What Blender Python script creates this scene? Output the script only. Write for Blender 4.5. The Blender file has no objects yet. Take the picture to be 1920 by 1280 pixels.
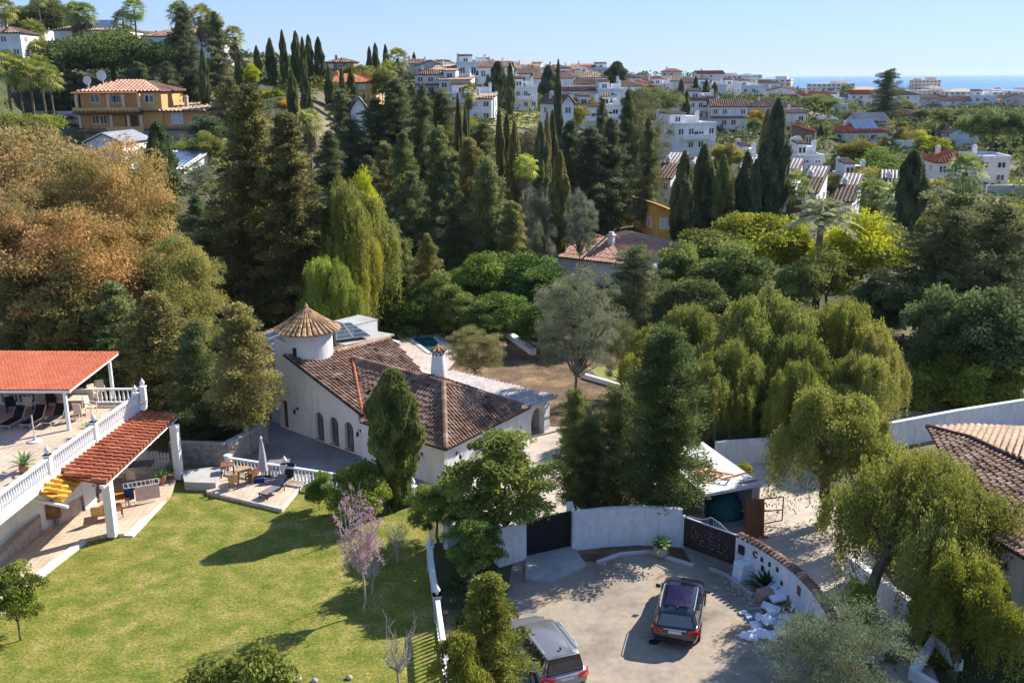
import bpy, math, random
import numpy as np
from mathutils import Vector, Matrix
from mathutils.geometry import tessellate_polygon
random.seed(7); RNG = np.random.default_rng(7)
R = math.radians
S = bpy.context.scene; COL = S.collection
# ------------------------------------------------------------------ camera, sky, sun, exposure
F_PX, PITCH, ROLL, CAM_H = 1850.0, R(15.04), R(-0.39), 22.5
cam_d = bpy.data.cameras.new('camera'); cam = bpy.data.objects.new('camera', cam_d); COL.objects.link(cam)
cam_d.sensor_width = 36; cam_d.lens = F_PX / 1920 * 36; cam_d.clip_start = 0.5; cam_d.clip_end = 120000
_f = Vector((0, math.cos(PITCH), -math.sin(PITCH))); _u = Vector((0, math.sin(PITCH), math.cos(PITCH))); _r = Vector((1, 0, 0))
_c, _s = math.cos(ROLL), math.sin(ROLL)
_r, _u = _r * _c + _u * _s, _u * _c - _r * _s
CAM = Vector((0, 0, CAM_H))
cam.matrix_world = Matrix((( _r.x, _u.x, -_f.x, 0), (_r.y, _u.y, -_f.y, 0), (_r.z, _u.z, -_f.z, CAM_H), (0, 0, 0, 1)))
S.camera = cam
SUN_EL, SUN_AZ = R(36), math.atan2(0.80, 0.60)          # azimuth clockwise from +Y
wd = bpy.data.worlds.new('World'); S.world = wd; wd.use_nodes = True
wn = wd.node_tree; bg = wn.nodes['Background']
sky = wn.nodes.new('ShaderNodeTexSky'); sky.sky_type = 'NISHITA'; sky.sun_disc = False
sky.sun_elevation = SUN_EL; sky.sun_rotation = SUN_AZ; sky.altitude = 60; sky.air_density = 1.0; sky.dust_density = 0.0; sky.ozone_density = 3.5
sm_ = wn.nodes.new('ShaderNodeMix'); sm_.data_type = 'RGBA'; sm_.blend_type = 'MULTIPLY'; sm_.inputs[0].default_value = 1; sm_.inputs[7].default_value = (0.66, 0.83, 1.20, 1)
gm_ = wn.nodes.new('ShaderNodeGamma'); gm_.inputs[1].default_value = 0.5
wn.links.new(sky.outputs[0], gm_.inputs[0]); wn.links.new(gm_.outputs[0], sm_.inputs[6]); wn.links.new(sm_.outputs[2], bg.inputs[0]); bg.inputs[1].default_value = 0.136
sl = bpy.data.lights.new('sun', 'SUN'); sl.energy = 3.75; sl.angle = R(0.55); sl.color = (1.0, 0.93, 0.82)
sun = bpy.data.objects.new('sun', sl); COL.objects.link(sun)
sd = Vector((math.sin(SUN_AZ) * math.cos(SUN_EL), math.cos(SUN_AZ) * math.cos(SUN_EL), math.sin(SUN_EL)))
sun.rotation_euler = sd.to_track_quat('Z', 'Y').to_euler(); sun.location = (20, 20, 80)
S.view_settings.view_transform = 'Standard'; S.view_settings.look = 'None'; S.view_settings.exposure = 1.33; S.view_settings.gamma = 1
S.cycles.max_bounces = 6; S.cycles.transparent_max_bounces = 4; S.cycles.volume_bounces = 0
S.cycles.use_denoising = True
# ------------------------------------------------------------------ survey helpers (photo pixel -> point on a level, or at a distance)
def ray(px, py): return (_f * F_PX + _r * (px - 960) - _u * (py - 640)).normalized()
def W(px, py, z=0.0):
    d = ray(px, py); return CAM + d * ((z - CAM_H) / d.z)
def D(px, py, Y):
    d = ray(px, py); return CAM + d * (Y / d.y)
# ------------------------------------------------------------------ mesh helpers
OFF = {}
def tag(o, label=None, cat=None, group=None, kind=None):
    if label: o['label'] = label
    if cat: o['category'] = cat
    if group: o['group'] = group
    if kind: o['kind'] = kind
    return o
def thing(name, loc, label, cat, group=None, rz=0.0, world=False):
    o = bpy.data.objects.new(name, None); COL.objects.link(o); o.location = loc; o.rotation_euler = (0, 0, rz)
    o.empty_display_size = 0.2
    if world: OFF[o.name] = Vector(loc)
    return tag(o, label, cat, group)
def tree_copy(o, parent=None, **kw):
    c = o.copy(); COL.objects.link(c); c.parent = parent
    for ch in [x for x in CH.get(o.name, [])]: tree_copy(ch, c)
    return c
CH = {}
class MB:
    def __init__(s): s.v = []; s.f = []; s.m = []; s.a = []
    def add(s, vs, fs, m=0, a=None):
        b = len(s.v); s.v += [tuple(p) for p in vs]; s.f += [tuple(i + b for i in f) for f in fs]
        s.m += [m] * len(fs); s.a += [random.random() if a is None else a] * len(fs); return s
    def box(s, c, sz, rz=0, m=0, rx=0, ry=0, a=None):
        hx, hy, hz = sz[0] / 2, sz[1] / 2, sz[2] / 2
        M = Matrix.Rotation(rz, 3, 'Z') @ Matrix.Rotation(ry, 3, 'Y') @ Matrix.Rotation(rx, 3, 'X'); c = Vector(c)
        vs = [c + M @ Vector((x, y, z)) for x in (-hx, hx) for y in (-hy, hy) for z in (-hz, hz)]
        return s.add(vs, [(0, 1, 3, 2), (4, 6, 7, 5), (0, 4, 5, 1), (2, 3, 7, 6), (0, 2, 6, 4), (1, 5, 7, 3)], m, a)
    def bar(s, p, q, w, h=None, m=0, a=None):
        p = Vector(p); q = Vector(q); d = q - p; L = d.length
        if L < 1e-6: return s
        h = h or w; d = d / L; x = d.cross(Vector((0, 0, 1)))
        x = Vector((1, 0, 0)) if x.length < 1e-4 else x.normalized(); y = x.cross(d)
        vs = [e + x * i * w / 2 + y * j * h / 2 for e in (p, q) for i, j in ((-1, -1), (1, -1), (1, 1), (-1, 1))]
        return s.add(vs, [(0, 1, 2, 3), (7, 6, 5, 4), (0, 4, 5, 1), (1, 5, 6, 2), (2, 6, 7, 3), (3, 7, 4, 0)], m, a)
    def tube(s, pts, r, n=6, m=0, cap=True, a=None):
        pts = [Vector(p) for p in pts]; rs = r if hasattr(r, '__len__') else [r] * len(pts); vs = []
        for i, p in enumerate(pts):
            d = (pts[min(i + 1, len(pts) - 1)] - pts[max(i - 1, 0)]).normalized()
            x = d.cross(Vector((0.13, 0.08, 1))); x = Vector((1, 0, 0)) if x.length < 1e-3 else x.normalized(); y = d.cross(x)
            vs += [p + (x * math.cos(2 * math.pi * k / n) + y * math.sin(2 * math.pi * k / n)) * rs[i] for k in range(n)]
        fs = [(i * n + k, i * n + (k + 1) % n, (i + 1) * n + (k + 1) % n, (i + 1) * n + k) for i in range(len(pts) - 1) for k in range(n)]
        if cap: fs += [tuple(range(n))[::-1], tuple(range((len(pts) - 1) * n, len(pts) * n))]
        return s.add(vs, fs, m, a)
    def lathe(s, prof, c=(0, 0, 0), n=12, m=0, a=None):
        c = Vector(c); vs = [c + Vector((r * math.cos(2 * math.pi * k / n), r * math.sin(2 * math.pi * k / n), z)) for r, z in prof for k in range(n)]
        fs = [(i * n + k, i * n + (k + 1) % n, (i + 1) * n + (k + 1) % n, (i + 1) * n + k) for i in range(len(prof) - 1) for k in range(n)]
        fs += [tuple(range(n))[::-1], tuple(range((len(prof) - 1) * n, len(prof) * n))]
        return s.add(vs, fs, m, a)
    def prism(s, pts, z0, z1, m=0, a=None):
        n = len(pts); ar = sum(pts[i][0] * pts[(i + 1) % n][1] - pts[(i + 1) % n][0] * pts[i][1] for i in range(n))
        if ar < 0: pts = list(pts)[::-1]
        f0 = z0 if hasattr(z0, '__len__') else [z0] * n; f1 = z1 if hasattr(z1, '__len__') else [z1] * n
        if ar < 0 and hasattr(z1, '__len__'): f1 = list(f1)[::-1]
        if ar < 0 and hasattr(z0, '__len__'): f0 = list(f0)[::-1]
        vs = [(p[0], p[1], z) for p, z in zip(pts, f0)] + [(p[0], p[1], z) for p, z in zip(pts, f1)]
        return s.add(vs, [tuple(range(n))[::-1], tuple(range(n, 2 * n))] + [(i, (i + 1) % n, n + (i + 1) % n, n + i) for i in range(n)], m, a)
    def slab(s, pts, th, m=0, a=None):
        """polygon in space with a thickness downwards"""
        n = len(pts); vs = [tuple(p) for p in pts] + [(p[0], p[1], p[2] - th) for p in pts]
        return s.add(vs, [tuple(range(n)), tuple(range(n, 2 * n))[::-1]] + [(i, n + i, n + (i + 1) % n, (i + 1) % n) for i in range(n)], m, a)
    def build(s, name, mats, parent=None, smooth=False, bevel=0, subsurf=0):
        off = OFF.get(parent.name, None) if parent else None
        me = bpy.data.meshes.new(name); vs = s.v
        if off is not None: vs = [(x - off.x, y - off.y, z - off.z) for x, y, z in vs]
        me.from_pydata(vs, [], s.f)
        for mm in (mats if isinstance(mats, (list, tuple)) else [mats]): me.materials.append(mm)
        me.polygons.foreach_set('material_index', s.m)
        at = me.attributes.new('rnd', 'FLOAT', 'FACE'); at.data.foreach_set('value', s.a)
        if smooth: me.polygons.foreach_set('use_smooth', [True] * len(s.f))
        me.update(); o = bpy.data.objects.new(name, me); COL.objects.link(o)
        if parent:
            o.parent = parent; CH.setdefault(parent.name, []).append(o)
            if off is not None: OFF[o.name] = off
        if bevel:
            b = o.modifiers.new('b', 'BEVEL'); b.width = bevel; b.segments = 2; b.limit_method = 'ANGLE'; b.angle_limit = R(40)
        if subsurf:
            b = o.modifiers.new('s', 'SUBSURF'); b.levels = subsurf; b.render_levels = subsurf
        return o
def np_mesh(name, V, Fq, rnd, mats, midx=None):
    me = bpy.data.meshes.new(name); nf, k = Fq.shape
    me.vertices.add(len(V)); me.vertices.foreach_set('co', np.ascontiguousarray(V, dtype=np.float32).ravel())
    me.loops.add(nf * k); me.loops.foreach_set('vertex_index', Fq.astype(np.int32).ravel())
    me.polygons.add(nf); me.polygons.foreach_set('loop_start', np.arange(0, nf * k, k, dtype=np.int32))
    me.polygons.foreach_set('loop_total', np.full(nf, k, dtype=np.int32))
    for mm in mats: me.materials.append(mm)
    if midx is not None: me.polygons.foreach_set('material_index', midx.astype(np.int32))
    at = me.attributes.new('rnd', 'FLOAT', 'FACE'); at.data.foreach_set('value', rnd.astype(np.float32))
    me.update(calc_edges=True); return me
# ------------------------------------------------------------------ materials
def mat(name, c, rough=0.8, c2=None, scale=1.0, detail=4, bump=0, bscale=None, metal=0, spec=0.3, attr=False, objcol=False, stops=None, trans=0, coat=0, fine=0.0, stain=0.0):
    m = bpy.data.materials.new(name); m.use_nodes = True; nt = m.node_tree; N = nt.nodes; L = nt.links
    b = N['Principled BSDF']; b.inputs['Roughness'].default_value = rough; b.inputs['Metallic'].default_value = metal
    b.inputs['Specular IOR Level'].default_value = spec; b.inputs['Coat Weight'].default_value = coat
    tc = N.new('ShaderNodeTexCoord'); col = None
    if c2 or stops:
        rp = N.new('ShaderNodeValToRGB'); st = stops or [(0.36, c), (0.64, c2)]
        rp.color_ramp.elements[0].position = st[0][0]; rp.color_ramp.elements[0].color = (*st[0][1], 1)
        rp.color_ramp.elements[1].position = st[-1][0]; rp.color_ramp.elements[1].color = (*st[-1][1], 1)
        for p_, c_ in st[1:-1]:
            e = rp.color_ramp.elements.new(p_); e.color = (*c_, 1)
        if attr:
            a = N.new('ShaderNodeAttribute'); a.attribute_name = 'rnd'
            nz = N.new('ShaderNodeTexNoise'); nz.inputs['Scale'].default_value = scale; nz.inputs['Detail'].default_value = detail
            L.new(tc.outputs['Object'], nz.inputs['Vector'])
            mx = N.new('ShaderNodeMath'); mx.operation = 'MULTIPLY_ADD'; mx.inputs[1].default_value = 0.6
            sb = N.new('ShaderNodeMath'); sb.operation = 'MULTIPLY_ADD'; sb.inputs[1].default_value = 1.1; sb.inputs[2].default_value = -0.35
            L.new(nz.outputs['Fac'], sb.inputs[0]); L.new(a.outputs['Fac'], mx.inputs[0]); L.new(sb.outputs[0], mx.inputs[2]); L.new(mx.outputs[0], rp.inputs[0])
        else:
            nz = N.new('ShaderNodeTexNoise'); nz.inputs['Scale'].default_value = scale; nz.inputs['Detail'].default_value = detail; nz.inputs['Roughness'].default_value = 0.6
            L.new(tc.outputs['Object'], nz.inputs['Vector']); L.new(nz.outputs['Fac'], rp.inputs[0])
        col = rp.outputs[0]
    else:
        rg = N.new('ShaderNodeRGB'); rg.outputs[0].default_value = (*c, 1); col = rg.outputs[0]
    if fine:
        nf = N.new('ShaderNodeTexNoise'); nf.inputs['Scale'].default_value = scale * 9; nf.inputs['Detail'].default_value = 3
        L.new(tc.outputs['Object'], nf.inputs['Vector'])
        mr = N.new('ShaderNodeMapRange'); mr.inputs[1].default_value = 0.3; mr.inputs[2].default_value = 0.7; mr.inputs[3].default_value = 1 - fine; mr.inputs[4].default_value = 1 + fine * 0.5
        L.new(nf.outputs['Fac'], mr.inputs[0]); mm = N.new('ShaderNodeMix'); mm.data_type = 'RGBA'; mm.blend_type = 'MULTIPLY'; mm.inputs[0].default_value = 1
        L.new(col, mm.inputs[6]); L.new(mr.outputs[0], mm.inputs[7]); col = mm.outputs[2]
    if stain:
        mp = N.new('ShaderNodeMapping'); mp.inputs['Scale'].default_value = (1, 1, .14); ns = N.new('ShaderNodeTexNoise'); ns.inputs['Scale'].default_value = 2.6; ns.inputs['Detail'].default_value = 6; ns.inputs['Roughness'].default_value = .65
        L.new(tc.outputs['Object'], mp.inputs[0]); L.new(mp.outputs[0], ns.inputs['Vector']); mr = N.new('ShaderNodeMapRange'); mr.inputs[1].default_value = .5; mr.inputs[2].default_value = .78; mr.inputs[3].default_value = 1; mr.inputs[4].default_value = 1 - stain
        L.new(ns.outputs['Fac'], mr.inputs[0]); mm = N.new('ShaderNodeMix'); mm.data_type = 'RGBA'; mm.blend_type = 'MULTIPLY'; mm.inputs[0].default_value = 1; L.new(col, mm.inputs[6]); L.new(mr.outputs[0], mm.inputs[7]); col = mm.outputs[2]
    if objcol:
        oi = N.new('ShaderNodeObjectInfo'); mm = N.new('ShaderNodeMix'); mm.data_type = 'RGBA'; mm.blend_type = 'MULTIPLY'; mm.inputs[0].default_value = 1
        L.new(col, mm.inputs[6]); L.new(oi.outputs['Color'], mm.inputs[7]); col = mm.outputs[2]
    L.new(col, b.inputs['Base Color'])
    if bump:
        nb = N.new('ShaderNodeTexNoise'); nb.inputs['Scale'].default_value = bscale or scale * 5; nb.inputs['Detail'].default_value = 4
        L.new(tc.outputs['Object'], nb.inputs['Vector']); bp = N.new('ShaderNodeBump'); bp.inputs['Strength'].default_value = bump; bp.inputs['Distance'].default_value = 0.05
        L.new(nb.outputs['Fac'], bp.inputs['Height']); L.new(bp.outputs[0], b.inputs['Normal'])
    if trans:
        tr = N.new('ShaderNodeBsdfTranslucent'); ms = N.new('ShaderNodeMixShader'); ms.inputs[0].default_value = trans
        L.new(col, tr.inputs[0]); L.new(b.outputs[0], ms.inputs[1]); L.new(tr.outputs[0], ms.inputs[2])
        L.new(ms.outputs[0], N['Material Output'].inputs[0])
    m['_c'] = 1
    return m
def tiled(name, c, c2, mortar, sx, sy, rough=0.7):
    """paving: a brick texture over world metres"""
    m = mat(name, c, rough, bump=0.15, bscale=6); nt = m.node_tree; N = nt.nodes; L = nt.links
    tc = N.new('ShaderNodeTexCoord'); br = N.new('ShaderNodeTexBrick'); br.offset = 0.0
    br.inputs['Color1'].default_value = (*c, 1); br.inputs['Color2'].default_value = (*c2, 1); br.inputs['Mortar'].default_value = (*mortar, 1)
    br.inputs['Scale'].default_value = 1; br.inputs['Brick Width'].default_value = sx; br.inputs['Row Height'].default_value = sy; br.inputs['Mortar Size'].default_value = 0.018
    L.new(tc.outputs['Object'], br.inputs['Vector'])
    nz = N.new('ShaderNodeTexNoise'); nz.inputs['Scale'].default_value = 0.7; nz.inputs['Detail'].default_value = 5; L.new(tc.outputs['Object'], nz.inputs['Vector'])
    mr = N.new('ShaderNodeMapRange'); mr.inputs[1].default_value = 0.3; mr.inputs[2].default_value = 0.7; mr.inputs[3].default_value = 0.78; mr.inputs[4].default_value = 1.1; L.new(nz.outputs['Fac'], mr.inputs[0])
    mm = N.new('ShaderNodeMix'); mm.data_type = 'RGBA'; mm.blend_type = 'MULTIPLY'; mm.inputs[0].default_value = 1
    L.new(br.outputs['Color'], mm.inputs[6]); L.new(mr.outputs[0], mm.inputs[7]); L.new(mm.outputs[2], N['Principled BSDF'].inputs['Base Color'])
    return m
M = {}
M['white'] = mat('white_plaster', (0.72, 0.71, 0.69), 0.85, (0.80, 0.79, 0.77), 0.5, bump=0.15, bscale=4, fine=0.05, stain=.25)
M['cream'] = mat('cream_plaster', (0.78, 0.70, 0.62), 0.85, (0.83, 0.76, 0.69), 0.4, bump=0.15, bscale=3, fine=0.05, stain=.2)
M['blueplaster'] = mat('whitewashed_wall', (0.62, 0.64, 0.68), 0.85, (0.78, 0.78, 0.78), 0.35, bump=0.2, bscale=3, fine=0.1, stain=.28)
M['paint'] = mat('white_paint', (0.80, 0.80, 0.80), 0.6, (0.74, 0.73, 0.72), 1.2, fine=0.04)
M['metalw'] = mat('white_metal', (0.75, 0.76, 0.78), 0.4)
TS = [(0.0, (0.035, 0.024, 0.020)), (0.25, (0.14, 0.082, 0.060)), (0.5, (0.26, 0.158, 0.112)), (0.8, (0.38, 0.265, 0.20)), (1.0, (0.54, 0.45, 0.38))]
M['tile'] = mat('aged_clay_tile', TS[0][1], 0.9, stops=TS, scale=0.9, attr=True)
M['tilech'] = mat('tile_channel', (0.035, 0.02, 0.016), 0.95, (0.085, 0.045, 0.035), 2)
M['tilered'] = mat('red_clay_tile', (0.3, 0.08, 0.04), 0.85, stops=[(0.0, (0.20, 0.06, 0.03)), (0.5, (0.42, 0.13, 0.06)), (1.0, (0.55, 0.24, 0.13))], scale=1.2, attr=True)
M['tileredch'] = mat('red_tile_channel', (0.16, 0.045, 0.025), 0.9, (0.24, 0.07, 0.04), 2)
M['tileyel'] = mat('lichened_yellow_tile', (0.5, 0.3, 0.05), 0.85, stops=[(0.0, (0.45, 0.19, 0.03)), (0.5, (0.66, 0.36, 0.04)), (1.0, (0.72, 0.48, 0.14))], scale=1.2, attr=True)
M['tilecone'] = mat('lichened_tower_tile', (0.5, 0.3, 0.1), 0.85, stops=[(0.0, (0.12, 0.075, 0.04)), (0.4, (0.33, 0.20, 0.12)), (0.62, (0.48, 0.32, 0.17)), (0.8, (0.58, 0.32, 0.06)), (1.0, (0.58, 0.50, 0.38))], scale=1.6, attr=True)
M['tilepale'] = mat('pale_roof_tile', (0.5, 0.5, 0.5), 0.7, stops=[(0.0, (0.30, 0.26, 0.26)), (0.4, (0.50, 0.44, 0.42)), (1.0, (0.68, 0.63, 0.60))], scale=2, attr=True)  # pale tones, varied tile by tile
M['tiletan'] = mat('tan_clay_tile', (0.5, 0.35, 0.22), 0.85, stops=[(0.0, (0.26, 0.16, 0.10)), (0.5, (0.42, 0.29, 0.19)), (1.0, (0.56, 0.43, 0.31))], scale=1.4, attr=True)
M['panel'] = mat('corrugated_roof_panel', (0.50, 0.135, 0.065), 0.55, stops=[(0.0, (0.33, 0.095, 0.05)), (.5, (.50, .14, .07)), (1.0, (0.60, 0.22, 0.13))], scale=0.8, attr=True)
M['wood'] = mat('brown_wood', (0.16, 0.07, 0.03), 0.6, (0.28, 0.13, 0.06), 3)
M['woodlt'] = mat('light_wood', (0.42, 0.24, 0.11), 0.6, (0.52, 0.33, 0.17), 3)
M['dark'] = mat('dark_metal', (0.02, 0.02, 0.022), 0.5, (0.035, 0.035, 0.04), 4)
M['glass'] = mat('window_glass', (0.025, 0.035, 0.05), 0.08, spec=0.8)
M['curtain'] = mat('curtained_glass', (0.20, 0.19, 0.19), 0.15, (0.10, 0.10, 0.11), 2, spec=0.7)
M['stone'] = mat('rubble_stone', (0.24, 0.21, 0.18), 0.9, (0.42, 0.37, 0.32), 3.0, bump=0.7, bscale=4, fine=0.3)
M['stonepink'] = mat('pinkish_stone_cladding', (0.34, 0.28, 0.25), 0.9, (0.50, 0.42, 0.37), 4.0, bump=0.6, bscale=5, fine=0.3)
M['concrete'] = mat('concrete', (0.34, 0.33, 0.32), 0.9, (0.46, 0.45, 0.43), 0.9, bump=0.2, fine=0.12)
M['lightgrey'] = mat('pale_screed', (0.50, 0.49, 0.48), 0.9, (0.62, 0.61, 0.60), 0.8, bump=0.2, fine=0.08)
M['solar'] = mat('solar_panel', (0.06, 0.09, 0.16), 0.12, spec=1.0, coat=0.6)
M['alu'] = mat('aluminium', (0.55, 0.56, 0.58), 0.35, metal=0.6)
M['black'] = mat('black_plastic', (0.012, 0.012, 0.014), 0.5)
M['greyfab'] = mat('grey_fabric', (0.16, 0.14, 0.16), 0.9, (0.22, 0.20, 0.22), 5)
M['fabric'] = mat('lilac_grey_canvas', (0.38, 0.34, 0.38), 0.9, (0.46, 0.42, 0.45), 3)
M['beige'] = mat('beige_wicker', (0.52, 0.45, 0.34), 0.85, (0.62, 0.56, 0.45), 6)
M['orange'] = mat('orange_cloth', (0.65, 0.2, 0.03), 0.8)
M['navy'] = mat('navy_cloth', (0.012, 0.022, 0.10), 0.9, (0.03, 0.05, 0.17), 4)
M['pinkcloth'] = mat('pink_cloth', (0.62, 0.48, 0.44), 0.9, (0.55, 0.38, 0.36), 3)
M['terracotta'] = mat('terracotta_pot', (0.42, 0.17, 0.08), 0.85, (0.5, 0.24, 0.13), 4)
M['pot'] = mat('beige_pot', (0.42, 0.34, 0.28), 0.8, (0.5, 0.42, 0.35), 3)
M['bag'] = mat('white_sack', (0.62, 0.68, 0.76), 0.6, (0.76, 0.80, 0.84), 5, bump=0.5, bscale=9)
M['cardboard'] = mat('brown_cardboard', (0.36, 0.23, 0.18), 0.9, (0.28, 0.19, 0.16), 3)
M['teal'] = mat('teal_tarpaulin', (0.01, 0.11, 0.11), 0.6, (0.02, 0.17, 0.18), 3)
M['rust'] = mat('reddish_brown_paint', (0.22, 0.055, 0.025), 0.7, (0.30, 0.09, 0.04), 3)
M['rustframe'] = mat('orange_brown_primer', (0.42, 0.16, 0.05), 0.7, (0.52, 0.24, 0.08), 3)
M['ochre'] = mat('ochre_plaster', (0.62, 0.36, 0.09), 0.85, (0.70, 0.44, 0.13), 0.5, fine=0.08)
M['yellowp'] = mat('yellow_orange_plaster', (0.66, 0.36, 0.14), 0.85, (0.72, 0.42, 0.17), 0.3, fine=0.05)
M['peach'] = mat('peach_trim', (0.70, 0.52, 0.40), 0.85)
M['bark'] = mat('grey_brown_bark', (0.09, 0.065, 0.045), 0.95, (0.19, 0.15, 0.11), 3, bump=0.6, bscale=9)
M['barklt'] = mat('pale_bark', (0.28, 0.23, 0.17), 0.95, (0.40, 0.35, 0.28), 3, bump=0.4)
M['barkpalm'] = mat('palm_trunk_fibre', (0.13, 0.085, 0.055), 0.95, (0.24, 0.17, 0.12), 4, bump=0.8, bscale=8)
M['dead'] = mat('dry_palm_skirt', (0.17, 0.11, 0.065), 0.95, (0.30, 0.21, 0.13), 5)
M['water'] = mat('pool_water', (0.012, 0.10, 0.135), 0.06, spec=0.6)
M['twig'] = mat('dry_pale_twigs', (0.34, 0.29, 0.26), 0.9, (0.46, 0.41, 0.37), 2)
M['rubber'] = mat('tyre_rubber', (0.012, 0.012, 0.012), 0.8)
M['rim'] = mat('wheel_alloy', (0.5, 0.5, 0.52), 0.3, metal=0.8)
M['silver'] = mat('silver_car_paint', (0.27, 0.27, 0.28), 0.32, metal=0.5, coat=0.6)
M['navycar'] = mat('black_blue_car_paint', (0.006, 0.007, 0.016), 0.22, coat=1.0, spec=0.5)
M['carglass'] = mat('car_glass', (0.012, 0.018, 0.028), 0.05, spec=0.9, coat=0.3)
M['redlamp'] = mat('red_lamp_lens', (0.55, 0.01, 0.01), 0.2, coat=0.8)
M['plate'] = mat('licence_plate', (0.55, 0.57, 0.6), 0.5)
M['redcar'] = mat('dark_red_paint', (0.25, 0.012, 0.02), 0.3, coat=0.8)
def leafmat(name, a, b, trans=0.3): return mat(name, a, 0.75, b, 0.35, attr=True, objcol=True, trans=trans, spec=0.15, stops=[(0.1, a), (0.9, b)])
M['leaf'] = leafmat('foliage', (0.10, 0.115, 0.035), (0.34, 0.36, 0.12), 0.38)
M['leafcon'] = leafmat('conifer_foliage', (0.105, 0.115, 0.05), (0.38, 0.37, 0.17), 0.34)
M['leafgrey'] = leafmat('grey_green_foliage', (0.16, 0.17, 0.11), (0.38, 0.38, 0.27), 0.25)
M['leafeuc'] = leafmat('russet_foliage', (0.19, 0.20, 0.06), (0.70, 0.47, 0.225), 0.38)
M['palmleaf'] = leafmat('palm_leaf', (0.10, 0.13, 0.035), (0.42, 0.44, 0.17), 0.3)
M['pinkblossom'] = leafmat('pink_blossom', (0.45, 0.27, 0.32), (0.68, 0.48, 0.52), 0.3)
M['agave'] = mat('dark_agave_leaf', (0.02, 0.045, 0.02), 0.5, (0.05, 0.09, 0.04), 3)
M['lemon'] = mat('yellow_fruit', (0.75, 0.45, 0.03), 0.5)
# ------------------------------------------------------------------ ground and setting
_cp = [(-40,620,300,0),]
CPX = []   # control points (azimuth, ln distance, z)
def cp(px, py, Y, z=None):
    p = D(px, py, Y); zz = p.z if z is None else z
    CPX.append((math.atan2(p.x, p.y), math.log(math.hypot(p.x, p.y)), zz))
for px in (-600, -100, 400, 900, 1400, 1900, 2500):
    for Y in (30, 60, 88): cp(px, 600, Y, 0.0 if not (px < 500 and Y > 80) else 1.0)
for a in ((-100,290,150),(300,275,165),(230,330,140),(100,240,190),(330,215,200),(60,120,225),(200,85,255),(360,110,245),(-300,60,250),(-700,0,300),(480,170,235),(600,185,230),(640,150,290),
          (560,300,150),(700,260,175),(820,235,215),(760,150,330),(900,175,270),(900,142,410),(720,142,410),(800,142,410),(1000,144,420),(1100,146,480),(0,114,195),(45,108,200),(-100,116,195),(480,138,192),(520,178,182),(560,165,190),(270,276,178),(190,276,178),(370,276,178),(270,292,168),(1250,142,600),(480,110,400),(250,60,400),(0,20,420),
          (950,470,118),(1100,470,122),(1300,420,140),(1010,330,165),(1100,215,265),(1150,170,330),(1290,290,215),(1300,235,270),(1450,330,185),(1440,250,250),(1400,190,340),(1550,240,270),(1500,205,400),
          (1600,400,145),(1820,350,175),(1700,290,210),(1900,300,210),(1700,230,320),(1850,215,360),(1950,460,115),(2300,330,200),(2400,230,400),(1650,202,560),(1850,200,700),(1400,176,650),(2300,200,900)): cp(*a)
for az, r, z in ((-50,700,45),(-30,800,35),(-20,1200,5),(-60,2000,30),(-10,900,14),(-5,1600,-10),(0,1200,-2),(8,1000,4),(10,1600,-18),(15,1400,-14),(20,1400,-16),(28,1500,-15),(35,1200,-5),(45,1500,-10),(15,2400,-34),(22,2500,-36),(30,2500,-36),(0,2500,-34),(45,2600,-30),(-20,2500,-20),
                 (15,3100,-60),(25,3100,-60),(35,3100,-60),(50,3200,-60),(0,3100,-60),(-15,3200,-60),(-40,3300,-50),(-60,3300,-40)):
    CPX.append((R(az), math.log(r), z))
CA = np.array(CPX)
def zt(x, y):
    x = np.asarray(x, float); y = np.asarray(y, float); sh = x.shape; x = x.ravel(); y = y.ravel()
    az = np.arctan2(x, np.maximum(y, 1e-3)); lr = np.log(np.hypot(x, y) + 1e-6)
    d2 = ((az[:, None] - CA[:, 0]) * 1.6) ** 2 + (lr[:, None] - CA[:, 1]) ** 2
    w = 1 / (d2 + 2e-4) ** 1.7; z = (w * CA[:, 2]).sum(1) / w.sum(1)
    r = np.hypot(x, y); rn = np.where(az < -0.16, 82, np.where(az < 0.17, 114, 92)); t = np.clip((r - rn) / 22, 0, 1); t = t * t * (3 - 2 * t)
    return (z * t).reshape(sh)
def zt1(x, y): return float(zt(np.array([x]), np.array([y]))[0])
rad = np.concatenate([np.array([3, 10, 20, 40, 60, 75]), np.exp(np.linspace(math.log(80), math.log(3300), 150))])
azs = np.linspace(R(-75), R(75), 170)
AA, RR = np.meshgrid(azs, rad); X = RR * np.sin(AA); Y = RR * np.cos(AA); Z = zt(X, Y)
V = np.stack([X, Y, Z], -1).reshape(-1, 3); n = len(azs)
ii, jj = np.meshgrid(np.arange(len(rad) - 1), np.arange(n - 1), indexing='ij'); b0 = (ii * n + jj).ravel()
Fq = np.stack([b0, b0 + 1, b0 + n + 1, b0 + n], 1)
M['terrain'] = mat('scrubby_hillside', (0.05, 0.06, 0.025), 0.95, scale=0.05, detail=8, stops=[(0.30, (0.045, 0.06, 0.022)), (0.48, (0.085, 0.09, 0.038)), (0.58, (0.20, 0.165, 0.095)), (0.70, (0.30, 0.25, 0.16))], fine=0.35, bump=0.4, bscale=0.6)
me = np_mesh('hillside_ground', V, Fq, np.random.rand(len(Fq)), [M['terrain']])
o = bpy.data.objects.new('hillside_ground', me); COL.objects.link(o); tag(o, kind='structure')
me.polygons.foreach_set('use_smooth', [True] * len(Fq))
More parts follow.
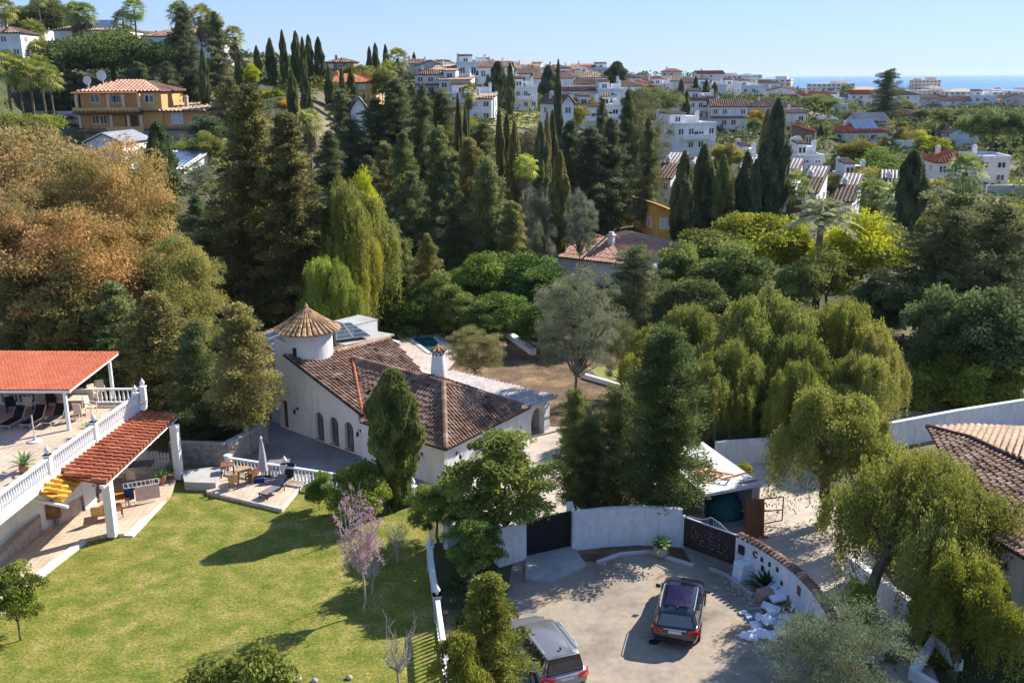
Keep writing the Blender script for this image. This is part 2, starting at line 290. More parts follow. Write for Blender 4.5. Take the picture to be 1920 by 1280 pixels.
# near ground behind and under the camera
bk = MB(); bk.add([(-60, -60, -0.01), (60, -60, -0.01), (60, 6, -0.01), (-60, 6, -0.01)], [(0, 1, 2, 3)])
tag(bk.build('near_ground', M['terrain']), kind='structure')
M['sea'] = mat('sea_water', (0.012, 0.13, 0.27), 0.35, scale=0.002, detail=6, stops=[(0.3, (0.008, 0.14, 0.34)), (0.7, (0.014, 0.18, 0.40))], spec=0.15)
s_ = MB(); s_.add([(-20000, 1500, -40), (30000, 1500, -40), (30000, 27000, -40), (-20000, 27000, -40)], [(0, 1, 2, 3)])
tag(s_.build('sea', M['sea']), kind='structure')
def sheet(name, pts, m, z=0.012, kind='structure', **kw):
    s = MB(); pts = [Vector((p[0], p[1], z)) for p in pts]; tr = tessellate_polygon([pts])
    s.add(pts, [t if ((pts[t[1]] - pts[t[0]]).cross(pts[t[2]] - pts[t[0]])).z > 0 else t[::-1] for t in tr]); return tag(s.build(name, m), kind=kind, **kw)
def WP(*px, z=0.0): return [W(a, b, z) for a, b in px]
M['lawn'] = mat('lawn_grass', (0.1, 0.14, 0.02), 0.95, scale=0.9, detail=9, stops=[(0.30, (0.095, 0.130, 0.012)), (0.44, (0.155, 0.178, 0.020)), (0.58, (0.245, 0.225, 0.045)), (0.70, (0.34, 0.28, 0.11))], fine=0.5, bump=0.6, bscale=7)
M['lawn2'] = mat('sparse_grass', (0.1, 0.14, 0.02), 0.95, scale=0.5, stops=[(0.3, (0.17, 0.20, 0.04)), (0.7, (0.30, 0.26, 0.10))], fine=0.3)
M['asphalt'] = mat('worn_sandy_concrete', (0.3, 0.3, 0.3), 0.92, scale=0.35, detail=8, stops=[(0.30, (0.165, 0.13, 0.10)), (0.40, (0.25, 0.205, 0.16)), (0.50, (0.325, 0.275, 0.22)), (0.60, (0.36, 0.29, 0.21)), (0.72, (0.27, 0.19, 0.115))], fine=0.16, bump=0.25, bscale=5)
M['dirt'] = mat('bare_brown_soil', (0.3, 0.2, 0.1), 0.95, scale=0.3, detail=8, stops=[(0.3, (0.075, 0.05, 0.032)), (0.5, (0.15, 0.098, 0.058)), (0.62, (0.26, 0.165, 0.085)), (0.75, (0.34, 0.25, 0.12))], fine=0.35, bump=0.6, bscale=3)
M['sand'] = mat('sandy_yard', (0.3, 0.2, 0.1), 0.95, scale=0.3, detail=8, stops=[(0.3, (0.36, 0.30, 0.25)), (0.55, (0.50, 0.43, 0.36)), (0.75, (0.60, 0.54, 0.47))], fine=0.15, bump=0.4, bscale=3)
M['paveTan'] = tiled('tan_terrace_tiles', (0.56, 0.43, 0.32), (0.62, 0.49, 0.38), (0.42, 0.33, 0.25), 0.33, 0.33)
M['paveGrey'] = mat('grey_stone_terrace', (0.18, 0.17, 0.165), 0.8, (0.30, 0.285, 0.275), 0.25, detail=8, fine=0.12, bump=0.15)
M['pavePink'] = tiled('pinkish_pool_paving', (0.52, 0.43, 0.38), (0.58, 0.49, 0.43), (0.36, 0.30, 0.27), 0.5, 0.5)
sheet('lawn', WP((-260, 1330), (-100, 1150), (60, 1088), (160, 1012), (228, 1004), (318, 934), (335, 900), (350, 893), (425, 893), (640, 915), (760, 950), (800, 960), (812, 1070), (818, 1110), (838, 1235), (850, 1400), (900, 1700), (-300, 1700)), M['lawn'])
sheet('forecourt', WP((960, 1060), (1000, 1040), (1072, 1022), (1150, 1010), (1277, 1020), (1340, 1035), (1386, 1064), (1440, 1100), (1500, 1130), (1560, 1175), (1660, 1300), (1720, 1700), (760, 1700), (850, 1400), (900, 1270), (940, 1180)), M['asphalt'])
sheet('villa_terrace', WP((497, 785), (425, 878), (560, 906), (640, 915), (780, 945), (850, 925), (700, 850), (540, 790)), M['paveGrey'], 0.02)
sheet('driveway', WP((985, 1042), (1072, 1020), (1290, 1000), (1330, 880), (1250, 830), (1060, 800), (1000, 800), (880, 900), (850, 960), (900, 1010)), M['sand'], 0.016)
sheet('side_yard', WP((1325, 900), (1290, 1010), (1386, 1060), (1480, 1085), (1560, 1150), (1680, 1300), (1760, 1280), (1700, 1130), (1590, 980), (1540, 900), (1480, 850), (1330, 860)), M['sand'], 0.02)
sheet('garden_soil', WP((640, 640), (830, 600), (1000, 610), (1300, 700), (1330, 860), (1250, 830), (1060, 800), (1000, 812), (860, 760), (780, 700)), M['dirt'], 0.008)
sheet('pool_paving', WP((700, 622), (812, 612), (862, 668), (835, 700), (800, 712), (735, 650)), M['pavePink'], 0.03)
sheet('sparse_grass_patch', WP((1100, 690), (1190, 682), (1220, 722), (1130, 712)), M['lawn2'], 0.02)
sheet('drive_apron', WP((986, 1043), (1072, 1022), (1100, 1062), (1030, 1092), (985, 1085)), M['concrete'], 0.10)
ap = MB(); ap.prism([tuple(p[:2]) for p in WP((986, 1045), (1073, 1024), (1100, 1064), (1032, 1094), (985, 1087))], 0.0, 0.13); tag(ap.build('concrete_ramp', M['concrete']), kind='structure')
# terraces and clearings on the slopes (draped sheets)
def drape(name, pxs, m, lift=0.15, n=14):
    """a convex quad given as four world points, draped over the ground"""
    a, b, c, d = [Vector(p) for p in pxs]; s = MB(); vs = []
    for i in range(n + 1):
        for j in range(n + 1):
            p = (a * (1 - i / n) + b * (i / n)) * (1 - j / n) + (d * (1 - i / n) + c * (i / n)) * (j / n); vs.append((p.x, p.y, zt1(p.x, p.y) + lift))
    s.add(vs, [(i * (n + 1) + j, (i + 1) * (n + 1) + j, (i + 1) * (n + 1) + j + 1, i * (n + 1) + j + 1) for i in range(n) for j in range(n)])
    return tag(s.build(name, m, smooth=True), kind='structure')
M['lawn3'] = mat('bright_garden_lawn', (0.22, 0.30, 0.04), 0.95, (0.30, 0.34, 0.07), 0.2, fine=0.2)
drape('garden_lawn', [D(1860, 375, 165), D(1960, 375, 165), D(1960, 360, 182), D(1860, 360, 182)], M['lawn3'])
drape('yellow_meadow', [D(880, 250, 205), D(1060, 250, 205), D(1060, 240, 235), D(900, 240, 235)], M['lawn2'])
drape('terrace_garden', [D(820, 470, 112), D(1000, 470, 112), D(1000, 455, 135), D(820, 455, 135)], M['sand'])
drape('hill_garden', [D(400, 290, 150), D(440, 290, 150), D(430, 270, 170), D(400, 270, 170)], M['lawn3'])
# swimming pool
pl = thing('swimming_pool', W(800, 645), 'dark blue rectangular swimming pool set in pinkish paving behind the villa', 'swimming pool', world=True)
pq = WP((766, 634), (812, 630), (843, 660), (806, 664))
wt = MB(); wt.prism([tuple(p[:2]) for p in pq], 0.0, 0.05); wt.build('water', M['water'], pl)
cb = MB()
for i in range(4): cb.bar(pq[i] + Vector((0, 0, 0.05)), pq[(i + 1) % 4] + Vector((0, 0, 0.05)), 0.35, 0.08)
cb.build('coping', M['lightgrey'], pl)
# ------------------------------------------------------------------ roof tiles, walls, openings
def basis(poly, down):
    n = (poly[1] - poly[0]).cross(poly[2] - poly[0]).normalized()
    if n.z < 0: n = -n
    t = down - n * down.dot(n); t.normalize(); return n, t, t.cross(n)
def tiles(name, poly, down, mt, mch, parent, pitch=0.25, course=0.40, th=0.10, rise=1.0, seg=3, gaps=0.0):
    poly = [Vector(p) for p in poly]; n, t, s = basis(poly, Vector(down)); o = poly[0]
    P2 = [((p - o).dot(s), (p - o).dot(t)) for p in poly]; smin = min(p[0] for p in P2); smax = max(p[0] for p in P2)
    VV = []; FF = []; A = []; nv = 0; k = int((smax - smin) / pitch)
    angs = [math.pi * (i / seg) for i in range(seg + 1)]; r = pitch * 0.36
    for i in range(k):
        sc = smin + (i + 0.5) * (smax - smin) / max(k, 1); xs = []
        for a, b in zip(P2, P2[1:] + P2[:1]):
            if (a[0] - sc) * (b[0] - sc) < 0: xs.append(a[1] + (b[1] - a[1]) * (sc - a[0]) / (b[0] - a[0]))
        if len(xs) < 2: continue
        t0, t1 = min(xs), max(xs); m_ = max(1, int((t1 - t0) / course + 0.5)); base = random.gauss(0.5, 0.10)
        for j in range(m_):
            if gaps and random.random() < gaps: continue
            ta = t0 + (t1 - t0) * j / m_; tb = t0 + (t1 - t0) * (j + 1) / m_ + course * 0.08
            wob = random.uniform(-0.012, 0.012); rr = r * random.uniform(0.94, 1.05)
            for tt, rf, lift in ((ta, 0.86, 0.0), (tb, 1.08, 0.028)):
                for g in angs:
                    VV.append(o + s * (sc + wob + math.cos(g) * rr * rf) + t * tt + n * (math.sin(g) * rr * rf * rise + lift))
            b0 = nv; q = seg + 1; nv += 2 * q; av = min(1, max(0, base * 0.5 + random.gauss(0.25, 0.16)))
            for e in range(seg): FF.append((b0 + e, b0 + e + 1, b0 + q + e + 1, b0 + q + e)); A.append(av)
            FF.append(tuple(b0 + q + e for e in range(q))); A.append(av * 0.4)
    mb = MB(); mb.v = [tuple(p) for p in VV]; mb.f = FF; mb.m = [0] * len(FF); mb.a = A
    mb.slab([p - n * 0.01 for p in poly], th, 1); return mb.build(name, [mt, mch], parent)
def cap(name, a, b, mt, parent, r=0.14, course=0.42):
    a = Vector(a); b = Vector(b); L = (b - a).length; d = (b - a) / L; mb = MB(); m_ = max(1, int(L / course))
    for j in range(m_):
        p = a + d * (L * j / m_); q = a + d * (L * (j + 1) / m_ + 0.03)
        mb.tube([p + Vector((0, 0, 0.02)), q + Vector((0, 0, 0.05))], [r * 1.02, r * 0.9], n=8, a=random.uniform(0.15, 0.75))
    return mb.build(name, mt, parent)
def facade(name, O3, u, L, tops, holes, m, parent, th=0.3, z0=0.0, reveal=0.24):
    """upright wall: origin O3, direction u; tops [(u,z)...] its upper outline; holes list of (u0,u1,z0,z1,arch)"""
    O3 = Vector(O3); u = Vector(u).normalized(); n = Vector((u.y, -u.x, 0))
    outer = [(0, z0), (L, z0)] + [(a, b) for a, b in tops][::-1]
    loops = [[Vector((a, b, 0)) for a, b in outer]]
    for a, b, c, d, arch in holes:
        h = [(a, c), (b, c)]
        if arch:
            rr = (b - a) / 2; cx = (a + b) / 2; k = 8; h += [(cx + rr * math.cos(math.pi * i / k), d - rr + rr * math.sin(math.pi * i / k)) for i in range(k + 1)]
        else: h += [(b, d), (a, d)]
        loops.append([Vector((x, y, 0)) for x, y in h])
    flat = [p for l in loops for p in l]; tri = tessellate_polygon(loops)
    P3 = lambda p, back=0: O3 + u * p.x + Vector((0, 0, p.y)) - n * back
    mb = MB(); N_ = len(flat)
    mb.add([P3(p) for p in flat], [tuple(t) for t in tri], a=0.5); mb.add([P3(p, th) for p in flat], [tuple(t)[::-1] for t in tri], a=0.5)
    for l in loops:
        k = len(l); mb.add([P3(p) for p in l] + [P3(p, th) for p in l], [(i, (i + 1) % k, k + (i + 1) % k, k + i) for i in range(k)], a=0.5)
    return mb.build(name, m, parent)
def win(parent, O3, u, a, b, c, d, arch=False, depth=0.2, frame='wood', glass='glass', name='window', mull=1):
    O3 = Vector(O3); u = Vector(u).normalized(); n = Vector((u.y, -u.x, 0)); P = lambda x, z, k=depth: O3 + u * x + Vector((0, 0, z)) - n * k
    fr = MB(); w = 0.08; pts = [(a, c), (b, c)]
    if arch:
        rr = (b - a) / 2; cx = (a + b) / 2; pts += [(cx + rr * math.cos(math.pi * i / 8), d - rr + rr * math.sin(math.pi * i / 8)) for i in range(9)]
    else: pts += [(b, d), (a, d)]
    for p, q in zip(pts, pts[1:] + pts[:1]): fr.bar(P(*p), P(*q), w, 0.09)
    for i in range(mull):
        x = a + (b - a) * (i + 1) / (mull + 1); fr.bar(P(x, c), P(x, d - 0.03), 0.06, 0.07)
    f = fr.build(name, M[frame], parent); g = MB(); g.add([P(x, z, depth + 0.03) for x, z in pts], [tuple(range(len(pts)))]); g.build('pane', M[glass], f); return f
def lamp(parent, p, n, s=1.0):
    p = Vector(p); n = Vector(n); mb = MB(); q = p + n * 0.28 * s
    mb.tube([p, p + n * 0.14 * s + Vector((0, 0, 0.12)), q], 0.02, 5); mb.lathe([(0.03, 0), (0.09 * s, -0.05), (0.07 * s, -0.28 * s), (0.02, -0.33 * s)], q, 6); mb.box(p, (0.1, 0.1, 0.2))
    return mb.build('wall_lamp', M['dark'], parent)
def balustrade(name, a, b, label, z0, h=0.95, posts=2, finials=(0, 1), group=None, step=0.22, cat='balustrade'):
    a = Vector((a[0], a[1], z0)); b = Vector((b[0], b[1], z0)); t = thing(name, a, label, cat, group, world=True)
    L = (b - a).length; d = (b - a) / L; rz = math.atan2(d.y, d.x); mid = (a + b) / 2
    m1 = MB(); m1.box(mid + Vector((0, 0, h - 0.05)), (L, 0.2, 0.10), rz); m1.build('top_rail', M['paint'], t, bevel=0.02)
    m2 = MB(); m2.box(mid + Vector((0, 0, 0.06)), (L, 0.2, 0.12), rz); m2.build('bottom_rail', M['paint'], t)
    n = max(2, min(98, int(L / step))); first = None; hb = h - 0.22
    for i in range(n):
        p = a + d * (L * (i + 0.5) / n) + Vector((0, 0, 0.12))
        if first is None:
            bm = MB(); bm.lathe([(0.06, 0), (0.045, 0.06), (0.075, 0.22 * hb / 0.73), (0.05, 0.42 * hb / 0.73), (0.032, 0.56 * hb / 0.73), (0.05, 0.66 * hb / 0.73), (0.055, hb)], n=7)
            first = bpy.data.objects.new('baluster', bm.build('x', M['paint']).data); bpy.data.objects.remove(bpy.data.objects['x']); first.data.name = 'baluster'
            COL.objects.link(first); o = first
        else: o = first.copy(); COL.objects.link(o)
        o.parent = t; o.location = p - a
    for i in range(posts):
        p = a + d * (L * i / max(1, posts - 1)); pm = MB(); pm.box(p + Vector((0, 0, (h + 0.08) / 2)), (0.3, 0.3, h + 0.08), rz); pm.box(p + Vector((0, 0, h + 0.1)), (0.38, 0.38, 0.06), rz)
        po = pm.build('post', M['paint'], t)
        if i in finials:
            fm = MB(); fm.lathe([(0.07, 0), (0.05, 0.05), (0.14, 0.16), (0.15, 0.24), (0.08, 0.36), (0.03, 0.44), (0.01, 0.5)], p + Vector((0, 0, h + 0.13)), 8); fm.build('finial', M['paint'], po, smooth=True)
    return t
# ------------------------------------------------------------------ the white villa with the round tower
VO = W(525, 800); _b = W(840, 915); VU = (_b - VO).normalized(); VW = Vector((-VU.y, VU.x, 0))
def LP(u, w, z=0.0): return VO + VU * u + VW * w + Vector((0, 0, z))
def frame_box(mb, u0, u1, w0, w1, z0, z1, m=0): mb.prism([tuple(LP(a, b)[:2]) for a, b in ((u0, w0), (u1, w0), (u1, w1), (u0, w1))], z0, z1, m)
va = thing('villa', LP(8, 0), 'white villa with brown tiled hip roofs, round tower and three arched windows', 'villa', world=True)
r1 = lambda u: 4.93 - 0.325 * (u - 2.4)
holes = [(0.35, 0.98, 0.05, 2.0, False)] + [(c - 0.42, c + 0.42, 0.18, 2.0, True) for c in (4.3, 5.75, 7.2)]
facade('wall', LP(0, 0), VU, 8.65, [(0, 6.2), (1.35, 6.0), (1.45, r1(1.45) - 0.08), (8.65, r1(8.65) - 0.08)], holes, M['cream'], va, 0.35)
f2 = facade('wall', LP(8.6, -0.2), VU, 7.1, [(0, 2.45), (7.1, 2.45)], [(1.2, 1.9, 0.2, 1.7, True)], M['cream'], va, 0.3)
win(va, LP(8.6, -0.2), VU, 1.2, 1.9, 0.2, 1.7, True, glass='curtain')
win(va, LP(0, 0), VU, 0.35, 0.98, 0.05, 2.0, glass='wood', name='door', mull=0, depth=0.25)
for c in (4.3, 5.75, 7.2):
    w_ = win(va, LP(0, 0), VU, c - 0.42, c + 0.42, 0.18, 2.0, True, glass='curtain', depth=0.25)
    sm = MB(); sm.box(LP(c, 0.1, 0.15), (0.9, 0.3, 0.06), math.atan2(VU.y, VU.x)); sm.build('sill', M['terracotta'], w_)
sid = (LP(14.55, 8.2) - LP(15.65, -0.2)); sl_ = sid.length; sdv = sid.normalized()
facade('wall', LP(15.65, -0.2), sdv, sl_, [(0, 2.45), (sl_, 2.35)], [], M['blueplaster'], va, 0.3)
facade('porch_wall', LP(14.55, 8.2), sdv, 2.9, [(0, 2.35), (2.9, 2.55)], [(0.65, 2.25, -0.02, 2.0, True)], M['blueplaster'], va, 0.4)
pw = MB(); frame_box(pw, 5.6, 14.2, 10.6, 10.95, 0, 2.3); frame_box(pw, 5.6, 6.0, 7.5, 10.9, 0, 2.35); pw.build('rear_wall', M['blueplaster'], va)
core = MB(); frame_box(core, 0.4, 8.4, 0.5, 9.3, 0, 2.6); frame_box(core, 8.4, 14.2, 0.4, 7.6, 0, 2.2); core.build('inner_wall', M['cream'], va)
up = MB(); up.prism([tuple(LP(a, b)[:2]) for a, b in ((-2.6, 0.5), (2.3, 0.5), (2.3, 9.0), (-2.6, 9.0))], 0, 4.45); frame_box(up, -5.6, 0.1, 0.35, 4.6, 0, 4.3); frame_box(up, -4.4, -2.2, 8.6, 10.8, 0, 4.9); up.build('upper_wall', M['white'], va)
nd = MB(); nd.box(LP(-1.9, 0.30, 1.0), (0.9, 0.12, 2.0), math.atan2(VU.y, VU.x)); nd.build('door', M['dark'], va)
# roofs
tiles('roof', [LP(1.2, -0.25, r1(1.2)), LP(8.75, -0.25, r1(8.75)), LP(8.75, 0.6, r1(8.75)), LP(7.7, 6.6, r1(7.7)), LP(3.0, 7.9, r1(3.0)), LP(2.35, 7.9, r1(2.35)), LP(2.35, 3.4, r1(2.35))], VU + Vector((0, 0, -0.325)), M['tile'], M['tilech'], va, gaps=0.01)
tiles('roof', [LP(2.5, 3.0, 4.93), LP(2.6, 7.9, 4.93), LP(1.0, 7.9, 4.72), LP(0.2, 3.0, 4.7)], -VU + Vector((0, 0, -0.1)), M['tile'], M['tilech'], va)
rz_ = 4.66
RLp, RRp, E1, E2, E3 = LP(3.55, 3.55, rz_), LP(12.1, 3.45, rz_), LP(16.05, -0.4, 2.52), LP(8.75, -0.4, 2.5), LP(14.85, 8.3, 2.45)
tiles('roof', [RRp, E1, E2, LP(8.0, 0.2, 2.85), RLp], -VW + Vector((0, 0, -0.55)), M['tile'], M['tilech'], va, gaps=0.01)
tiles('roof', [RRp, E3, E1], VU + Vector((0, 0, -0.5)), M['tile'], M['tilech'], va, gaps=0.01)
tiles('roof', [RLp, LP(5.5, 7.6, 2.5), E3, RRp], VW + Vector((0, 0, -0.5)), M['tile'], M['tilech'], va)
for a, b in ((RLp, RRp), (RRp, E1), (RRp, E3)): cap('ridge_cap', a, b, M['tile'], va, 0.17)
cap('ridge_cap', LP(2.4, 3.2, 4.95), LP(2.4, 7.9, 4.95), M['tiletan'], va, 0.15); cap('ridge_cap', RLp + Vector((0, 0, .02)), LP(8.7, -0.1, 2.9), M['tilered'], va, 0.1)
tiles('porch_roof', [LP(5.4, 6.6, 2.62), LP(14.9, 7.6, 2.62), LP(14.75, 11.1, 2.42), LP(5.4, 10.9, 2.42)], VW + Vector((0, 0, -0.1)), M['tilepale'], M['lightgrey'], va, pitch=0.34)
tiles('roof', [LP(-6.0, 0.0, 4.45), LP(0.0, 0.0, 4.45), LP(0.0, 4.6, 5.0), LP(-6.0, 4.6, 5.0)], -VW + Vector((0, 0, -0.1)), M['tile'], M['tilech'], va)
fr_ = MB(); fr_.slab([LP(-4.4, 8.4, 5.0), LP(-2.2, 8.4, 5.0), LP(-2.2, 10.9, 5.0), LP(-4.4, 10.9, 5.0)], 0.1); fr_.slab([LP(-2.6, 4.8, 4.75), LP(1.4, 4.8, 4.9), LP(1.8, 8.9, 4.9), LP(-2.6, 8.9, 4.7)], 0.1); fr_.build('flat_roof', M['concrete'], va)
def solar(parent, P, nu, nv):
    """panels laid in a grid over the quad P"""
    for i in range(nu):
        for j in range(nv):
            f = lambda a, b: (P[0] * (1 - a) + P[1] * a) * (1 - b) + (P[3] * (1 - a) + P[2] * a) * b
            e = 0.04; a0, a1, b0, b1 = (i + e) / nu, (i + 1 - e) / nu, (j + e) / nv, (j + 1 - e) / nv
            q = MB(); q.slab([f(a0, b0), f(a1, b0), f(a1, b1), f(a0, b1)], 0.05); po = q.build('solar_panel', M['solar'], parent)
            k = MB(); pts = [f(a0, b0), f(a1, b0), f(a1, b1), f(a0, b1)]
            for x, y in zip(pts, pts[1:] + pts[:1]): k.bar(x, y, 0.05, 0.07)
            k.build('panel_frame', M['alu'], po)
solar(va, [LP(1.45, 7.0, 5.12), LP(0.45, 4.7, 5.12), LP(-3.4, 7.8, 5.0), LP(-2.8, 8.7, 5.05)], 2, 4)
solar(va, [LP(-5.0, 2.3, 4.95), LP(-1.6, 0.9, 4.8), LP(-1.7, 3.2, 5.05), LP(-5.0, 3.6, 5.1)], 3, 1)
# tower
TC = LP(1.3, 1.75); tw = MB(); tw.lathe([(1.6, 3.5), (1.6, 6.55), (1.66, 6.6), (1.66, 6.7)], TC, 40); tower = tw.build('tower', M['white'], va)
for dx, dy, zz in ((0.98, 0.2, 5.75), (-0.35, -0.94, 5.35)):
    dd = Vector((dx, dy, 0)).normalized(); q = MB(); q.bar(TC + dd * 1.56 + Vector((0, 0, zz - 0.38)), TC + dd * 1.56 + Vector((0, 0, zz + 0.38)), 0.34, 0.14); q.bar(TC + dd * 1.6 + Vector((0, 0, zz - 0.42)), TC + dd * 1.6 + Vector((0, 0, zz - 0.36)), 0.46, 0.2); q.build('window', M['dark'], tower)
cone = MB(); nr = 34
for k in range(nr):
    th_ = 2 * math.pi * k / nr; dv = Vector((math.cos(th_), math.sin(th_), 0)); sv = Vector((-dv.y, dv.x, 0)); m_ = 6
    for j in range(m_):
        if j < 2 and k % 2 and j < 1: continue
        pr = []
        for e, (rr, lift) in enumerate(((0.12 + 2.0 * (j / m_), 0.0), (0.12 + 2.0 * ((j + 1) / m_) + 0.04, 0.03))):
            z = 6.62 + 1.5 * max(0.0, 1 - rr / 2.1) ** 1.12 - max(0, rr - 2.1) * .6; wdt = max(0.05, rr * math.pi / nr * 0.86)
            for g in range(4):
                a_ = math.pi * g / 3; pr.append(TC + dv * rr + sv * math.cos(a_) * wdt + Vector((0, 0, z + lift + math.sin(a_) * min(0.11, wdt * 0.9))))
        cone.add(pr, [(g, g + 1, 5 + g, 4 + g) for g in range(3)] + [(4, 5, 6, 7)], 0, min(1, max(0, 0.42 + random.gauss(0, 0.3))))
cone.lathe([(2.08, 6.58), (2.1, 6.64), (1.4, 6.62 + 1.5 * (1 - 1.4 / 2.1) ** 1.12), (0.7, 6.62 + 1.5 * (1 - 0.7 / 2.1) ** 1.12), (0.03, 8.14)], TC, 34, 1)
cone.lathe([(0.12, 8.05), (0.14, 8.15), (0.05, 8.3), (0.02, 8.4)], TC, 8, 0, 0.7)
cone.build('tower_roof', [M['tilecone'], M['tilech']], tower)
# chimney, conical with a tiled hat
CC = LP(10.75, 4.4); cm = MB(); cm.lathe([(0.56, 3.9), (0.52, 4.6), (0.43, 5.6), (0.37, 6.2), (0.37, 6.28)], CC, 18); ch = cm.build('chimney', M['white'], va, smooth=True)
hat = MB()
for k in range(9):
    a_ = 2 * math.pi * k / 9; dv = Vector((math.cos(a_), math.sin(a_), 0)); hat.tube([CC + dv * 0.05 + Vector((0, 0, 6.56)), CC + dv * 0.5 + Vector((0, 0, 6.28))], [0.05, 0.13], 6, a=random.random())
hat.lathe([(0.44, 6.26), (0.4, 6.34), (0.1, 6.56), (0.06, 6.66)], CC, 12); hat.build('chimney_cap', M['tilecone'], ch)
for k in range(6):
    a_ = -2.4 + k * 0.62; dv = Vector((math.cos(a_), math.sin(a_), 0)); q = MB(); q.box(CC + dv * 0.375 + Vector((0, 0, 6.08)), (0.05, 0.09, 0.14), a_); q.build('vent', M['black'], ch)
nf = Vector((VU.y, -VU.x, 0)); nr_ = Vector((sdv.y, -sdv.x, 0))
for u_, w_, z_ in ((2.1, 0, 1.75), (8.35, 0, 1.7), (13.9, -0.2, 1.65)): lamp(va, LP(u_, w_, z_), nf)
for q_ in (5.6, 1.2): lamp(va, LP(15.65, -0.2, 1.75) + sdv * q_, nr_)
# ------------------------------------------------------------------ left terrace house
X = lambda *p: tuple(W(*p)[:2])
th_ = thing('terrace_house', (-24, 48, 0), 'white house with an open upper terrace on the lawn\'s edge and a corrugated orange-red canopy', 'house', world=True)
tz = 3.92
te = [W(262, 770, tz), W(185, 826, tz), W(100, 891, tz), W(0, 970, tz), W(-140, 1090, tz)]
tp = [(p.x, p.y) for p in te] + [(-46, 33), (-46, te[0].y + 1.6), (te[0].x - 0.1, te[0].y + 1.5)]
q = MB(); q.prism(tp, tz - 0.32, tz - 0.005); q.build('floor_slab', M['paint'], th_)
q = MB(); q.prism([(x - 0.25 if i < 5 else x, y) for i, (x, y) in enumerate(tp)], tz - 0.003, tz + 0.012); q.build('terrace_floor', M['paveTan'], th_)
q = MB(); q.prism([(te[0].x - 1.6, te[0].y + 1.2), (te[1].x - 1.2, te[1].y), (te[2].x - 2.2, te[2].y), (te[4].x - 3, 33), (-45.6, 33), (-45.6, te[0].y + 1.2)], 0, tz - 0.33); q.build('wall', M['white'], th_)
for px, py, zt_ in ((212, 1001, 3.38), (336, 894, 3.38), (78, 985, 3.5), (-60, 1075, 3.5)):
    p = W(px, py, 0.2); q = MB(); q.box((p.x, p.y, (0.1 + zt_) / 2), (0.42, 0.42, zt_ - 0.1), -0.09); q.build('column', M['paint'], th_, bevel=0.01)
pu = [W(262, 772, 3.78), W(108, 888, 3.78)]; pd = [W(333, 779, 3.5), W(196, 907, 3.5)]
tiles('pergola_roof', [pu[0], pd[0], pd[1], pu[1]], (pd[0] - pu[0]) * Vector((1, 1, 1)), M['tilered'], M['tileredch'], th_, pitch=0.42, course=0.45, rise=1.2)
q = MB(); q.bar(pd[0] - Vector((0.12, -0.1, 0.12)), pd[1] - Vector((0.12, 0.1, 0.12)), 0.22, 0.16)
for i in range(9):
    a = pu[0].lerp(pu[1], (i + .5) / 9); b = pd[0].lerp(pd[1], (i + .5) / 9); q.bar(a - Vector((0, 0, .26)), b - Vector((0.1, 0, .26)), 0.1, 0.14)
q.build('beam', M['paint'], th_)
yq = [W(110, 889, 3.72), W(154, 897, 3.1), W(118, 938, 3.1), W(68, 922, 3.65)]
tiles('lean_to_roof', yq, (yq[1] - yq[0]), M['tileyel'], M['tileyel'], th_, pitch=0.36, course=0.4, rise=1.2)
# small store room under the lean-to roof, with a white door and stone dado
a0, a1 = W(112, 985, 0.2), W(203, 930, 0.2); dv = (a1 - a0).normalized(); L_ = (a1 - a0).length
facade('store_wall', a0, dv, L_, [(0, 2.8), (L_, 3.4)], [], M['white'], th_, 0.2, z0=0.9); facade('stone_dado', a0, dv, L_ * 0.45, [(0, 0.92), (L_ * .45, 0.92)], [], M['stonepink'], th_, 0.24, z0=0)
q = MB(); q.box(a0 + dv * (L_ * 0.62) + Vector((dv.y, -dv.x, 0)) * 0.03 + Vector((0, 0, 1.05)), (0.9, 0.08, 2.05), math.atan2(dv.y, dv.x)); dr = q.build('door', M['metalw'], th_)
q = MB(); q.box(a0 + dv * (L_ * 0.62 + 0.33) + Vector((dv.y, -dv.x, 0)) * 0.1 + Vector((0, 0, 1.1)), (0.12, 0.06, 0.04), math.atan2(dv.y, dv.x)); q.build('handle', M['dark'], dr)
q = MB(); q.box(a0 + dv * (L_ * 0.86) + Vector((dv.y, -dv.x, 0)) * 0.03 + Vector((0, 0, 1.1)), (0.5, 0.08, 2.1), math.atan2(dv.y, dv.x)); q.build('shutter', M['greyfab'], th_)
q = MB(); q.bar(W(66, 937, 3.05), W(127, 950, 2.95), 0.14, 0.12); q.build('gutter', M['paint'], th_)
q = MB(); p = W(90, 965, 0.2); q.box((p.x - 0.4, p.y + 0.9, 1.0), (1.7, 0.2, 1.9), 0.5); q.build('alcove_wall', M['white'], th_)
q = MB(); p = W(92, 968, 0.9); q.box((p.x, p.y + .5, 1.05), (0.7, 0.5, 0.8), 0.5); q.build('oven_hatch', M['wood'], th_)
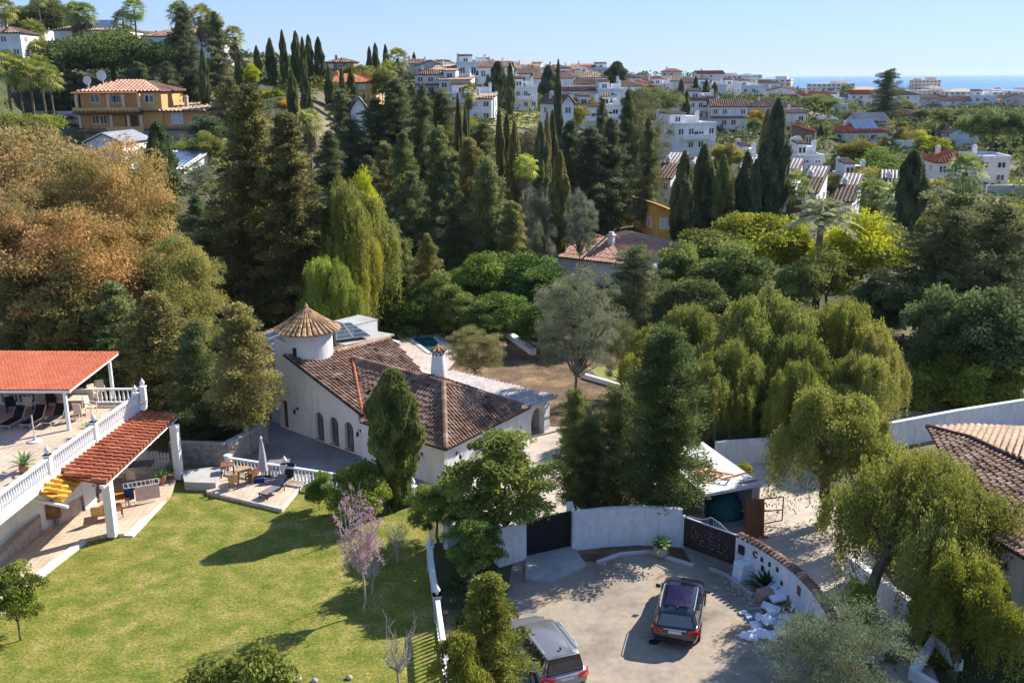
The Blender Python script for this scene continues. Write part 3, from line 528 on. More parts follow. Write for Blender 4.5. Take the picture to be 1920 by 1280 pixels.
# porch floor, steps and low walls
q = MB(); q.prism([X(232, 1000, .2), X(316, 931, .2), X(330, 900, .2), X(322, 860, .2), X(230, 860, .2), X(120, 960, .2), X(0, 1050, .2), X(-90, 1130, .2), X(-40, 1190, .2), X(60, 1086, .2), X(160, 1009, .2), X(200, 1001, .2)], -0.1, 0.2); q.build('porch_floor', M['paveTan'], th_)
q = MB(); q.prism([X(226, 1002, .12), X(250, 1004, .1), X(315, 934, .1), X(300, 930, .12)], -0.1, 0.1); q.build('porch_step', M['paint'], th_)
q = MB(); q.prism([X(62, 1088, .24), X(160, 1012, .24), X(156, 1007, .24), X(57, 1081, .24)], -0.1, 0.26); q.build('kerb', M['lightgrey'], th_)
q = MB(); q.prism([X(0, 1062, .3), X(80, 995, .3), X(74, 985, .3), X(-6, 1052, .3)], 0.1, [0.8, 1.15, 1.15, 0.8]); q.build('marble_wall', M['stonepink'], th_)
bal = [(te[0], te[1]), (te[1], te[2]), (te[2], te[3]), (te[3], te[4])]
for i, (a, b) in enumerate(bal):
    balustrade('balustrade', (a.x - 0.15, a.y), (b.x - 0.15, b.y), ['white balustrade span above the tiled pergola, far end with an urn on its corner post', 'white balustrade span of the terrace, between the pergola roof\'s middle post and the yellow lean-to', 'white balustrade span of the terrace above the yellow lean-to roof', 'white balustrade span of the terrace nearest the lemon tree'][i], tz + 0.01, 0.95, 2, (0,), 'balustrades round the upper terrace', 0.2)
balustrade('balustrade', (te[0].x - 0.2, te[0].y + 1.3), (-38, te[0].y + 1.5), 'white balustrade along the back of the terrace behind the dining chairs', tz + 0.01, 0.95, 3, (0,), 'balustrades round the upper terrace', 0.26)
cn = thing('canopy', (-27, 55, tz), 'wide orange-red corrugated canopy on white posts over the upper terrace', 'canopy', world=True)
c0, c1, c2, c3 = W(130, 730, 6.35), W(223, 659, 6.55), W(-60, 657, 6.55), W(-160, 730, 6.35)
tiles('roof_sheet', [c0, c1, c2, c3], (c0 - c1), M['panel'], M['panel'], cn, pitch=0.22, course=0.38, th=0.05, rise=0.45, seg=2)
for px, py in ((130, 806), (213, 747)):
    p = W(px, py, tz); q = MB(); q.box((p.x, p.y, (tz + 6.25) / 2), (0.16, 0.16, 6.25 - tz), 0); q.build('post', M['metalw'], cn)
q = MB(); q.bar(c0 - Vector((0, -.1, .14)), c3 - Vector((0, -.1, .14)), 0.12, 0.16); q.bar(c1 - Vector((.1, 0, .14)), c0 - Vector((.1, 0, .14)), 0.1, 0.14); q.build('beam', M['metalw'], cn)
# ------------------------------------------------------------------ garden walls, rails, decks
dk = thing('sun_deck', W(480, 915, 0), 'tan tiled sun deck set into the lawn below the villa balustrade', 'deck', world=True)
q = MB(); q.prism([X(388, 922, .2), X(528, 955, .2), X(575, 897, .2), X(440, 880, .2), X(420, 884, .2)], -0.05, 0.2); q.build('tile_top', M['paveTan'], dk)
q = MB(); a, b, c = W(388, 922, .1), W(528, 957, .1), W(576, 899, .1); q.bar(a, b, 0.1, 0.24); q.bar(b, c, 0.1, 0.24); q.build('edging', M['lightgrey'], dk)
stp = MB(); stp.prism([X(340, 882, .5), X(426, 872, .5), X(404, 905, .5), X(346, 903, .5)], 0, 0.5); tag(stp.build('stone_landing', M['concrete']), 'low weathered concrete landing between the stone wall and the sun deck', 'landing')
def wallrun(name, pts, h, th, m, label, cat='wall', cope=None, h2=None):
    t = thing(name, (pts[0][0], pts[0][1], 0), label, cat, world=True); q = MB(); N_ = len(pts)
    off = []
    for i in range(N_):
        a = Vector(pts[max(i - 1, 0)][:2]); b = Vector(pts[min(i + 1, N_ - 1)][:2]); d = (b - a).normalized(); off.append(Vector((-d.y, d.x)))
    A_ = [Vector(p[:2]) + o_ * th / 2 for p, o_ in zip(pts, off)]; B_ = [Vector(p[:2]) - o_ * th / 2 for p, o_ in zip(pts, off)]
    zs = [p[2] if len(p) > 2 else 0 for p in pts]; hs = h if hasattr(h, '__len__') else [h] * N_
    vs = []; fs = []
    for i in range(N_): vs += [(*A_[i], zs[i] - 0.4), (*A_[i], zs[i] + hs[i]), (*B_[i], zs[i] + hs[i]), (*B_[i], zs[i] - 0.4)]
    for i in range(N_ - 1):
        k = 4 * i; fs += [(k, k + 1, k + 5, k + 4), (k + 1, k + 2, k + 6, k + 5), (k + 2, k + 3, k + 7, k + 6)]
    fs += [(0, 3, 2, 1), (4 * N_ - 4, 4 * N_ - 3, 4 * N_ - 2, 4 * N_ - 1)]
    q.add(vs, fs); q.build('wall_body', m, t)
    if cope == 'tile':
        cp_ = MB()
        for i in range(N_ - 1):
            a = Vector((*pts[i][:2], zs[i] + hs[i])); b = Vector((*pts[i + 1][:2], zs[i + 1] + hs[i + 1])); L = (b - a).length; k = max(1, int(L / 0.24)); sdx = (b - a).normalized(); s2 = Vector((-sdx.y, sdx.x, 0))
            for j in range(k):
                c = a.lerp(b, (j + .5) / k); cp_.tube([c - s2 * (th * .75) + Vector((0, 0, 0.02)), c + Vector((0, 0, 0.1)), c + s2 * (th * .75) + Vector((0, 0, 0.02))], 0.095, 6, a=random.uniform(0, 0.8))
        cp_.build('coping', M['tile'], t)
    elif cope:
        cp_ = MB()
        for i in range(N_ - 1): cp_.bar(Vector((*pts[i][:2], zs[i] + hs[i] + 0.03)), Vector((*pts[i + 1][:2], zs[i + 1] + hs[i + 1] + 0.03)), th + 0.1, 0.07)
        cp_.build('coping', cope, t)
    return t
wallrun('stone_wall', [W(322, 868), W(426, 871)], 1.35, 0.3, M['stone'], 'grey rubble stone wall behind the pergola and its picket fence', cope=M['concrete'])
wallrun('stone_wall', [W(427, 869), W(500, 830)], 1.3, 0.35, M['stonepink'], 'pinkish stone-clad wall running from the balustrade towards the villa terrace', cope=M['lightgrey'])
b0, b1, b2, b3 = W(430, 886), W(536, 903), W(655, 922), W(775, 946)
for i, (a, b) in enumerate(((b0, b1), (b1, b2), (b2, b3))):
    balustrade('balustrade', a, b, ['white balustrade between stone wall and closed parasol', 'white balustrade between closed parasol and the round green bush', 'white balustrade below the broad cypress, behind the round green bush'][i], 0, 1.0, 2, (1,), 'balustrades of the villa terrace', 0.24)
g0, g1 = W(806, 1024, 1.2), W(836, 1232, 1.2); g2 = (g0 + g1) / 2
for i, (a, b) in enumerate(((g0, g2), (g2, g1 + (g1 - g2) * 0.5))):
    balustrade('garden_fence', a, b, ['white balustrade fence on the edge of the lawn beside the big green tree', 'white balustrade fence on the edge of the lawn beside the silver car'][i], 0, 1.15, 2, (0,), 'balustrade fence along the lawn', 0.26, 'fence')
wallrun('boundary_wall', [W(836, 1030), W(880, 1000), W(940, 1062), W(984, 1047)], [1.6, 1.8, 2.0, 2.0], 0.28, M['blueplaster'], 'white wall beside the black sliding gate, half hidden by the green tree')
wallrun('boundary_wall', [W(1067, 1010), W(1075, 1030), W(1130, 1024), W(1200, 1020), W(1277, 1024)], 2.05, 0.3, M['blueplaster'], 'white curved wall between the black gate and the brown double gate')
cw = [W(1384, 1002, 1.75), W(1420, 1020, 1.75), W(1462, 1046, 1.75), W(1500, 1076, 1.75), W(1530, 1108, 1.75), W(1555, 1145, 1.75), W(1572, 1185, 1.75)]
cw = [Vector((p.x, p.y, 0)) for p in cw]
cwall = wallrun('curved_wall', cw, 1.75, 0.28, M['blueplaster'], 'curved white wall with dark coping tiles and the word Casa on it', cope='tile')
# lettering on the curved wall
def letters(txt, a, b, z, size):
    a = Vector(a); b = Vector(b); d = (b - a).normalized(); nn = Vector((d.y, -d.x, 0)); L = (b - a).length
    for i, chh in enumerate(txt):
        if chh == ' ': continue
        cu = bpy.data.curves.new('letter', 'FONT'); cu.body = chh; cu.size = size; cu.extrude = 0.02; cu.offset = 0.012
        ob = bpy.data.objects.new('tmp', cu); COL.objects.link(ob); dg = bpy.context.evaluated_depsgraph_get(); me = bpy.data.meshes.new_from_object(ob.evaluated_get(dg)); bpy.data.objects.remove(ob)
        me.materials.clear(); me.materials.append(M['dark']); lo = bpy.data.objects.new('letter', me); COL.objects.link(lo)
        p = a + d * (L * i / max(1, len(txt) - 1)) + nn * 0.165 + Vector((0, 0, z)); Mx = Matrix((( d.x, 0, nn.x, p.x), (d.y, 0, nn.y, p.y), (0, 1, 0, p.z), (0, 0, 0, 1)))
        lo.parent = cwall; lo.matrix_parent_inverse = Matrix.Translation(-Vector(cwall.location)); lo.matrix_basis = Mx
gp = lambda k: Vector((*cw[k][:2], 0))
letters('Casa', gp(1) - (gp(2) - gp(1)) * 0.05, gp(2) - (gp(2) - gp(1)) * 0.0, 1.18, 0.42)
letters('R  a', gp(1) + (gp(2) - gp(1)) * 0.35, gp(2) + (gp(3) - gp(2)) * 0.25, 0.72, 0.42)
q = MB(); p = gp(0).lerp(gp(1), 0.35); dd = (gp(1) - gp(0)).normalized(); nn = Vector((dd.y, -dd.x, 0)); q.box(p + nn * 0.18 + Vector((0, 0, 1.2)), (0.34, 0.10, 0.42), math.atan2(dd.y, dd.x)); q.build('letter_box', M['dark'], cwall)
q = MB(); p = gp(3).lerp(gp(4), 0.2); dd = (gp(4) - gp(3)).normalized(); nn = Vector((dd.y, -dd.x, 0)); q.box(p + nn * 0.15 + Vector((0, 0, 1.15)), (0.3, 0.04, 0.4), math.atan2(dd.y, dd.x)); q.build('wall_plaque', M['rust'], cwall)
# gates
sg = thing('sliding_gate', W(1030, 1036), 'solid black sliding gate at the top of the concrete ramp', 'gate', world=True)
a, b = W(985, 1046), W(1073, 1026); q = MB(); q.bar(a + Vector((0, 0, 1.0)), b + Vector((0, 0, 1.0)), 0.06, 1.85); q.build('gate_panel', M['black'], sg)
q = MB(); d = (b - a)
for i in range(9): z = 0.25 + i * 0.2; q.bar(a + Vector((0, -.04, z)), b + Vector((0, -.04, z)), 0.03, 0.03)
q.bar(a + Vector((0, 0, 1.95)), b + Vector((0, 0, 1.95)), 0.09, 0.06); q.build('gate_frame', M['dark'], sg)
dg_ = thing('double_gate', W(1330, 1045), 'brown vertical-slat double gate topped with a curled white iron crest', 'gate', world=True)
a, b = W(1280, 1026), W(1381, 1064); d = (b - a) / 2
M['gatebrown'] = mat('dark_brown_metal', (0.045, 0.032, 0.032), 0.6, (0.07, 0.05, 0.048), 3)
for k in range(2):
    p0 = a + d * k + d * 0.01; p1 = a + d * (k + 1) - d * 0.01; lf = MB(); n_ = 14
    for i in range(n_): c = p0.lerp(p1, (i + .5) / n_); lf.bar(c + Vector((0, 0, 0.1)), c + Vector((0, 0, 1.62)), 0.085, 0.05)
    lf.bar(p0 + Vector((0, 0.04, .86)), p1 + Vector((0, 0.04, .86)), 0.02, 1.5); leaf = lf.build('gate_leaf', M['gatebrown'], dg_)
    fr = MB(); fr.bar(p0 + Vector((0, 0, 1.66)), p1 + Vector((0, 0, 1.66)), 0.06, 0.05); s0, s1 = (0.0, 0.45) if k == 0 else (0.45, 0.0)
    pts = [p0.lerp(p1, t) + Vector((0, 0, 1.68 + (0.42 * (t if k == 0 else 1 - t) ** 1.6 + 0.06 * math.sin(t * math.pi * 2)))) for t in [i / 10 for i in range(11)]]; fr.tube(pts, 0.022, 5)
    for i in range(1, 10): fr.bar(p0.lerp(p1, i / 10) + Vector((0, 0, 1.68)), pts[i], 0.015)
    fr.build('crest', M['metalw'], leaf)
    orn = MB()
    for i in range(26):
        t = 0.62 + random.uniform(-.3, .36) if k == 0 else 0.38 + random.uniform(-.36, .3); z = random.uniform(0.35, 1.4); c = p0.lerp(p1, t) + Vector((d.y, -d.x, 0)).normalized() * 0.06 + Vector((0, 0, z)); orn.lathe([(0.01, -.025), (0.03, 0), (0.01, .025)], c, 5)
    orn.build('ornament', M['woodlt'], leaf)
for p, nm in ((a, 0), (b, 1)):
    q = MB(); q.box(p + Vector((0, 0, .85)), (0.12, 0.12, 1.75), 0.2); q.build('gate_post', M['paint'], dg_)
# ------------------------------------------------------------------ shed and its litter
sh = thing('garage_shed', W(1360, 960), 'flat-roofed concrete shed with an open dark front behind the double gate', 'shed', world=True)
sr = [W(1428, 906, 2.5), W(1322, 926, 2.5), W(1230, 850, 2.5), W(1318, 828, 2.5)]
q = MB(); q.slab(sr, 0.16); q.build('flat_roof', M['lightgrey'], sh)
def inset(p, c, k): return c + (p - c) * k
cc = sum(sr, Vector()) / 4; wi = [inset(p, cc, 0.95) for p in sr]
q = MB()
q.prism([tuple(p[:2]) for p in (wi[0], inset(wi[0], cc, 0.93), inset(wi[3], cc, 0.93), wi[3])], 0, 2.33); q.prism([tuple(p[:2]) for p in (wi[1], inset(wi[1], cc, .95), inset(wi[2], cc, .95), wi[2])], 0, 2.33); q.prism([tuple(p[:2]) for p in (wi[2], inset(wi[2], cc, .93), inset(wi[3], cc, .93), wi[3])], 0, 2.33)
dwv = (wi[1] - wi[0]); q.prism([tuple(p[:2]) for p in (wi[0], wi[0] + dwv * .12, wi[0] + dwv * .12 + Vector((.1, .4, 0)), wi[0] + Vector((.2, .4, 0)))], 0, 2.33); q.build('wall', M['concrete'], sh)
q = MB(); q.prism([tuple((inset(p, cc, .9))[:2]) for p in sr], 0.02, 0.05); q.build('floor', M['concrete'], sh)
tpn = thing('tarpaulin', W(1362, 985), 'dark teal tarpaulin heap inside the open shed', 'tarpaulin', world=True); q = MB()
c = W(1360, 985, 0) + Vector((0.2, 1.4, 0)); q.lathe([(1.1, 0), (1.15, .3), (.95, .8), (.5, 1.2), (.1, 1.35)], c, 11); to = q.build('sheet', M['teal'], tpn, smooth=True)
for i in range(3):
    p = W((1302, 1322, 1340)[i], random.uniform(970, 992), 0) + Vector((0, 1.5, .3)); t = MB(); t.lathe([(.05, -.3), (.3, -.15), (.33, .1), (.1, .3)], p, 7); tag(t.build('cement_sack', M['cardboard'], smooth=True), ('dusty sack nearest the fir inside the shed', 'dusty middle sack in the shadows of the shed', 'dusty sack against the teal tarpaulin in the shed')[i], 'sack', 'sacks in the shed')
# rusty frames on the shed roof
rb = sr[1].lerp(sr[3], 0.35); e1 = (sr[0] - sr[1]).normalized(); e2 = (sr[2] - sr[1]).normalized()
for i in range(5):
    o_ = sr[1] + e1 * (0.6 + 0.42 * i) + e2 * (1.1 + 0.45 * ((i * 3) % 4)) + Vector((0, 0, 0.05 + 0.045 * i)); an = 0.35 + 0.5 * i; da = (e1 * math.cos(an) + e2 * math.sin(an)); db = Vector((-da.y, da.x, 0)); q = MB(); w_, h_ = 1.5, 0.8
    for s_a in (0, 1): q.bar(o_ + db * h_ * s_a, o_ + da * w_ + db * h_ * s_a, 0.05); q.bar(o_ + da * w_ * s_a, o_ + da * w_ * s_a + db * h_, 0.05)
    q.bar(o_, o_ + da * w_ + db * h_, 0.04)
    tag(q.build('metal_frame', M['rustframe']), ('lowest', 'second lowest', 'middle', 'second highest', 'topmost')[i] + ' orange-primed braced frame in the heap on the shed roof', 'metal frame', 'rusty frames on the shed roof')
for i, l in enumerate(('long thin steel rod crossing the shed roof towards its outer corner', 'short steel rod lying along the shed roof\'s front edge')):
    q = MB(); o_ = sr[1] + e1 * (1.6 + .5 * i) + e2 * (.35 + .8 * (1 - i)); q.bar(o_ + Vector((0, 0, .06)), o_ + e1 * (2.2 - i) + e2 * .3 * (1 - i) + Vector((0, 0, .06)), .05); tag(q.build('steel_rod', M['rust']), l, 'rod')
# reddish panel leaning on the shed, plank, frame, white boards
q = MB(); p = W(1413, 1004); q.box((p.x, p.y, .95), (0.95, 0.12, 2.0), 0.05, rx=-0.14); 
lp = q.build('panel_body', M['rust']); pt = thing('leaning_panel', (p.x, p.y, 0), 'reddish-brown louvred panel leaning upright against the shed corner', 'panel', world=True); lp.parent = pt; lp.location = -pt.location
q = MB()
for i in range(7): q.box((p.x - .36 + i * .12, p.y - .08, .97), (0.05, 0.06, 1.8), 0.05, rx=-0.14)
so = q.build('slat', M['wood'], pt)
q = MB(); q.bar(W(1390, 957, 1.15), W(1445, 957, 1.15), .14, .05); tag(q.build('plank', M['woodlt']), 'long light plank laid across the reddish leaning panel', 'plank')
q = MB(); o_ = W(1432, 990); 
for a_, b_ in (((0, 0), (0, 1.5)), ((1.0, .3), (1.0, 1.6)), ((0, .1), (1, .3)), ((0, .8), (1, .9)), ((0, 1.5), (1, 1.6))): q.bar(o_ + Vector((a_[0], .3, a_[1])), o_ + Vector((b_[0], .3, b_[1])), .05)
tag(q.build('steel_rack', M['rust']), 'upright rusty steel frame standing in the yard beside the leaning panel', 'frame')
q = MB(); q.bar(W(1420, 1008, .05), W(1440, 1006, .05), .2, .08); tag(q.build('brick_strip', M['rust']), 'short reddish beam lying on the sandy yard behind the curved wall', 'beam')
bw = [W(1340, 872), W(1478, 862), W(1640, 845), W(1790, 815), W(1960, 792)]
wallrun('boundary_wall', bw, [1.5, 1.5, 1.7, 1.7, 1.9], 0.3, M['blueplaster'], 'long white boundary wall behind the brown-tiled house and the weeping trees')
for k, (px, w_, h_, l) in enumerate(((1412, .75, 1.6, 'wide white board leaning on the boundary wall'), (1428, .4, 1.4, 'narrow white board leaning beside the wide one'))):
    p = W(px, 868); q = MB(); q.box((p.x, p.y + .05, h_ / 2), (w_, .06, h_), .05, rx=.18); tag(q.build('white_board', M['paint']), l, 'board')
wallrun('garden_wall', [W(925, 612), W(1000, 665)], 0.45, 0.5, M['white'], 'low double white planter wall on the bare soil beyond the villa', cope=M['white'])
wallrun('garden_wall', [W(948, 606), W(1012, 652)], 0.6, 0.3, M['blueplaster'], 'white garden wall running beside the low planter wall beyond the villa')
wallrun('garden_wall', [W(1095, 708), W(1210, 742)], 0.35, 0.3, M['white'], 'low white kerb wall along the small grass patch behind the grey tree')
wallrun('garden_wall', [W(820, 604), W(930, 606), W(1040, 615)], 0.5, 0.3, M['concrete'], 'low grey retaining wall at the foot of the hedge behind the pool')
wallrun('garden_wall', [W(700, 622), W(815, 606)], 0.25, 0.3, M['lightgrey'], 'low pale kerb wall behind the swimming pool')
# ------------------------------------------------------------------ vegetation: prototypes
def unit(v): return v / (np.linalg.norm(v, axis=-1, keepdims=True) + 1e-9)
def leafquads(C, A, Lh, Wh, r, rg, flatten=0.0):
    """diamond leaves: centres C, long axes A (unit), half length Lh, half width Wh"""
    n = len(C); B = unit(np.cross(A, rg.normal(size=(n, 3)))); Lh = np.broadcast_to(Lh, n)[:, None]; Wh = np.broadcast_to(Wh, n)[:, None]
    V = np.stack([C - A * Lh, C + B * Wh, C + A * Lh, C - B * Wh], 1).reshape(-1, 3)
    return V, np.arange(4 * n).reshape(n, 4), r
def join(parts):
    Vs, Fs, Rs = [], [], []; b = 0
    for V, Fq, r in parts: Vs.append(V); Fs.append(Fq + b); Rs.append(r); b += len(V)
    return np.concatenate(Vs), np.concatenate(Fs), np.concatenate(Rs)
def clumps(C, Rd, n, size, rg, up=0.0, asp=0.5, cr=None, axis=None, shell=0.55, jit=0.16):
    """n leaves on each ellipsoid clump (centres C, radii Rd)"""
    k = len(C); d = unit(rg.normal(size=(k, n, 3))); d[..., 2] = np.where(d[..., 2] < -0.35, -d[..., 2] * 0.4, d[..., 2]); rad = shell + (1 - shell) * rg.random((k, n, 1)) ** 0.6
    P = (C[:, None] + d * rad * Rd[:, None]).reshape(-1, 3)
    A = rg.normal(size=(k * n, 3)) if axis is None else np.repeat(axis, n, 0) + rg.normal(size=(k * n, 3)) * 0.5
    A = unit(A + np.array([0, 0, up]) + d.reshape(-1, 3) * 0.6)
    cr = rg.random(k) if cr is None else cr; r = np.clip(np.repeat(cr, n) + rg.normal(size=k * n) * jit, 0, 1)
    s = size * (0.7 + 0.6 * rg.random(k * n)); return leafquads(P, A, s, s * asp, r, rg)
def mk(name, parts, leaf): V, Fq, r = join(parts); return np_mesh(name, V, Fq, r, [M[leaf]])
def trunkmesh(name, tubes, m='bark'):
    mb = MB()
    for pts, rs in tubes: mb.tube(pts, rs, 7)
    o = mb.build('tmp_trunk', M[m]); me = o.data; me.name = name; bpy.data.objects.remove(o); return me
def limb(a, b, r0, r1, rg, n=5, sag=0.0, wob=0.12):
    a = np.array(a, float); b = np.array(b, float); L = np.linalg.norm(b - a); pts = []
    for i in range(n + 1):
        t = i / n; p = a * (1 - t) + b * t + rg.normal(size=3) * wob * L * 0.25 * math.sin(math.pi * t); p[2] += sag * L * math.sin(math.pi * t); pts.append(tuple(p))
    return pts, [r0 + (r1 - r0) * i / n for i in range(n + 1)]
PROTO = {}
def reg(kind, trunk, crown, h, w, extra=None): PROTO.setdefault(kind, []).append((trunk, crown, h, w, extra))
def cprof(t, top, belly): return np.minimum(1, 0.42 + t / max(belly, .05) * .58) * np.maximum(0, 1 - np.maximum(0, (t - belly) / (1 - belly)) ** top) ** .75
def g_cypress(seed, h=12, w=1.7, n=15000, top=2.1, belly=0.36, size=0.10, lump=0.2):
    rg = np.random.default_rng(seed); ph = rg.random(8) * 6.28
    t = rg.random(n) ** 0.9; th = rg.random(n) * 2 * math.pi
    prof = cprof(t, top, belly)
    lm = 1 + lump * (np.sin(3 * th + ph[0] + 6 * t) + 0.7 * np.sin(7 * th + ph[1] - 15 * t) + 0.8 * np.sin(2 * th + 23 * t + ph[2])) ; rr = w / 2 * np.maximum(prof, 0.03) * lm * (0.72 + 0.30 * rg.random(n) ** 0.5)
    P = np.stack([rr * np.cos(th), rr * np.sin(th), t * h * 0.97 + 0.35], 1); A = unit(np.stack([np.cos(th) * .35, np.sin(th) * .35, np.full(n, 1.0)], 1) + rg.normal(size=(n, 3)) * 0.28)
    r = np.clip(0.45 + 0.25 * np.sin(5 * th + 17 * t + ph[3]) + rg.normal(size=n) * 0.2, 0, 1); s = size * (0.7 + .8 * rg.random(n)) * (h / 12) ** .5
    a = leafquads(P, A, s * 1.7, s * 0.75, r, rg)
    # inner sprays close the middle, the crown's inner shade put into their darker tone
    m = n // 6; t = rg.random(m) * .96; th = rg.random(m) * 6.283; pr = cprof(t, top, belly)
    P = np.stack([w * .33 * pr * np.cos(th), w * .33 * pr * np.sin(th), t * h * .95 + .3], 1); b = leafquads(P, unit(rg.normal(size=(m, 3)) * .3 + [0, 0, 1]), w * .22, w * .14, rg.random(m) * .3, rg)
    return trunkmesh('trunk', [limb((0, 0, -.6), (0, 0, h * .5), .16, .06, rg, wob=.02)]), mk('crown', [a, b], 'leafcon')
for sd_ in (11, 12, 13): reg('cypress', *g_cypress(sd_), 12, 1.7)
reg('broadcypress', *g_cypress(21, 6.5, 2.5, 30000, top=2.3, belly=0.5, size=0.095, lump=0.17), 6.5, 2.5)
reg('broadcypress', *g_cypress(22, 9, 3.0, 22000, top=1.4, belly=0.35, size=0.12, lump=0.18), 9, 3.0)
def g_conifer(seed, h=14, w=6.5, boughs=130, per=150, size=0.13, low=0.1, power=0.8, droop=-0.15, leaf='leafcon', upturn=0.25, th0=0.3, gap=0.25, trunk='bark'):
    rg = np.random.default_rng(seed); C = []; Rd = []; ax = []; cr = []; tb = [limb((0, 0, -1), (0, 0, h * .97), th0, .03, rg, 7, wob=.02)]
    for i in range(boughs):
        t = low + (1 - low) * ((i + rg.random()) / boughs) ** 1.05; a = i * 2.399 + rg.normal() * .3
        L = w / 2 * (max(0.02, 1 - t) ** power) * (1 + rg.normal() * gap) * min(1, .55 + (t - low) * 4); L = max(L, .18)
        z0 = t * h; d = np.array([math.cos(a), math.sin(a), 0]); nseg = max(2, int(L / 0.75)); c0 = rg.random()
        for k in range(nseg):
            u = (k + .9) / nseg; p = d * L * u; z = z0 + droop * L * u * 2 + upturn * L * u * u; sz = (0.36 + .5 * (1 - abs(u - .62))) * (0.5 + .36 * L ** .5)
            C.append([p[0] + rg.normal() * .2, p[1] + rg.normal() * .2, z + rg.normal() * .2]); Rd.append([sz, sz, sz * .8]); ax.append(d + [0, 0, .25]); cr.append(np.clip(c0 * .8 + .1 + rg.normal() * .16, 0, 1))
        if L > 1.0 and i % 2 == 0: tb.append(limb((0, 0, z0 + .05), tuple(d * L * .8 + [0, 0, z0 + droop * L]), .07, .015, rg, 3))
    C = np.array(C); Rd = np.array(Rd); k = len(C); nl = max(8, int(boughs * per / k)); parts = [clumps(C, Rd, nl, size, rg, up=.25, asp=.42, cr=np.array(cr), axis=np.array(ax), shell=.3)]
    return trunkmesh('trunk', tb, trunk), mk('crown', parts, leaf)
for s_, w_, p_, dr in ((31, 6.0, .6, -.08), (32, 5.4, .55, -.02), (33, 7.0, .7, -.14), (34, 6.2, .5, .05)): reg('conifer', *g_conifer(s_, 14, w_, 120, 300, power=p_, droop=dr, gap=.33), 14, w_)
reg('bigcedar', *g_conifer(41, 20, 8.5, 210, 260, size=.17, power=.62, droop=-.22, low=.1, gap=.22, th0=.5), 20, 8.5)
reg('bigcedar', *g_conifer(42, 20, 8.0, 200, 260, size=.17, power=.75, droop=-.18, low=.08, gap=.3, th0=.5), 20, 8.0)
reg('densefir', *g_conifer(45, 11, 4.6, 150, 300, size=.10, power=.36, droop=-.05, low=.1, gap=.3, upturn=.3), 11, 4.6)
reg('densefir', *g_conifer(46, 11, 4.6, 130, 300, size=.10, power=.30, droop=-.1, low=.06, gap=.42, upturn=.3), 11, 4.6)
reg('paleconifer', *g_conifer(47, 11, 6.2, 110, 230, size=.13, power=.75, droop=-.03, low=.2, gap=.2, upturn=.3, trunk='barklt'), 11, 6.2)
reg('loosepine', *g_conifer(51, 14, 9, 80, 330, size=.15, power=.45, droop=.05, low=.12, gap=.4, upturn=.35, th0=.35), 14, 9)
def g_round(seed, h=6, w=5, nc=70, per=240, size=.11, cb=.25, leaf='leaf', flat=1.0, asp=.5, cs=.19, trunk='bark', up=.1, tr=.16, lobes=5, forks=8, shell=.5):
    rg = np.random.default_rng(seed); zc = h * (cb + 1) / 2; rz = h * (1 - cb) / 2; tb = [limb((0, 0, -.5), (rg.normal() * .1, rg.normal() * .1, h * (cb + .18)), tr, tr * .6, rg, 4, wob=.1)]
    lob = unit(rg.normal(size=(lobes, 3))); C = []; 
    while len(C) < nc:
        d = unit(rg.normal(size=3)); 
        if d[2] < -.55: continue
        s = .62 + .32 * max(0, float(np.max(lob @ d))) ** 3 + .08 * rg.normal(); s *= (1.0 if rg.random() < .72 else .6)
        C.append([d[0] * w / 2 * s, d[1] * w / 2 * s, zc + d[2] * rz * s * flat])
    C = np.array(C); rd = w * cs * (0.7 + .6 * rg.random((nc, 1))) * np.array([[1, 1, .75]])
    for i in range(forks):
        c = C[rg.integers(nc)]; tb.append(limb(tb[0][0][-1], tuple(c * [.8, .8, 1] - [0, 0, .2]), tr * .5, .02, rg, 4))
    return trunkmesh('trunk', tb, trunk), mk('crown', [clumps(C, rd, per, size, rg, up=up, asp=asp, shell=shell)], leaf)
for s_ in (61, 62, 63): reg('broadleaf', *g_round(s_, 6, 5.2, 70, 260, lobes=4 + s_ % 3), 6, 5.2)
for s_ in (161, 162, 163): reg('hedgetree', *g_round(s_, 6, 5.2, 90, 260, size=.12, cb=-.05, cs=.19, lobes=6 + s_ % 3, shell=.4), 6, 5.2)
reg('citrus', *g_round(65, 2.6, 1.9, 50, 230, size=.05, cb=.08, cs=.17, tr=.05), 2.6, 1.9)
reg('neartree', *g_round(67, 6.5, 5.0, 120, 330, size=.075, cb=.14, cs=.13, lobes=9, forks=14, shell=.3), 6.5, 5.0)
reg('neartree', *g_round(68, 5, 3.4, 60, 330, size=.075, cb=.1, cs=.15, lobes=7, forks=10, shell=.3), 5, 3.4)
reg('bush', *g_round(71, 2.4, 3.0, 45, 240, size=.075, cb=.0, cs=.2, tr=.06, lobes=6), 2.4, 3.0)
reg('bush', *g_round(72, 2.6, 3.0, 45, 240, size=.09, cb=.0, cs=.18, tr=.06, lobes=8), 2.6, 3.0)
reg('russet', *g_round(75, 17, 15, 230, 460, size=.14, cb=.08, leaf='leafeuc', cs=.115, tr=.45, up=-.2, lobes=9, forks=16, asp=.35, shell=.35), 17, 15)
reg('russet', *g_round(76, 15, 12, 200, 430, size=.14, cb=.05, leaf='leafeuc', cs=.13, tr=.4, up=-.2, lobes=8, forks=14, asp=.35, shell=.35), 15, 12)
reg('airy', *g_round(81, 8.5, 6.4, 170, 230, size=.09, cb=.14, leaf='leafgrey', cs=.11, tr=.17, lobes=9, forks=26, asp=.22, shell=.15), 8.5, 6.4)
reg('airy', *g_round(82, 3.6, 4.6, 80, 300, size=.07, cb=.02, leaf='leafgrey', cs=.13, tr=.07, lobes=9, forks=20, asp=.16, up=.6, shell=.1), 3.6, 4.6)
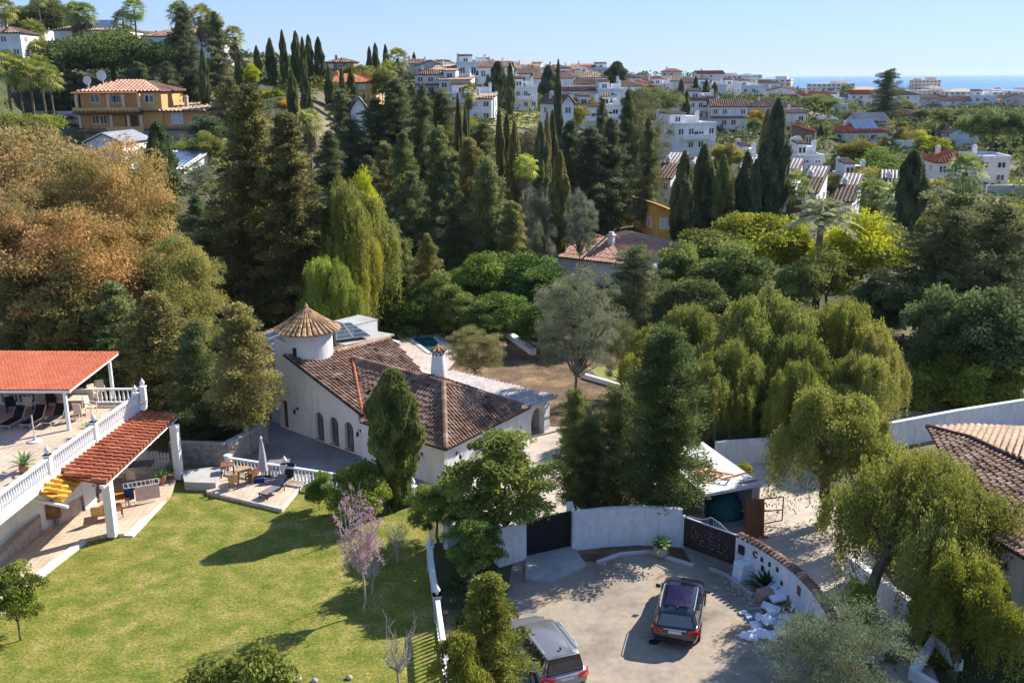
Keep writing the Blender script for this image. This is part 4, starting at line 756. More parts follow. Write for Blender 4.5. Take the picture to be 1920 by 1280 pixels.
reg('stonepine', *g_round(85, 10, 12, 110, 300, size=.15, cb=.5, cs=.12, tr=.3, lobes=6, forks=18, flat=1, leaf='leafcon', up=.5), 10, 12)
def g_pepper(seed, h=8, w=9, nl=40, size=.10, trunk='bark', lean=(0.6, 0.2), foot=(0, 0)):
    rg = np.random.default_rng(seed); f0 = np.array([lean[0], lean[1], h * .36]); tb = [limb((foot[0], foot[1], -.6), tuple(f0), .36, .26, rg, 5, wob=.2)]
    P = []; A = []; Rr = []; NL = max(5, nl // 5); lob = []
    for i in range(NL):
        a = i * 2.399 + rg.normal() * .3; q = math.sqrt((i + .4) / NL); lob.append((math.cos(a) * w * .40 * q, math.sin(a) * w * .40 * q, h * (.97 - .40 * q ** 1.6) * (.86 + .16 * rg.random()), w * (.10 + .07 * rg.random()), rg.random()))
    for (lx, ly, lz, lr, lc) in lob:
        c_ = np.array([lx, ly, lz - .5]); tb.append(limb(tuple(f0), tuple(c_), .17, .05, rg, 6, sag=.10, wob=.25)); m_ = 8
        for i in range(m_):
            a = i * 2.399 + lx; q = math.sqrt((i + .5) / m_); e = np.array([lx + math.cos(a) * lr * q * 1.15, ly + math.sin(a) * lr * q * 1.15, lz - .55 * lr * q * q + rg.normal() * .12])
            if i % 2 == 0: tb.append(limb(tuple(c_), tuple(e), .045, .015, rg, 3, sag=.1))
            c0 = np.clip(lc + rg.normal() * .15, 0, 1); nst = 13; 
            for s in range(nst):
                o = e + rg.normal(size=3) * [lr * .22, lr * .22, .16]; L = h * rg.uniform(.06, .30) * (.55 + .75 * q) * (1.0 if rg.random() < .85 else 1.8); m = int(16 + L * 26); t = rg.random(m) ** 1.2; out = unit((o - [lx * .6, ly * .6, 0]) * [1, 1, 0] + 1e-3) * .4
                pts = o + np.outer(t, [0, 0, -L]) + np.outer(np.sqrt(t), out * L ** .5 * .5) + rg.normal(size=(m, 3)) * (.11 + .06 * t[:, None]); P.append(pts)
                A.append(unit(rg.normal(size=(m, 3)) * .6 + [0, 0, -1])); Rr.append(np.clip(c0 * .6 + .2 + rg.normal() * .12 + rg.normal(size=m) * .14, 0, 1))
    P = np.concatenate(P); A = np.concatenate(A); Rr = np.concatenate(Rr); s = size * (.7 + .6 * rg.random(len(P)))
    return trunkmesh('trunk', tb, trunk), mk('crown', [leafquads(P, A, s, s * .36, Rr, rg)], 'leaf')
for s_ in (91, 92): reg('pepper', *g_pepper(s_, lean=(.6 if s_ == 91 else -.5, .2)), 8, 9)
reg('bigpepper', *g_pepper(94, 8, 9.5, 58, .085, lean=(-1.6, -0.3), foot=(-3.6, -1.2)), 8, 9.5)
reg('bigpepper', *g_pepper(95, 8, 6, 30, .09, lean=(-.3, 0), foot=(-.6, 0)), 8, 6)
def g_fanpalm(seed, h=8, nf=30, rad=1.9, skirt=True, th=.24):
    rg = np.random.default_rng(seed); Vv = []; Ff = []; Rr = []; b = 0; SV = []; SF = []; SR = []; sb = 0
    for i in range(nf + (34 if skirt else 0)):
        a = i * 2.399; old = i >= nf; q = i / nf if not old else 1; el = (1.4 - 2.35 * q) if not old else -1.15 - .25 * rg.random(); L = rad * (.55 + .1 * rg.random()) * (1 if not old else .8)
        d = np.array([math.cos(a) * math.cos(el), math.sin(a) * math.cos(el), math.sin(el)]); o = np.array([0, 0, h - (.15 if not old else .5 + rg.random() * h * .16)]) ; c = o + d * L; s = unit(np.cross(d, [0, 0, 1.0])); up = np.cross(s, d); fr = rad * .52 * (1 if not old else .8); c0 = rg.random() if not old else rg.random()
        V_, F_, R_, bb = (Vv, Ff, Rr, b) if not old else (SV, SF, SR, sb)
        V_ += [o - s * .02, o + s * .02, c + s * .02, c - s * .02]; F_.append([bb, bb + 1, bb + 2, bb + 3]); R_.append(c0 * .5); bb += 4
        for k in range(13):
            g = (k - 6) / 6 * 1.9; dd = d * math.cos(g) + s * math.sin(g); tip = c + dd * fr * (.85 + .3 * rg.random()) + np.array([0, 0, -fr * .28 * (1 + rg.random())]) + up * .05 * rg.normal(); mid = c + dd * fr * .55; wv = np.cross(unit(dd), up) * .055 * rad / 1.5
            V_ += [c, mid - wv, tip, mid + wv]; F_.append([bb, bb + 1, bb + 2, bb + 3]); R_.append(float(np.clip(c0 + rg.normal() * .15, 0, 1))); bb += 4
        if not old: b = bb
        else: sb = bb
    cm_ = np_mesh('crown', np.array(Vv), np.array(Ff), np.array(Rr), [M['palmleaf']]); sk = np_mesh('dead_skirt', np.array(SV), np.array(SF), np.array(SR), [M['dead']]) if skirt else None
    return trunkmesh('trunk', [limb((0, 0, -.6), (rg.normal() * .15, 0, h - .1), th, th * .8, rg, 6, wob=.03)], 'barkpalm'), cm_, sk
for s_, sk_, tt in ((101, True, .3), (102, True, .3), (103, False, .14)):
    t_, c_, e_ = g_fanpalm(s_, skirt=sk_, th=tt); reg('fanpalm' if sk_ else 'thinpalm', t_, c_, 9, 3.2, e_)
def g_datepalm(seed, h=7, nf=34, rad=3.6):
    rg = np.random.default_rng(seed); P = []; A = []; Rr = []; tb = [limb((0, 0, -.6), (.1, 0, h - 1), .36, .3, rg, 6, wob=.02)]
    for i in range(nf):
        a = i * 2.399; q = (i + .5) / nf; el = 1.45 - 1.45 * q; L = rad * (.85 + .25 * rg.random()); c0 = rg.random(); m = 64
        for k in range(m):
            u = k / m; x = math.cos(el) * L * u + .12; z = math.sin(el) * L * u - .45 * L * u * u * (1 if el > 0 else .5); d = np.array([math.cos(a), math.sin(a), 0]); p = np.array([0, 0, h - 1]) + d * x + np.array([0, 0, z]); sd_ = np.cross(d, [0, 0, 1.0]) * (1 if k % 2 else -1)
            ln = rad * .14 * math.sin(math.pi * min(1, u * .9 + .12)) + .05; P.append(p + sd_ * ln * .8); A.append(sd_ * .9 + d * .55 + [0, 0, -.25]); Rr.append(np.clip(c0 * .7 + rg.normal() * .1 + .15, 0, 1))
    P = np.array(P); A = unit(np.array(A)); return trunkmesh('trunk', tb, 'barkpalm'), mk('crown', [leafquads(P, A, rad * .12, .05, np.array(Rr), rg)], 'palmleaf')
reg('datepalm', *g_datepalm(111), 8, 6.2)
def g_bare(seed, h=4, w=2.6, n=26, leaf=None, nl=0, m='twig', size=.035):
    rg = np.random.default_rng(seed); tb = [limb((0, 0, -.3), (rg.normal() * .1, 0, h * .3), .065, .045, rg, 4)]; P = []
    for i in range(n):
        a = i * 2.399; e = np.array([math.cos(a) * w / 2 * (.35 + .6 * rg.random()), math.sin(a) * w / 2 * (.35 + .6 * rg.random()), h * (.45 + .55 * rg.random())]); l = limb(tb[0][0][-1], tuple(e), .026, .009, rg, 5, wob=.3); tb.append(l)
        for k in range(5):
            s = np.array(l[0][2 + k % 3]); f = s + rg.normal(size=3) * [.28, .28, .2] * h * .22 + [0, 0, h * .06]; tb.append(limb(tuple(s), tuple(f), .010, .005, rg, 3, wob=.3)); P += [np.array(p) for p in tb[-1][0][1:]] + [np.array(l[0][-1])]
    cr_ = None
    if leaf:
        P = np.array(P); I = rg.integers(len(P), size=nl); C = P[I] + rg.normal(size=(nl, 3)) * .06; cr_ = mk('blossom', [leafquads(C, unit(rg.normal(size=(nl, 3))), size, size * .8, rg.random(nl), rg)], leaf)
    return trunkmesh('trunk', tb, m), cr_
reg('pinktree', *g_bare(121, 4.6, 2.7, 30, 'pinkblossom', 3600), 4.6, 2.7)
reg('baretree', *g_bare(122, 2.7, 2.4, 18), 2.7, 2.4); reg('baretree', *g_bare(123, 3.2, 2.2, 16), 3.2, 2.2)
NAMES = dict(cypress=('cypress_tree', 'cypress'), broadcypress=('cypress_tree', 'cypress'), conifer=('conifer_tree', 'conifer'), bigcedar=('conifer_tree', 'conifer'), densefir=('conifer_tree', 'conifer'), paleconifer=('conifer_tree', 'conifer'), loosepine=('pine_tree', 'pine'),
             broadleaf=('leafy_tree', 'tree'), hedgetree=('leafy_tree', 'tree'), citrus=('citrus_tree', 'citrus tree'), neartree=('leafy_tree', 'tree'), bush=('bush', 'bush'), russet=('russet_tree', 'tree'), airy=('grey_leaved_tree', 'tree'), stonepine=('pine_tree', 'pine'), pepper=('weeping_tree', 'tree'), bigpepper=('weeping_tree', 'tree'),
             fanpalm=('palm_tree', 'palm'), thinpalm=('palm_tree', 'palm'), datepalm=('palm_tree', 'palm'), pinktree=('blossom_tree', 'tree'), baretree=('bare_tree', 'tree'))
GRP = dict(cypress='cypress trees', conifer='conifers', pine='pines', palm='palms', tree='leafy trees', bush='bushes')
NP = 0
def plant(kind, px, ytop, Y, wpx, label, tint=(1, 1, 1), base=None, h=None, var=None, name=None, grp=None):
    """px, ytop: crown centre column and tip in the photo; Y: distance; wpx: crown width in photo pixels"""
    global NP; NP += 1
    P_ = PROTO[kind]; tr_, cr_, h0, w0, ex = P_[(NP if var is None else var) % len(P_)]
    top = D(px, ytop, Y); zb = zt1(top.x, top.y) if base is None else base
    hh = max(0.8, top.z - zb) if h is None else h; zb = top.z - hh if h is not None and base is None else zb
    sc = wpx * math.hypot(Y, top.x) / F_PX / w0; nm, cat = NAMES[kind]; g = grp or GRP.get(cat)
    if 'cypress' in kind and base is None: sc *= .74 if Y < 150 else .62
    if base is None: sc = max(sc, hh / (2.6 * h0))
    if base is None and hh < .8 * h0 * sc: hh = .8 * h0 * sc; zb = top.z - hh
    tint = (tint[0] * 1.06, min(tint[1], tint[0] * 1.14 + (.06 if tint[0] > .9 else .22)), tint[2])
    r = bpy.data.objects.new(name or nm, None); COL.objects.link(r); r.location = (top.x, top.y, zb); r.rotation_euler = (0, 0, 0 if kind == 'bigpepper' else NP * 1.7); r.scale = (sc, sc, hh / h0)
    tag(r, label, cat, g)
    for nm2, me in (('trunk', tr_), ('crown' if kind != 'pinktree' else 'blossom', cr_), ('dead_skirt', ex)):
        if me is None: continue
        o = bpy.data.objects.new(nm2, me); COL.objects.link(o); o.parent = r
        if 'palm' in kind and nm2 != 'trunk': k_z = sc * h0 / hh; o.scale = (1, 1, k_z); o.location = (0, 0, (1 - k_z) * (7 if kind == 'datepalm' else 8))
        o.parent = r; o.color = (*tint, 1)
    return r
# ------------------------------------------------------------------ vegetation: planting
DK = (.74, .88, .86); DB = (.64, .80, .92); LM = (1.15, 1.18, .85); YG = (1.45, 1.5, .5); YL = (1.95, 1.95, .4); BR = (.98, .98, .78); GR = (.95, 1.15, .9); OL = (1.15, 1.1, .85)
PL = [
('russet', 60, 238, 80, 330, 'huge russet-brown tree on the left above the corrugated canopy', (.9, .95, .9)), ('russet', 180, 262, 76, 235, 'huge russet tree between the leftmost russet one and the slim cypress', (.95, 1.0, .85)),
('russet', 320, 445, 70, 165, 'olive-tinged russet tree right of the other russet ones', (.75, 1.0, .7)), ('russet', -10, 330, 70, 260, 'russet tree cut off by the left edge of the photo', (.9, .9, .9)), ('russet', 140, 390, 69, 260, 'lower orange-brown tree in front of the two huge russet ones', (1.0, .93, .78)),
('conifer', 25, 500, 66, 190, 'dark green conifer behind the canopy at the left edge', OL), ('conifer', 120, 520, 65, 190, 'dark green conifer directly behind the middle of the canopy', OL), ('conifer', 215, 540, 64, 180, 'dark green conifer behind the canopy\'s outer post', GR), ('conifer', 290, 555, 62, 170, 'green conifer above the pergola roof', OL), ('conifer', 360, 610, 60, 170, 'bluish green conifer behind the rubble stone wall', (.85, 1.05, .9)),
('paleconifer', 445, 572, 57.5, 165, 'pale green conifer with a bare light trunk beside the villa', (1.25, 1.2, .95)),
('bigcedar', 462, 165, 88, 200, 'tallest brownish green conifer rising above the round tower', BR), ('bigcedar', 535, 215, 84, 190, 'broad dark brown-green conifer right behind the round tower', (.85, .84, .68)), ('conifer', 425, 330, 92, 110, 'dark conifer at the left flank of the tallest brown-green one', DK),
('broadcypress', 293, 232, 110, 78, 'stout bluish green cypress in front of the yellow house', (.6, .85, .75)),
('pepper', 645, 293, 86, 175, 'lime green drooping tree right of the broad brown-green conifer', LM), ('pepper', 610, 455, 78, 130, 'bright green drooping tree just behind the tower roof', (1.3, 1.6, .8)), ('pepper', 665, 380, 84, 100, 'yellowish drooping tree edging the dark central conifers', (1.6, 1.5, .7)),
# centre conifers
('conifer', 640, 172, 150, 62, 'dark slender conifer by the white gable wall', DK), ('conifer', 704, 190, 130, 95, 'dark green conifer leftmost of the central cluster', DK), ('conifer', 740, 152, 132, 100, 'tallest dark conifer of the central cluster', DK), ('conifer', 790, 168, 128, 95, 'dark conifer with a double tip in the central cluster', DK), ('conifer', 829, 176, 134, 100, 'wide dark conifer left of the slim columns', DK),
('conifer', 754, 255, 118, 85, 'green conifer in front of the tallest dark one', GR), ('conifer', 822, 243, 116, 85, 'green conifer in front of the wide dark one', GR), ('conifer', 690, 300, 112, 110, 'dark conifer above the hedge behind the villa pool', DK), ('conifer', 880, 268, 118, 90, 'dark conifer with olive tips right of the central cluster', OL), ('paleconifer', 915, 300, 108, 115, 'grey-green spiky conifer in front of the slim columns', (1.0, 1.15, .95)), ('paleconifer', 960, 380, 104, 90, 'grey-green low conifer at the foot of the slim columns', (1.1, 1.15, .9)), ('conifer', 850, 330, 108, 80, 'dark conifer behind the ivy hedge', DK), ('conifer', 770, 330, 106, 80, 'dark shaded conifer low in the central cluster', DK),
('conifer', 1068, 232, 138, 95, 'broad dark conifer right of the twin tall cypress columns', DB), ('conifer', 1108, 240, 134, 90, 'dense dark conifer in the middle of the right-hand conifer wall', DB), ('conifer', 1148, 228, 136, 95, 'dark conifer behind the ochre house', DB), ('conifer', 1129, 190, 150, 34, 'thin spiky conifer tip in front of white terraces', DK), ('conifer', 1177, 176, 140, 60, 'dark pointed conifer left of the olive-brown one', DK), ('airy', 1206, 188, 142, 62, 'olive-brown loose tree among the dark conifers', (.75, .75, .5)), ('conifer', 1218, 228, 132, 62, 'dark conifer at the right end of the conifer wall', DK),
('conifer', 655, 228, 128, 80, 'dark conifer in front of the white gabled house', DK), ('conifer', 615, 250, 122, 70, 'dark conifer between the fan palm with a skirt and the gabled house', DK), ('conifer', 720, 270, 122, 80, 'dark conifer tucked low in the central cluster, left part', OL), ('conifer', 865, 250, 128, 80, 'dark conifer hiding the white village\'s lower walls', DK), ('conifer', 905, 235, 150, 60, 'dark conifer under the white round-arched house', DK),
# slim cypress columns
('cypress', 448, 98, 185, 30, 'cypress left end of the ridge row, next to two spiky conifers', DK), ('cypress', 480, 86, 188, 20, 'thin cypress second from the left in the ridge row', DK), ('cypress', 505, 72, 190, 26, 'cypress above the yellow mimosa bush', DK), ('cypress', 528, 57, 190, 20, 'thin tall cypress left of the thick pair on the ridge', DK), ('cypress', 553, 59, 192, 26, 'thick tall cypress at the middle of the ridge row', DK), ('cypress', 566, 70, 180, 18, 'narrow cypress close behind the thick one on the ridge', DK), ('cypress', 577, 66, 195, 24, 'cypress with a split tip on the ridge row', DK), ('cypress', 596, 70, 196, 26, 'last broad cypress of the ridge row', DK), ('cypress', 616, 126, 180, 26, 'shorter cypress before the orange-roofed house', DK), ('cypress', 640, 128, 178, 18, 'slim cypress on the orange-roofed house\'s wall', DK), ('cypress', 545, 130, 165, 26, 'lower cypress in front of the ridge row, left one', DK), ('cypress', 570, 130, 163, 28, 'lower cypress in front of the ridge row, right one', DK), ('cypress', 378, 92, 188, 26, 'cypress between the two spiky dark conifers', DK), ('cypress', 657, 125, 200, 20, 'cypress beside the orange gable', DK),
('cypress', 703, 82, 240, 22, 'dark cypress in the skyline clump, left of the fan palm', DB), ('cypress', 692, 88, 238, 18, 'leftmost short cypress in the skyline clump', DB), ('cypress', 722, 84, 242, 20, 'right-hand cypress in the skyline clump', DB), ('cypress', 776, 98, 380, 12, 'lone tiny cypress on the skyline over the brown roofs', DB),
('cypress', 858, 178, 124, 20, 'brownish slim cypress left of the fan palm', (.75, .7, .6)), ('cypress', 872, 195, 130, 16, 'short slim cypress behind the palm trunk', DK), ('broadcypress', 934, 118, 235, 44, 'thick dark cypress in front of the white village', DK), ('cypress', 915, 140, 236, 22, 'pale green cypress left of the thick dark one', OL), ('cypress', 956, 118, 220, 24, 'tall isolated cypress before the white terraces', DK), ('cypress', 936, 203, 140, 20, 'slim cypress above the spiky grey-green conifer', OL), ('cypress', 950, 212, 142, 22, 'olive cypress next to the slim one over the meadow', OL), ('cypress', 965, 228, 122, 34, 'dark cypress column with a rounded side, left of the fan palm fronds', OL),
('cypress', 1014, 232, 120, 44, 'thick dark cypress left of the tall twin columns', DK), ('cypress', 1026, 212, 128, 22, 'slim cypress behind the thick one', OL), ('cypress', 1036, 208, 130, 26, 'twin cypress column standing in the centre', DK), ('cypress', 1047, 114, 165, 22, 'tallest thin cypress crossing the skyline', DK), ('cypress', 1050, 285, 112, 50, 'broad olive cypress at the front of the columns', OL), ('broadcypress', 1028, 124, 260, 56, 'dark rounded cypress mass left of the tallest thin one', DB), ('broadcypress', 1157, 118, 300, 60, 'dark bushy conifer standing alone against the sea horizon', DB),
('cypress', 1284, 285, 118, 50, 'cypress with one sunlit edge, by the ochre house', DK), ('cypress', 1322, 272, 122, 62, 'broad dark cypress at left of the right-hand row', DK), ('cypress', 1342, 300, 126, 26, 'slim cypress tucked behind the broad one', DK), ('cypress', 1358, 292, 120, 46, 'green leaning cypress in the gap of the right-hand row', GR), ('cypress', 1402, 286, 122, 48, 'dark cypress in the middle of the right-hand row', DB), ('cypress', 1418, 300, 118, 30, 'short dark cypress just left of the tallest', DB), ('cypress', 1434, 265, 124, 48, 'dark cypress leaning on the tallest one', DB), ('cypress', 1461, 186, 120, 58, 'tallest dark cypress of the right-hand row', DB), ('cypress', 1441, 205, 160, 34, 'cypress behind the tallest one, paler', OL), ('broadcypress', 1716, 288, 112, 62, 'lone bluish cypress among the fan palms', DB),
('densefir', 1668, 134, 300, 48, 'tall spired conifer breaking the sea horizon', DB), ('cypress', 1278, 150, 300, 30, 'dark cypress behind the white gabled house', DB), ('cypress', 1305, 145, 310, 26, 'second dark cypress in the row before the sea', DB), ('cypress', 1325, 150, 310, 28, 'third dark cypress in the row before the sea', DB), ('cypress', 1340, 155, 320, 30, 'olive cypress ending the row before the sea', OL), ('cypress', 1288, 170, 250, 24, 'green cypress against the white gable', DK),
# hill conifers
('conifer', 340, 14, 200, 62, 'tall spiky conifer before the white hillside villa, left one', DB), ('conifer', 403, 28, 198, 62, 'tall spiky conifer beside the white hillside villa, right one', DK), ('conifer', 312, 120, 190, 50, 'dark conifer filling behind the yellow house roof', DB), ('conifer', 430, 150, 170, 80, 'olive conifer right of the yellow house', OL), ('conifer', 455, 210, 150, 70, 'dark conifer between yellow house and tallest conifer', DK),
('stonepine', 205, 62, 205, 230, 'big rounded pine above the yellow house', (.5, .68, .45)), ('stonepine', 130, 95, 200, 120, 'dark pine mass left of the big rounded pine', DB), ('conifer', 110, 120, 190, 80, 'dark conifer beside the cluster of tall palms', DB), ('conifer', 260, 120, 192, 70, 'dark conifer behind the satellite dishes', DB), ('broadleaf', 95, 0, 270, 90, 'grey-green tree at the top left skyline', (.8, .9, .9)), ('broadleaf', 45, 10, 275, 60, 'dark tree behind the white hillside houses', DK),
# palms
('thinpalm', 250, 5, 250, 40, 'tallest thin palm on the left skyline', GR), ('thinpalm', 229, 29, 250, 38, 'shorter thin palm beside the tallest', GR), ('fanpalm', 140, 12, 255, 38, 'bushy palm behind the cream hillside villa, left one', GR), ('fanpalm', 160, 14, 256, 36, 'bushy palm behind the cream hillside villa, right one', GR), ('fanpalm', 336, 12, 232, 42, 'palm top above the spiky conifer', GR), ('fanpalm', 376, 18, 235, 42, 'palm over the white hillside villa roof', OL), ('fanpalm', 398, 28, 236, 36, 'palm right of the one over the villa roof', OL), ('fanpalm', 436, 55, 225, 38, 'palm standing free against the sky right of the hillside villa', OL), ('thinpalm', 68, -20, 260, 30, 'thin palm cut off by the top edge', GR), ('thinpalm', 5, 5, 200, 40, 'palm at the top left corner', OL),
('thinpalm', 8, 108, 165, 55, 'tall palm at left edge by the pale wall', LM), ('thinpalm', 32, 116, 166, 50, 'second tall palm from the left edge', LM), ('thinpalm', 52, 122, 164, 50, 'third tall palm from the left edge', LM), ('thinpalm', 72, 112, 168, 50, 'fourth tall palm from the left edge', LM), ('fanpalm', 75, 85, 200, 45, 'palm under the white hillside house', LM), ('fanpalm', 60, 45, 240, 40, 'palm between the white houses of the top left', LM), ('thinpalm', 90, 130, 164, 42, 'short palm next to the dark pine mass', LM),
('fanpalm', 577, 212, 118, 52, 'fan palm with a brown skirt beside the tallest conifer', LM), ('fanpalm', 878, 152, 150, 30, 'fan palm standing before the white village', OL), ('fanpalm', 745, 98, 235, 40, 'palm at the skyline clump', LM), ('fanpalm', 728, 120, 230, 36, 'low palm beside the skyline clump', LM), ('fanpalm', 985, 285, 116, 46, 'bright fan palm between the cypress columns', (1.7, 1.8, .8)), ('thinpalm', 862, 108, 420, 12, 'tiny palm on the skyline over the village', DK),
('fanpalm', 1493, 332, 122, 58, 'fan palm with thick skirt right of the cypress row', GR), ('datepalm', 1545, 360, 90, 125, 'big feathery date palm with arching pale fronds', (1.5, 1.45, 2.2)), ('fanpalm', 1638, 345, 122, 60, 'fan palm in front of the dark-roofed terraces', GR), ('fanpalm', 1693, 352, 118, 68, 'fan palm left of the lone bluish cypress', GR), ('fanpalm', 1760, 345, 128, 50, 'small fan palm right of the lone bluish cypress', OL), ('fanpalm', 1813, 303, 145, 66, 'fan palm in front of the cream villa', GR), ('datepalm', 1768, 203, 240, 62, 'date palm in the middle distance before the blue cypress row', OL), ('thinpalm', 1588, 164, 420, 28, 'dark palm silhouetted before the coastal town', DK), ('thinpalm', 1410, 195, 300, 26, 'palm beside the white terraced house', OL), ('fanpalm', 1570, 295, 190, 30, 'small palm between shrubs above the dark roofs', LM), ('fanpalm', 1565, 245, 240, 24, 'small palm by the brick house', GR),
# pines and broadleaf, right middle distance
('stonepine', 1536, 178, 330, 76, 'dense round green pine before the coastal town', (.75, 1.0, .6)), ('stonepine', 1222, 166, 230, 95, 'dark umbrella pine above the right-hand conifers', (.75, .95, .7)), ('stonepine', 1868, 205, 185, 125, 'big umbrella pine with a forked trunk over the cream villa', (.7, .95, .7)), ('stonepine', 1815, 205, 240, 80, 'umbrella pine behind the big forked one', (.7, .9, .8)), ('stonepine', 1925, 215, 230, 90, 'dark umbrella pine at the right edge', DK), ('stonepine', 1740, 205, 300, 50, 'small umbrella pine beside the date palm', DK),
('loosepine', 1690, 232, 220, 85, 'flat-layered olive pine behind the dark hedge', (.95, .95, .5)), ('broadleaf', 1745, 255, 205, 60, 'yellow-green tree left of the cream villa', YG), ('broadleaf', 1610, 265, 190, 70, 'ochre-topped layered tree above the dark roofs', (1.1, .95, .6)), ('broadleaf', 1655, 290, 178, 100, 'dense green tree crowning above the fan palms', (.8, 1.15, .7)), ('broadleaf', 1600, 310, 165, 80, 'pale yellow-green tree beside white roof terraces', (1.5, 1.4, .8)), ('broadleaf', 1640, 320, 160, 70, 'pale olive tree over the dark tiled roofs', (1.5, 1.35, .8)), ('broadleaf', 1700, 190, 330, 40, 'olive tree before the blue cypress row', OL), ('broadleaf', 1640, 205, 300, 50, 'bushy yellow tree beside the spired conifer', YG), ('airy', 1595, 205, 290, 40, 'grey-olive tree near the pavilion', (.8, .9, .8)), ('broadleaf', 1415, 225, 240, 30, 'round clipped green bush by the white terraced house', GR), ('broadleaf', 1422, 205, 260, 28, 'ochre bush by the palm', (1.9, 1.3, .6)), ('cypress', 1540, 235, 235, 32, 'dark green cypress by the brick house', DK), ('broadleaf', 1720, 250, 225, 50, 'golden shrub by the date palm', YL), ('broadleaf', 1370, 268, 170, 60, 'wispy pale tree behind the cypress row', (1.5, 1.3, .9)), ('airy', 1375, 310, 130, 44, 'wispy pale green tree between the row\'s cypresses', (1.0, 1.0, .7)), ('broadleaf', 1460, 255, 200, 40, 'olive tree on the dry bank', OL),
('broadleaf', 1345, 180, 330, 40, 'dark tree in front of the distant apartment blocks', DK), ('broadleaf', 1245, 200, 240, 30, 'bright green bush under the umbrella pine', GR),
('broadleaf', 870, 218, 190, 60, 'yellow-green trees before the white village', YG), ('broadleaf', 820, 200, 200, 50, 'olive tree left of the brownish cypress', OL), ('airy', 1000, 235, 160, 60, 'pale grey-brown leafless-looking tree over the meadow', (1.1, .95, .8)), ('broadleaf', 985, 160, 245, 52, 'dark round tree before the white terraces', DK), ('broadleaf', 1075, 195, 200, 50, 'olive tree by the tallest thin cypress', OL), ('broadleaf', 900, 235, 175, 60, 'dark green tree on the meadow\'s edge', DK), ('airy', 1095, 175, 230, 50, 'wispy olive tree beside white walls', (1, .9, .5)),
('airy', 997, 355, 110, 46, 'silvery olive tree left of the broad olive cypress', (.9, 1, .9)), ('airy', 1088, 355, 108, 62, 'silvery olive tree right of the broad olive cypress', (.9, 1, .95)), ('broadleaf', 675, 345, 100, 40, 'yellow mimosa spot among dark conifers', YL), ('broadleaf', 518, 168, 178, 50, 'bright yellow mimosa on the hillside', YL), ('broadleaf', 540, 185, 172, 50, 'yellow-orange mimosa below the ridge row', (3.0, 1.9, .4)), ('broadleaf', 470, 125, 182, 30, 'yellow bush left of the ridge row', YL),
('broadleaf', 670, 120, 215, 60, 'light green tree over the orange roof', LM), ('broadleaf', 715, 128, 205, 36, 'round light green tree before the skyline clump', LM), ('broadleaf', 1055, 150, 300, 40, 'brown-green tree before the sea horizon', OL), ('broadleaf', 380, 215, 150, 60, 'bluish tree below the yellow house', (.6, .8, 1.1)), ('broadleaf', 340, 270, 140, 60, 'green garden tree under the yellow house', GR), ('broadleaf', 390, 255, 138, 70, 'light green garden tree with a bare trunk', LM), ('broadleaf', 60, 210, 150, 90, 'bright green tree by the low pale wall', (1.1, 1.6, .6)), ('broadleaf', 20, 215, 140, 80, 'lime shrub at the left edge', LM), ('airy', 372, 305, 118, 50, 'thin grey tree near the blue-roofed house', (.8, 1, .9)), ('conifer', 365, 370, 100, 70, 'grey-green conifer behind the russet trees', (.8, 1.1, 1.0)), ('conifer', 385, 410, 92, 80, 'bluish conifer at the right of the russet trees', (.7, 1.0, 1.0)),
# hedge belt behind the villa
('hedgetree', 690, 480, 90, 110, 'ivy-covered green tree left in the hedge behind the pool', (.75, 1.25, .7)), ('conifer', 752, 455, 92, 66, 'pointed green conifer in the hedge belt', GR), ('conifer', 800, 445, 90, 70, 'olive conifer right of the pointed one in the hedge belt', OL), ('hedgetree', 830, 520, 88, 80, 'leafy bush with pale side behind the pool', GR), ('hedgetree', 905, 470, 92, 110, 'bright leafy tree in the middle of the hedge belt', (.85, 1.5, .7)), ('hedgetree', 985, 475, 92, 130, 'deep green tree in the hedge belt', (.6, 1.1, .65)), ('hedgetree', 870, 560, 86, 80, 'shaded green bush under the hedge belt', GR), ('hedgetree', 940, 545, 86, 110, 'hanging green bush over the low grey retaining wall', (.7, 1.2, .6)), ('hedgetree', 770, 540, 88, 110, 'dark ivy mound above the pool wall', (.6, 1.1, .6)), ('densefir', 1192, 468, 84, 95, 'dark bushy conifer beside the terracotta hip roof', DK), ('hedgetree', 870, 445, 108, 60, 'spiky green shrub on the terrace garden', LM), ('hedgetree', 1045, 458, 122, 40, 'bright shrub on the terrace garden edge', YG), ('hedgetree', 725, 430, 100, 90, 'dark undergrowth tree below the central cluster', DK), ('hedgetree', 1125, 395, 138, 60, 'green shrub below the right-hand conifer wall', GR), ('hedgetree', 1180, 400, 138, 45, 'olive shrub near the ochre house', OL), ('hedgetree', 1055, 540, 84, 80, 'dark tree behind the grey airy one', DK),
('hedgetree', 640, 540, 84, 100, 'dark ivy mass left of the pool hedge, right of the lime drooping trees', (.6, 1.05, .6)), ('hedgetree', 1020, 500, 90, 110, 'dark green tree at the right end of the hedge belt', (.6, 1.0, .6)), ('hedgetree', 730, 500, 92, 90, 'green tree between the ivy-covered one and the pointed conifer', GR), ('hedgetree', 860, 500, 94, 80, 'green tree left of the bright leafy one in the hedge belt', (.8, 1.3, .7)), ('hedgetree', 1010, 570, 80, 90, 'dark shrub behind the low double planter wall', (.5, .8, .5)), ('hedgetree', 905, 575, 84, 80, 'dark shrub at the foot of the bright leafy tree', (.5, .8, .5)),
# yellow-green belt
